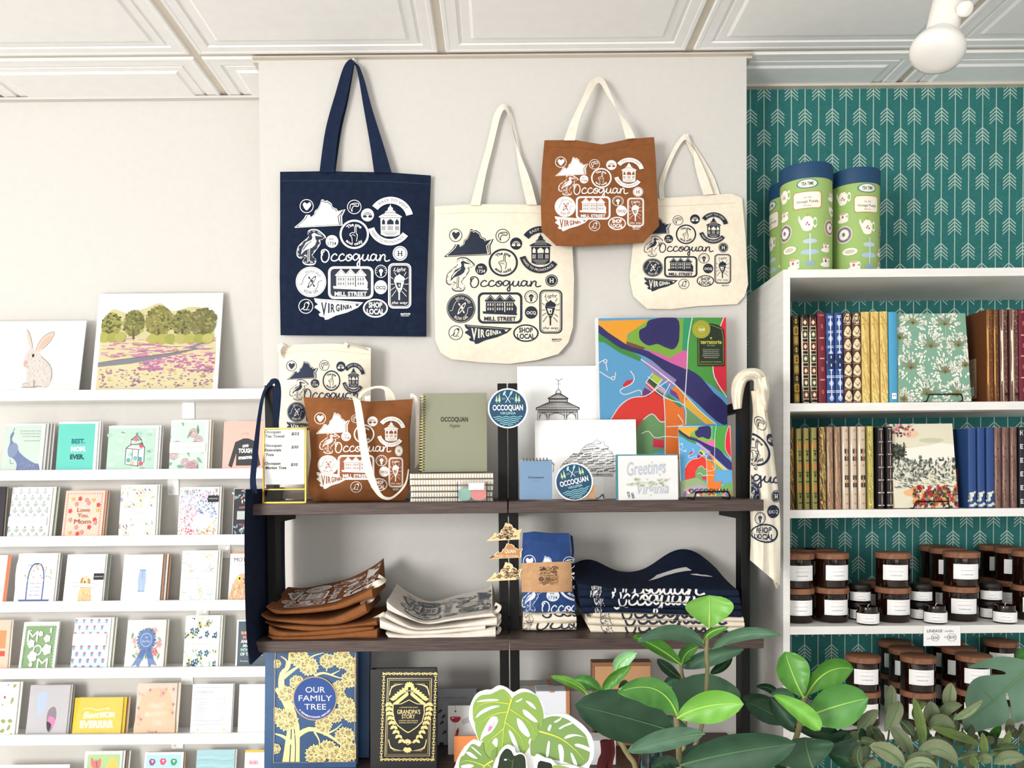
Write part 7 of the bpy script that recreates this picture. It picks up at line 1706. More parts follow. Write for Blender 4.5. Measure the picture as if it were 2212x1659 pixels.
# price card on the shelf edge
pn = Panel(1690+1293/gb, 1690+1630/gb, 1130+1125/gb, 1130+940/gb, 1.989, None, .0008)
A = Art(); k = '#55565a'; A.text('LINEAGE', .30, .32, .14, k, w=.42, bold=.01); A.text('candles', .68, .30, .09, k, w=.24, slant=.3); A.text('LG', .13, .66, .06, k); A.ring(.31, .58, .105, .175, .012, k); A.text('$26', .31, .65, .13, k, w=.14); A.text('SM', .60, .60, .06, k); A.ring(.76, .58, .115, .19, .012, k); A.text('$10', .76, .64, .15, k, w=.15)
flat('price_card', pn, A, 'small white handwritten price card on the edge of the candle shelf', 'price card', face='paper_bright')
# lowest candle shelf
z4_ = ZW[3]; g8 = 3.867
def jx2(x, Y): return P(1640+x/g8, 1500, Y).x
lst = [(865, 2.06), (1325, 2.05), (1790, 2.055)]
for i, (x, Y) in enumerate(lst):
    for j in (0, 1): big_jar(jx2(x, Y), Y, z4_+j*STK, 'large amber candle on the lowest shelf, %s of the %s front stack' % (('lower', 'upper')[j], nmj[i]), 'amber candles on the lowest visible shelf', .15, 'SMOKED OUD')
for i, (x, Y, n_) in enumerate(((1222, 2.14, 'behind the second'), (1665, 2.14, 'behind the third'), (1130, 2.225, 'rearmost behind the second'), (1565, 2.225, 'rearmost behind the third'), (2010, 2.225, 'rearmost at far right'))):
    for j in (0, 1): big_jar(jx2(x, Y), Y, z4_+j*STK, 'large amber candle on the lowest shelf, %s, %s front stack' % (('lower', 'upper')[j], n_), 'amber candles on the lowest visible shelf', .0)

# ------------------------------------------------------------------ puzzle tubes on the bookcase
def tube(cx, Y, yt, r, label, rot):
    z = zT; zt = P(cx, yt, Y).z; x = P(cx, 470, Y).x; c = Vector((x, Y, z)); h = zt-z; e = empty('puzzle_tube', c)
    body = MB().lathe([(r*.98, 0), (r, .002), (r, h-.035)], c, '#9dbb6e', 40)
    MB().lathe([(r+.0012, h-.038), (r+.0016, h-.037), (r+.0016, h-.001), (r+.0004, h)], c, '#1f4568', 40).build('tube_lid', e, smooth=True)
    A = Art(); G_ = '#9dbb6e'
    # a strip 2 pi r wide, x in units of r (radians), y in units of h
    def plate(x, y, s_, c1): A.lay = 0; A.ell(x, y, .34*s_, .082*s_, '#f2ece0', 20); A.ell(x, y, .31*s_, .074*s_, c1, 20); A.ell(x, y, .21*s_, .05*s_, '#f2ece0', 18); [A.ell(x+.26*s_*cos(a*.785), y+.062*s_*sin(a*.785), .05*s_, .012*s_, '#b9705c', 6) for a in range(8)]; A.ell(x, y, .06*s_, .02*s_, '#6a6f9a', 8)
    def cup(x, y, s_, c1='#c46a6a'): A.lay = 0; A.ell(x, y+.035*s_, .24*s_, .022*s_, '#f4efe4', 14); A.poly([(x-.15*s_, y-.03*s_), (x+.15*s_, y-.03*s_), (x+.1*s_, y+.03*s_), (x-.1*s_, y+.03*s_)], '#f7f3ea'); A.ring(x+.18*s_, y, .05*s_, .02*s_, .02, '#f7f3ea', 10); A.ell(x, y-.03*s_, .15*s_, .012*s_, '#c9b48c', 12); A.ell(x, y, .05*s_, .014*s_, c1, 8)
    def pot(x, y, s_): A.lay = 0; A.smooth([(x-.2*s_, y-.02*s_), (x, y-.06*s_), (x+.2*s_, y-.02*s_), (x+.14*s_, y+.06*s_), (x-.14*s_, y+.06*s_)], '#f5f0e4', 3); A.stroke([(x-.18*s_, y+.02*s_), (x-.3*s_, y-.05*s_)], .05, '#f5f0e4'); A.ring(x+.26*s_, y-.0*s_, .07*s_, .035*s_, .02, '#f5f0e4', 12); A.ell(x, y-.065*s_, .04*s_, .015*s_, '#c9a24a', 8); [A.ell(x+dx, y+dy, .03, .009, c, 6) for dx, dy, c in ((0, .0, '#b5434c'), (.06, .02, '#7a4a80'), (-.05, .015, '#c9803c'))]
    for k in range(2):
        o = k*pi; A.lay = 0
        A.ell(o, .20, .42, .045, '#5b8390', 24); A.ell(o, .20, .36, .036, '#e8ead8', 24); A.text('TEA TIME', o, .215, .03, '#33363a', w=.46, bold=.02)
        A.lay = 0; A.poly([(o-.48, .27), (o+.48, .27), (o+.55, .29), (o+.55, .41), (o+.48, .43), (o-.48, .43), (o-.55, .41), (o-.55, .29)], '#b98a4c'); A.poly([(o-.46, .277), (o+.46, .277), (o+.52, .295), (o+.52, .405), (o+.46, .423), (o-.46, .423), (o-.52, .405), (o-.52, .295)], '#f4ecdc')
        A.text('TEA TIME', o, .335, .013, '#5a5048', w=.3); A.text('Vintage Puzzle', o, .375, .024, '#3a3632', w=.82); A.text('1000 pieces', o, .405, .010, '#5a5048', w=.3)
        plate(o-.95, .62, 1, '#6f7aa4'); pot(o, .56, 1.1); cup(o-1.0, .45, 1); pot(o-1.0, .27, 1); plate(o+1.0, .60, .9, '#a07a80'); A.ell(o-.7, .79, .3, .035, '#f4efe4', 16); A.ell(o-.7, .79, .2, .02, '#cfc8a8', 12); cup(o+.75, .78, .9); cup(o-.55, .92, 1.1); cup(o+.75, .91, 1, '#5a4a44')
        A.lay = 0; A.ell(o+.1, .73, .28, .022, '#b9cdd6', 16); A.ell(o+.1, .83, .36, .026, '#a9c1ce', 16); A.rect(o+.07, .66, o+.13, .92, '#c6d3d6'); A.ell(o+.1, .935, .22, .022, '#8fa9bd', 14)
        cup(o+1.1, .30, .9); pot(o+1.15, .44, .7)
    mb = body; A.emit(mb, lambda x, y, o: Vector((c.x+(r+o)*sin(x+rot), c.y-(r+o)*cos(x+rot), z+h*(1-y))), .07, eps=.00016, base=.0006)
    mb.build('tube_body', e, smooth=True); tag(e, label, 'puzzle tube', 'tea time puzzle tubes')
tube(1741, 2.06, 368, .0605, 'green and navy puzzle tube on the bookcase, tallest and frontmost one', -.30)
tube(1846, 2.09, 378, .0575, 'green and navy puzzle tube on the bookcase, right one', .12)
tube(1712, 2.20, 403, .0575, 'green and navy puzzle tube half hidden behind the front one at left', -1.5)
# ------------------------------------------------------------------ display table (below the picture) and plants
TZ = .985
e = empty('display_table', (.55, 1.15, 0))
MB().box(-.25, 1.45, .80, 1.52, TZ-.03, TZ, 'white_laminate', .002).build('table_top', e)
for x in (-.21, 1.41):
    for y in (.84, 1.48): MB().box(x-.025, x+.025, y-.025, y+.025, 0, TZ-.03, 'white_laminate', .002).build('leg', e)
tag(e, 'white display table below the plants', 'table')
def leafmat(name, c1, c2, rough=.38, vein=None):
    m, nt, b = newmat(name, c1, rough, 0, .45)
    n = noise(nt, 22, 3); r = ramp(nt, n.outputs[0], [(.3, c1), (.7, c2)]); nt.links.new(r.outputs[0], b.inputs['Base Color'])
    bump(nt, b, n.outputs[0], .25, .002)
    b.inputs['Subsurface Weight'].default_value = 0
    tr = nt.nodes.new('ShaderNodeBsdfTranslucent'); mx = nt.nodes.new('ShaderNodeMixShader'); mx.inputs[0].default_value = .18
    nt.links.new(r.outputs[0], tr.inputs[0]); nt.links.new(b.outputs[0], mx.inputs[1]); nt.links.new(tr.outputs[0], mx.inputs[2])
    nt.links.new(mx.outputs[0], nt.nodes['Material Output'].inputs[0])
leafmat('leaf_light', '#6fae3e', '#85c05a'); leafmat('leaf_bright', '#4c8830', '#5f9e40'); leafmat('leaf_mid', '#4c8a3e', '#639e50'); leafmat('leaf_mint', '#8fca90', '#a4d8a8', .3)
leafmat('leaf_grey', '#587a62', '#678b72', .5); leafmat('leaf_dark', '#2f4c38', '#3c5f46', .42); leafmat('leaf_deep', '#1f4029', '#2c5236', .4); leafmat('leaf_blue', '#44694f', '#52795f', .48)
leafmat('sage_a', '#666f52', '#7d8666', .8); leafmat('sage_b', '#49543b', '#5c6849', .8); leafmat('sage_c', '#838c68', '#939b78', .8); leafmat('sage_d', '#647739', '#7b8a48', .8)
newmat('midrib', '#a9cf62', .5); newmat('midrib_dark', '#567a52', .5); mottled('stem_brown', '#6e6b46', '#857a58', 60, .7, .2)
def Q(b, zoom):
    s, ox, oy = zoom; return (ox+b[0]/s, oy+b[1]/s)
def leaf(parent, pts, up_, dn, mat, Y0, Y1, zoom=(4.096, 1180, 1260), cup=.010, tip=1.6, wide=.5, rib='midrib', sag=0, tilt=0.0, nu=10, nv=16):
    """pts: base, mid, tip in zoomed photo coordinates; up_/dn: half widths either side"""
    b, m_, t = [Q(p, zoom) for p in pts]; up_ /= zoom[0]; dn /= zoom[0]
    c = (2*m_[0]-.5*(b[0]+t[0]), 2*m_[1]-.5*(b[1]+t[1]))
    def cen(v): return ((1-v)**2*b[0]+2*v*(1-v)*c[0]+v*v*t[0], (1-v)**2*b[1]+2*v*(1-v)*c[1]+v*v*t[1])
    def tan(v):
        dx = 2*(1-v)*(c[0]-b[0])+2*v*(t[0]-c[0]); dy = 2*(1-v)*(c[1]-b[1])+2*v*(t[1]-c[1]); l = math.hypot(dx, dy) or 1; return dx/l, dy/l
    e_ = math.log(.5)/math.log(wide)
    def prof(v): return max(0, sin(pi*min(max(v, 0), 1)**e_))**(.62)
    def S_(u, v):
        w = 2*u-1; x, y = cen(v); dx, dy = tan(v); k = (up_ if w > 0 else dn)*abs(w)*prof(v)*(1 if w > 0 else -1)
        nx, ny = (dy, -dx)
        if (up_ == dn): pass
        px, py = x+nx*k, y+ny*k
        Y = Y0+(Y1-Y0)*v-cup*(w*w)*prof(v)+sag*sin(pi*v)+tilt*w*prof(v)
        return P(px, py, Y+.0015*sin(v*22+abs(w)*5)*abs(w))
    mb = MB(); mb.grid(S_, nu, nv, mat); mb.grid(lambda u, v: S_(u, v)+Vector((0, .0009+0*u, 0)), nu, nv, mat, True)
    if rib:
        L = [S_(.5, v/14)+Vector((0, -.0006, 0)) for v in range(14)]
        mb.tube(L, [.0016*(1-.75*i/13) for i in range(14)], rib, 5)
    return mb.build('leaf', parent, smooth=True)
def stem(parent, pts, r, Y, zoom=(4.096, 1180, 1260), mat='stem_brown'):
    q = [Q(p, zoom) for p in pts]; w = [P(x, y, Y) for x, y in q]
    w.append(Vector((w[-1].x, Y, TZ+.04)))
    MB().tube(cat([tuple(p) for p in w], 4), r, mat, 10).build('stem', parent, smooth=True)
def pot(cx, Y, r, h, k, label):
    c = Vector((cx, Y, TZ)); e = empty('plant_pot', c); MB().lathe([(r*.75, 0), (r*.95, h*.9), (r, h*.92), (r, h), (r*.9, h), (r*.86, h*.85), (.001, h*.85)], c, k, 32).build('pot', e, smooth=True)
    return tag(e, label, 'pot')

rp = empty('rubber_plant', P(1480, 1640, 1.2))
Z1 = (4.096, 1180, 1260)
stem(rp, [(1425, 440), (1418, 620), (1425, 800), (1380, 1250), (1250, 1640)], .0032, 1.235); stem(rp, [(1150, 1180), (1160, 1320), (1180, 1640)], .0042, 1.16); stem(rp, [(1190, 720), (1205, 860), (1230, 1250), (1200, 1640)], .003, 1.31)
stem(rp, [(430, 960), (470, 1050), (700, 1480), (790, 1640)], .004, 1.26)
L = lambda *a, **k: leaf(rp, *a, **k)
L([(1440, 400), (1445, 250), (1440, 105)], 215, 215, 'leaf_light', 1.24, 1.25, wide=.64, cup=.012)
L([(1395, 545), (1180, 455), (1170, 402)], 20, 45, 'leaf_mid', 1.25, 1.26, cup=.006, rib=None)
L([(1385, 530), (1460, 430), (1618, 388)], 25, 48, 'leaf_mid', 1.245, 1.20, cup=.008)
L([(1395, 560), (1130, 455), (805, 520)], 50, 90, 'leaf_grey', 1.235, 1.16, cup=.012, rib='midrib_dark', wide=.47)
L([(1472, 580), (1730, 450), (2085, 462)], 55, 62, 'leaf_grey', 1.235, 1.18, cup=.010, rib='midrib_dark')
L([(1193, 718), (970, 560), (765, 475)], 55, 75, 'leaf_bright', 1.31, 1.27, wide=.48, cup=.012)
L([(1200, 715), (1240, 620), (1350, 560)], 60, 60, 'leaf_mid', 1.315, 1.33)
L([(1195, 845), (1080, 760), (982, 670)], 50, 48, 'leaf_deep', 1.29, 1.24, rib='midrib_dark')
L([(1185, 745), (1430, 640), (1755, 582)], 50, 100, 'leaf_blue', 1.33, 1.30, rib='midrib_dark')
L([(1450, 800), (1560, 730), (1645, 645)], 45, 45, 'leaf_deep', 1.345, 1.36, rib=None)
L([(1440, 1230), (1420, 1010), (1425, 795)], 340, 300, 'leaf_blue', 1.285, 1.275, wide=.52, cup=.02, rib='midrib_dark')
L([(1040, 905), (1120, 850), (1230, 830)], 40, 60, 'leaf_blue', 1.36, 1.36, rib=None)
L([(1160, 1170), (960, 935), (628, 968)], 165, 95, 'leaf_mid', 1.15, 1.10, cup=.010, wide=.5)
L([(1158, 1192), (1430, 1085), (1750, 1070)], 130, 165, 'leaf_light', 1.15, 1.10, cup=.012, wide=.55)
L([(1135, 1312), (720, 1190), (255, 1075)], 225, 235, 'leaf_dark', 1.19, 1.14, cup=.022, wide=.53, rib='midrib_dark')
L([(1240, 1260), (1110, 1240), (1040, 1165)], 70, 70, 'leaf_blue', 1.24, 1.25, rib=None)
L([(1400, 1330), (1070, 1385), (715, 1490)], 95, 100, 'leaf_grey', 1.10, 1.09, cup=.012, rib='midrib_dark')
L([(1180, 1610), (1640, 1500), (2215, 1415)], 160, 265, 'leaf_dark', 1.13, 1.10, cup=.020, wide=.5, rib='midrib_dark')
L([(1180, 1620), (1060, 1580), (930, 1640)], 60, 60, 'leaf_dark', 1.14, 1.12, rib=None)
L([(1120, 1640), (1300, 1500), (1500, 1480)], 60, 60, 'leaf_blue', 1.17, 1.19, rib=None)
L([(385, 1012), (250, 890), (38, 825)], 42, 36, 'leaf_light', 1.26, 1.22, cup=.008, wide=.6)
L([(495, 975), (370, 880), (240, 855)], 45, 60, 'leaf_mid', 1.275, 1.29, rib=None)
L([(500, 965), (590, 850), (755, 728)], 48, 62, 'leaf_bright', 1.25, 1.24, cup=.006, rib=None)
L([(618, 800), (660, 690), (808, 615)], 55, 75, 'leaf_mint', 1.262, 1.25, cup=.006)
L([(640, 930), (690, 880), (720, 900)], 24, 24, 'leaf_blue', 1.28, 1.30, rib=None)
Z2 = (3.867, 1640, 1360)
stem(rp, [(380, 570), (330, 830), (250, 1140)], .0042, 1.20, Z2)
K = dict(zoom=Z2)
L([(372, 570), (290, 400), (215, 185)], 120, 155, 'leaf_bright', 1.19, 1.21, cup=.010, wide=.62, **K)
L([(380, 575), (560, 360), (790, 330)], 90, 150, 'leaf_bright', 1.20, 1.21, cup=.012, wide=.62, **K)
L([(400, 725), (640, 640), (915, 570)], 175, 195, 'leaf_mid', 1.17, 1.15, cup=.014, wide=.55, **K)
L([(510, 845), (350, 690), (118, 548)], 70, 85, 'leaf_light', 1.13, 1.15, cup=.010, wide=.42, rib=None, **K)
L([(450, 1160), (400, 1010), (385, 900)], 240, 230, 'leaf_dark', 1.13, 1.16, cup=.012, rib='midrib_dark', **K)
L([(330, 860), (200, 720), (90, 560)], 70, 80, 'leaf_dark', 1.22, 1.25, rib=None, **K)
L([(300, 620), (210, 540), (100, 540)], 50, 50, 'leaf_grey', 1.24, 1.25, rib=None, **K)
L([(290, 810), (600, 880), (680, 830)], 60, 70, 'leaf_deep', 1.21, 1.22, rib=None, **K)
L([(520, 900), (720, 930), (830, 830)], 90, 130, 'leaf_dark', 1.22, 1.21, rib='midrib_dark', **K)
L([(560, 1000), (720, 1080), (830, 1150)], 80, 80, 'leaf_deep', 1.24, 1.22, rib=None, **K)
L([(220, 790), (60, 680), (-120, 600)], 95, 90, 'leaf_dark', 1.30, 1.30, rib='midrib_dark', **K)
L([(140, 640), (20, 600), (-140, 570)], 60, 60, 'leaf_blue', 1.32, 1.33, rib=None, **K)
L([(170, 600), (100, 500), (-30, 478)], 34, 36, 'leaf_deep', 1.27, 1.30, rib=None, **K)
L([(60, 1000), (120, 1080), (240, 1150)], 60, 60, 'leaf_deep', 1.22, 1.2, rib=None, **K)
L([(-100, 1160), (0, 1100), (60, 1160)], 60, 60, 'leaf_blue', 1.24, 1.2, rib=None, **K)
tag(rp, 'broad-leaved rubber plant with light and dark green leaves in the foreground', 'potted plant')
pot(P(1470, 1, 1.22).x, 1.22, .10, .055, '#c9c4ba', 'pale pot under the rubber plant, below the picture')
MBv = MB().lathe([(.02, .0), (.022, .05), (.018, .1), (.012, .13), (.013, .16), (.011, .16), (.010, .13), (.016, .1), (.019, .05), (.001, .01)], (P(1400, 1, 1.40).x, 1.40, TZ), 'teal_glass', 24, cap=False)
tag(MBv.build('glass_vase', smooth=True), 'small pale teal glass vase behind the lowest plant leaves', 'vase')

# big single leaf at the right edge
mp = empty('monstera_plant', P(2260, 1600, 1.25))
def outline_leaf(parent, pts, zoom, mat, Yf, name='leaf', th=.0012, rib=None):
    q = [Q(p, zoom) for p in pts]; q = cat(q, 3, True)
    xs_ = [p[0] for p in q]; ys_ = [p[1] for p in q]; A = Art(); A.poly(q, mat); mb = MB()
    A.emit(mb, lambda x, y, o: P(x, y, Yf(x, y)), 12, base=0)
    n0 = len(mb.v); f0 = list(mb.f)
    mb.v += [v+Vector((0, th, 0)) for v in mb.v[:n0]]; mb.f += [[n0+i for i in f[::-1]] for f in f0]; mb.k += [mat]*len(f0)
    n = len(q); f = [P(x, y, Yf(x, y)) for x, y in q]; mb.add(f+[v+Vector((0, th, 0)) for v in f], [[i, (i+1) % n, n+(i+1) % n, n+i] for i in range(n)], mat)
    if rib:
        for r_, w in rib:
            r2 = cat([Q(p, zoom) for p in r_], 6); mb.tube([P(x, y, Yf(x, y)-.0004) for x, y in r2], w, 'midrib_dark', 5)
    return mb.build(name, parent, smooth=True)
yf = lambda x, y: 1.22+.00012*(x-2120)-.0000022*(y-1500)**2+.012*sin((x-2080)/40)
outline_leaf(mp, [(1755, 315), (1900, 250), (2040, 225), (2212, 250), (2400, 300), (2400, 700), (2212, 760), (2122, 775), (2104, 640), (2080, 535), (2060, 560), (2092, 700), (2045, 790), (1900, 830), (1745, 870), (1702, 795), (1700, 750), (1740, 700), (1722, 580), (1765, 450), (1850, 392), (1975, 380), (2062, 372), (2030, 345), (1900, 322)], Z2, 'leaf_mid' if 0 else 'leaf_grey', yf, rib=[([(1780, 740), (1960, 590), (2212, 370)], .0012), ([(1960, 590), (1880, 520)], .0006)])
leaf(mp, [(2150, 240), (2200, 200), (2300, 180)], 40, 60, 'leaf_mid', 1.25, 1.26, Z2, rib=None)
leaf(mp, [(1910, 950), (1960, 880), (2020, 800)], 40, 45, 'leaf_bright', 1.26, 1.24, Z2, rib=None)
stem(mp, [(2300, 300), (2420, 700), (2440, 1150)], .004, 1.25, Z2)
tag(mp, 'split broad leaf of a monstera plant reaching in from the right edge', 'potted plant')
pot(P(2290, 1, 1.25).x, 1.25, .07, .055, '#8c8a84', 'grey pot under the monstera stem, outside the picture')

# sage-like plant
sg = empty('sage_plant', P(2030, 1640, 1.15))
LS = lambda pts, a, b, m_, Y, **k: leaf(sg, pts, a, b, m_, Y, Y+k.pop('dy', -.02), Z2, cup=.004, rib=k.pop('rib', 'midrib_dark'), nu=6, nv=10, **k)
for q in (([(1050, 850), (1130, 700), (1160, 595)], 62, 72, 'sage_a', 1.15), ([(1065, 700), (1100, 580), (1105, 460)], 48, 48, 'sage_a', 1.17), ([(1590, 680), (1590, 560), (1605, 445)], 60, 60, 'sage_c', 1.17), ([(1440, 800), (1440, 700), (1435, 598)], 68, 68, 'sage_a', 1.15), ([(1370, 975), (1350, 800), (1290, 560)], 45, 45, 'sage_d', 1.13), ([(1290, 740), (1320, 660), (1400, 610)], 30, 40, 'sage_d', 1.19), ([(1625, 745), (1740, 690), (1868, 588)], 35, 38, 'sage_c', 1.12), ([(1500, 760), (1570, 660), (1700, 630)], 45, 55, 'sage_a', 1.16), ([(1420, 830), (1520, 770), (1640, 860)], 65, 40, 'sage_a', 1.14), ([(830, 850), (900, 760), (1000, 672)], 60, 60, 'sage_a', 1.18), ([(1040, 960), (960, 870), (930, 800)], 60, 60, 'sage_b', 1.17), ([(1280, 1060), (1200, 920), (1095, 815)], 60, 60, 'sage_a', 1.11), ([(1210, 1150), (1090, 1030), (920, 970)], 75, 75, 'sage_c', 1.09), ([(1850, 960), (1640, 880), (1430, 815)], 40, 40, 'sage_d', 1.13), ([(1320, 1050), (1500, 1000), (1660, 1140)], 85, 55, 'sage_a', 1.09), ([(1210, 1120), (1330, 1060), (1470, 1070)], 40, 50, 'sage_a', 1.10), ([(1200, 1170), (1340, 1110), (1490, 1156)], 50, 40, 'sage_c', 1.08), ([(1890, 1080), (1880, 970), (1865, 858)], 35, 35, 'sage_d', 1.10), ([(1920, 1040), (2040, 980), (2090, 835)], 40, 45, 'sage_d', 1.13), ([(1930, 1010), (2060, 990), (2200, 980)], 30, 30, 'sage_b', 1.12), ([(1960, 1120), (2080, 1070), (2230, 1080)], 60, 60, 'sage_a', 1.10), ([(1810, 1150), (1790, 1100), (1750, 1065)], 35, 35, 'sage_d', 1.08), ([(1660, 1080), (1760, 1050), (1850, 1040)], 40, 40, 'sage_b', 1.11), ([(1830, 1100), (1890, 1080), (1955, 1110)], 45, 45, 'sage_a', 1.09), ([(820, 930), (900, 930), (1000, 970)], 35, 35, 'sage_b', 1.16), ([(1380, 940), (1500, 930), (1650, 990)], 35, 35, 'sage_b', 1.14), ([(850, 1150), (820, 1050), (850, 960)], 45, 45, 'sage_b', 1.14), ([(880, 1190), (950, 1130), (1020, 1150)], 45, 40, 'sage_a', 1.10), ([(1640, 700), (1620, 800), (1650, 880)], 40, 40, 'sage_b', 1.18), ([(1180, 760), (1240, 820), (1300, 900)], 50, 40, 'sage_b', 1.18)): LS(*q)
rs_ = random.Random(11); ct = 0
for i in range(62):
    x = 830+rs_.random()*1400; y = 800+rs_.random()*380; a = rs_.uniform(-2.9, -.2); l = rs_.uniform(90, 170)
    if y < 860+60*abs(sin(x/170)): y += 80
    LS([(x, y), (x+l*.5*cos(a)+10, y+l*.5*sin(a)), (x+l*cos(a), y+l*sin(a))], rs_.uniform(28, 48), rs_.uniform(28, 48), rs_.choice(['sage_b', 'sage_b', 'sage_a', 'leaf_deep', 'sage_b']), rs_.uniform(1.17, 1.26), rib=None, tilt=rs_.uniform(-.01, .01))
for x0, y0, x1, y1 in ((1105, 480, 1050, 1150), (1600, 640, 1480, 1150), (1360, 700, 1330, 1150), (1880, 900, 1800, 1150), (1700, 760, 1640, 1150), (930, 700, 960, 1150), (2060, 960, 2000, 1150), (1200, 840, 1180, 1150)):
    stem(sg, [(x0, y0+60), ((x0+x1)/2+12, (y0+y1)/2), (x1, y1)], .0013, 1.185, Z2, 'sage_b')
tag(sg, 'grey-green sage-like plant with small soft leaves at bottom right', 'potted plant')
pot(P(2010, 1, 1.19).x, 1.19, .09, .06, '#a9a49a', 'pale pot under the sage-like plant, below the picture')

# die-cut monstera sign
g9 = 5.267; Z9 = (g9, 940, 1380)
def cutout(name, out, Y, th, art, label, kc='paper_bright'):
    q = cat([Q(p, Z9) for p in out], 4, True); A = Art(); A.poly(q, kc); mb = MB(); A.emit(mb, lambda x, y, o: P(x, y, Y-o), base=0)
    f = [P(x, y, Y) for x, y in q]; n = len(q); mb.add(f+[v+Vector((0, th, 0)) for v in f], [[i, (i+1) % n, n+(i+1) % n, n+i] for i in range(n)], kc)
    A = Art(); A.poly(q, kc); n0 = len(mb.v); A.emit(mb, lambda x, y, o: P(x, y, Y)+Vector((0, th, 0)), base=0)
    art.emit(mb, lambda x, y, o: P(x, y, Y-o)); return tag(mb.build(name), label, 'cut-out')
g1, g2, yv, wh = '#86a552', '#75924f', '#cbd24a', 'paper_bright'
A = Art(); A.xf((0, 0, 2212, 1469), (940, 1380, 1360, 1659))
def mleaf(out, rib, veins, holes, c, c2=None):
    A.smooth(out, c, 4)
    if c2: A.smooth(c2[0], c2[1], 4)
    for h in holes: A.smooth(h, wh, 4)
    A.stroke(rib, 22, yv, 5, False, True)
    for v in veins: A.stroke(v, 12, yv, 5, False, True)
mleaf([(1245, 905), (1330, 880), (1420, 885), (1520, 925), (1600, 990), (1680, 1060), (1720, 1110), (1740, 1180), (1760, 1260), (1755, 1340), (1730, 1400), (1650, 1450), (1540, 1420), (1430, 1390), (1320, 1370), (1200, 1330), (1100, 1330), (1080, 1240), (1090, 1150), (1150, 1000), (1200, 950)], [(1180, 1050), (1400, 1120), (1560, 1230), (1700, 1380)], [], [[(1350, 945), (1400, 915), (1440, 890), (1425, 920), (1380, 950)], [(1405, 1020), (1450, 990), (1540, 950), (1560, 965), (1470, 1000), (1430, 1025)], [(1470, 1125), (1520, 1090), (1620, 1090), (1720, 1130), (1700, 1120), (1600, 1105), (1490, 1135)], [(1590, 1200), (1640, 1195), (1760, 1240), (1780, 1290), (1680, 1250), (1600, 1220)], [(1540, 1300), (1570, 1320), (1620, 1440), (1590, 1460), (1560, 1380)], [(1400, 1210), (1440, 1210), (1465, 1300), (1450, 1450), (1425, 1420), (1410, 1300)], [(1285, 1170), (1305, 1180), (1295, 1300), (1270, 1380), (1262, 1300)], [(1280, 1030), (1300, 980), (1325, 985), (1300, 1050)]], '#7a9a58')
mleaf([(430, 900), (430, 760), (470, 680), (530, 640), (620, 630), (690, 600), (770, 570), (840, 630), (870, 680), (900, 650), (980, 610), (1060, 610), (1150, 650), (1200, 740), (1230, 850), (1225, 960), (1200, 1000), (1180, 960), (1165, 1010), (1185, 1050), (1130, 1165), (1080, 1130), (1060, 1180), (1070, 1230), (1010, 1310), (960, 1330), (900, 1300), (820, 1290), (740, 1330), (620, 1360), (560, 1290), (530, 1210), (545, 1160), (500, 1160), (460, 1040), (450, 960)], [(870, 680), (830, 820), (785, 1000), (760, 1280)], [[(840, 740), (740, 725), (640, 720), (500, 760), (440, 860)], [(825, 830), (700, 850), (590, 900), (510, 990)], [(850, 800), (960, 870), (1080, 960), (1140, 1080)], [(800, 950), (900, 1030), (980, 1130), (1015, 1250)], [(780, 1020), (700, 1090), (620, 1160), (575, 1250)], [(870, 700), (840, 660), (800, 600)]],
      [[(470, 715), (560, 690), (680, 685), (725, 700), (620, 710), (530, 715)], [(460, 900), (520, 820), (640, 765), (735, 765), (640, 800), (540, 850)], [(515, 1160), (530, 1080), (590, 960), (640, 890), (700, 890), (710, 950), (640, 1060), (560, 1110)], [(920, 710), (990, 675), (975, 700), (930, 720)], [(1030, 705), (1100, 730), (1150, 800), (1090, 770)], [(1000, 805), (1060, 830), (1160, 930), (1130, 945), (1020, 870)], [(930, 905), (1000, 950), (1075, 1080), (1050, 1115), (960, 1030)], [(835, 1045), (890, 1090), (970, 1300), (940, 1310), (880, 1180)], [(650, 1180), (680, 1130), (712, 1150), (700, 1230), (665, 1200)]], g1)
A.smooth([(600, 1060), (610, 1000), (660, 935), (680, 950), (650, 1030)], '#c9c8c4', 3); A.poly([(598, 1060), (612, 992), (655, 995), (635, 1035)], '#d978bc')
mleaf([(270, 1430), (290, 1350), (330, 1320), (360, 1270), (420, 1195), (500, 1230), (540, 1170), (560, 1280), (620, 1360), (650, 1280), (700, 1240), (690, 1330), (640, 1480), (620, 1700), (300, 1700), (280, 1500)], [(660, 1385), (560, 1450), (480, 1600)], [[(560, 1445), (440, 1400), (350, 1385), (290, 1410)], [(600, 1430), (640, 1470), (650, 1560)]], [[(410, 1230), (440, 1240), (525, 1320), (500, 1310)], [(350, 1295), (400, 1290), (480, 1360), (420, 1350)], [(290, 1450), (380, 1425), (440, 1445), (360, 1480)]], g2)
A.xf()
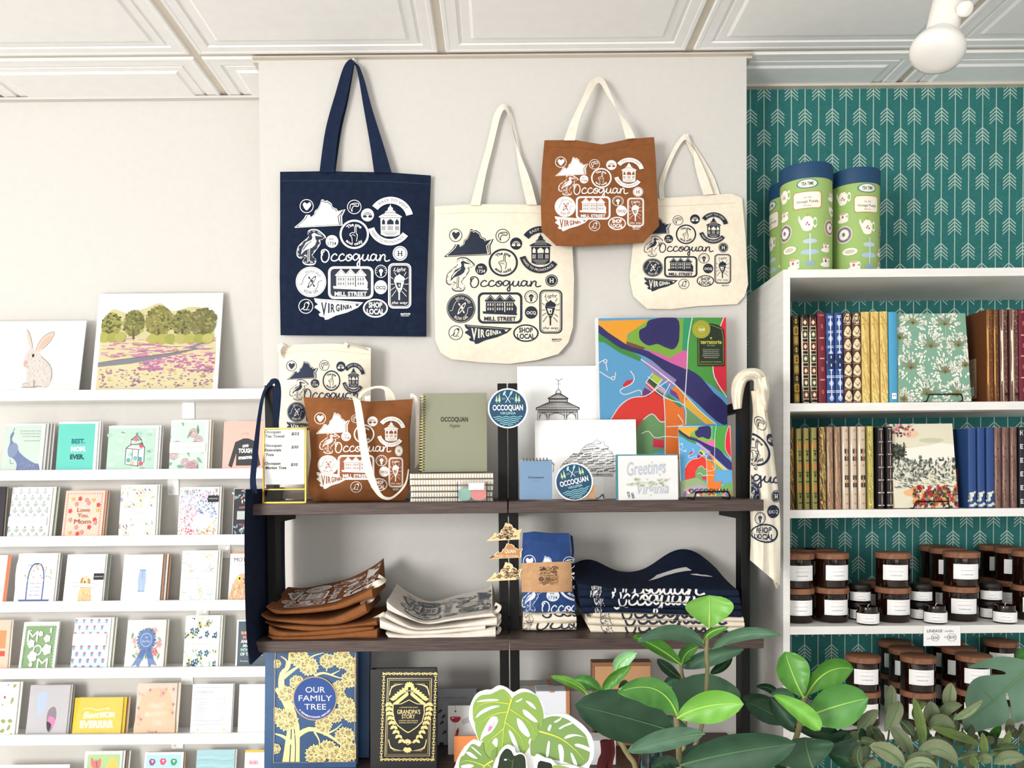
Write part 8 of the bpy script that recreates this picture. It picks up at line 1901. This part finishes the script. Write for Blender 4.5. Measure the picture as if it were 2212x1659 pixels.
cutout('monstera_cutout', [(385, 900), (400, 760), (470, 630), (570, 585), (640, 580), (720, 535), (800, 550), (860, 590), (900, 610), (980, 572), (1080, 590), (1180, 670), (1235, 760), (1255, 860), (1390, 850), (1500, 860), (1600, 920), (1700, 1000), (1780, 1110), (1805, 1230), (1800, 1350), (1760, 1440), (1720, 1620), (1640, 2100), (400, 2100), (200, 1620), (230, 1440), (270, 1340), (340, 1230), (440, 1150), (490, 1165), (450, 1060), (410, 970)], 1.40, .004, A, 'white-edged die-cut sign of green monstera leaves at bottom centre')
A = Art(); A.xf((0, 0, 2212, 1469), (940, 1380, 1360, 1659)); D = '#24311f'
A.smooth([(720, 1420), (740, 1330), (790, 1260), (830, 1250), (870, 1280), (900, 1330), (960, 1310), (1010, 1330), (1030, 1400), (1030, 1560), (1000, 1750), (700, 1750), (690, 1560)], D, 4); A.stroke([(870, 1500), (880, 1420), (890, 1370)], 8, '#5c6b40', 3); A.stroke([(820, 1350), (870, 1400)], 5, '#5c6b40'); A.ell(800, 1375, 18, 10, wh, 10); A.xf()
cutout('leaf_cutout', [(665, 1480), (700, 1370), (740, 1280), (800, 1220), (850, 1210), (900, 1240), (925, 1300), (985, 1300), (1030, 1340), (1045, 1420), (1050, 1560), (1040, 2000), (650, 2000), (650, 1600)], 1.385, .004, A, 'small dark leaf cut-out with pale rim in front of the monstera sign')
A = Art(); A.xf((0, 0, 2212, 1469), (940, 1380, 1360, 1659)); A.smooth([(1175, 1400), (1260, 1400), (1330, 1435), (1300, 1560), (1200, 1650), (1160, 1560)], '#1d241c', 3); A.smooth([(1330, 1450), (1450, 1445), (1600, 1500), (1560, 1560), (1380, 1600)], g1, 3); A.xf()
cutout('leaf_cutout', [(1150, 1320), (1260, 1360), (1330, 1375), (1400, 1440), (1560, 1440), (1680, 1500), (1700, 1620), (1660, 2000), (1150, 2000), (1130, 1500)], 1.388, .004, A, 'dark and green leaf cut-out with white rim at right foot of the monstera sign')
s_ = MB().box(P(1000, 1, 1.4).x, P(1240, 1, 1.4).x, 1.37, 1.42, TZ, P(1100, 1380+2000/g9, 1.40).z-.001, '#e8e8e6', .001).build('cutout_stand'); tag(s_, 'low white base under the monstera cut-out, below the picture', 'stand')
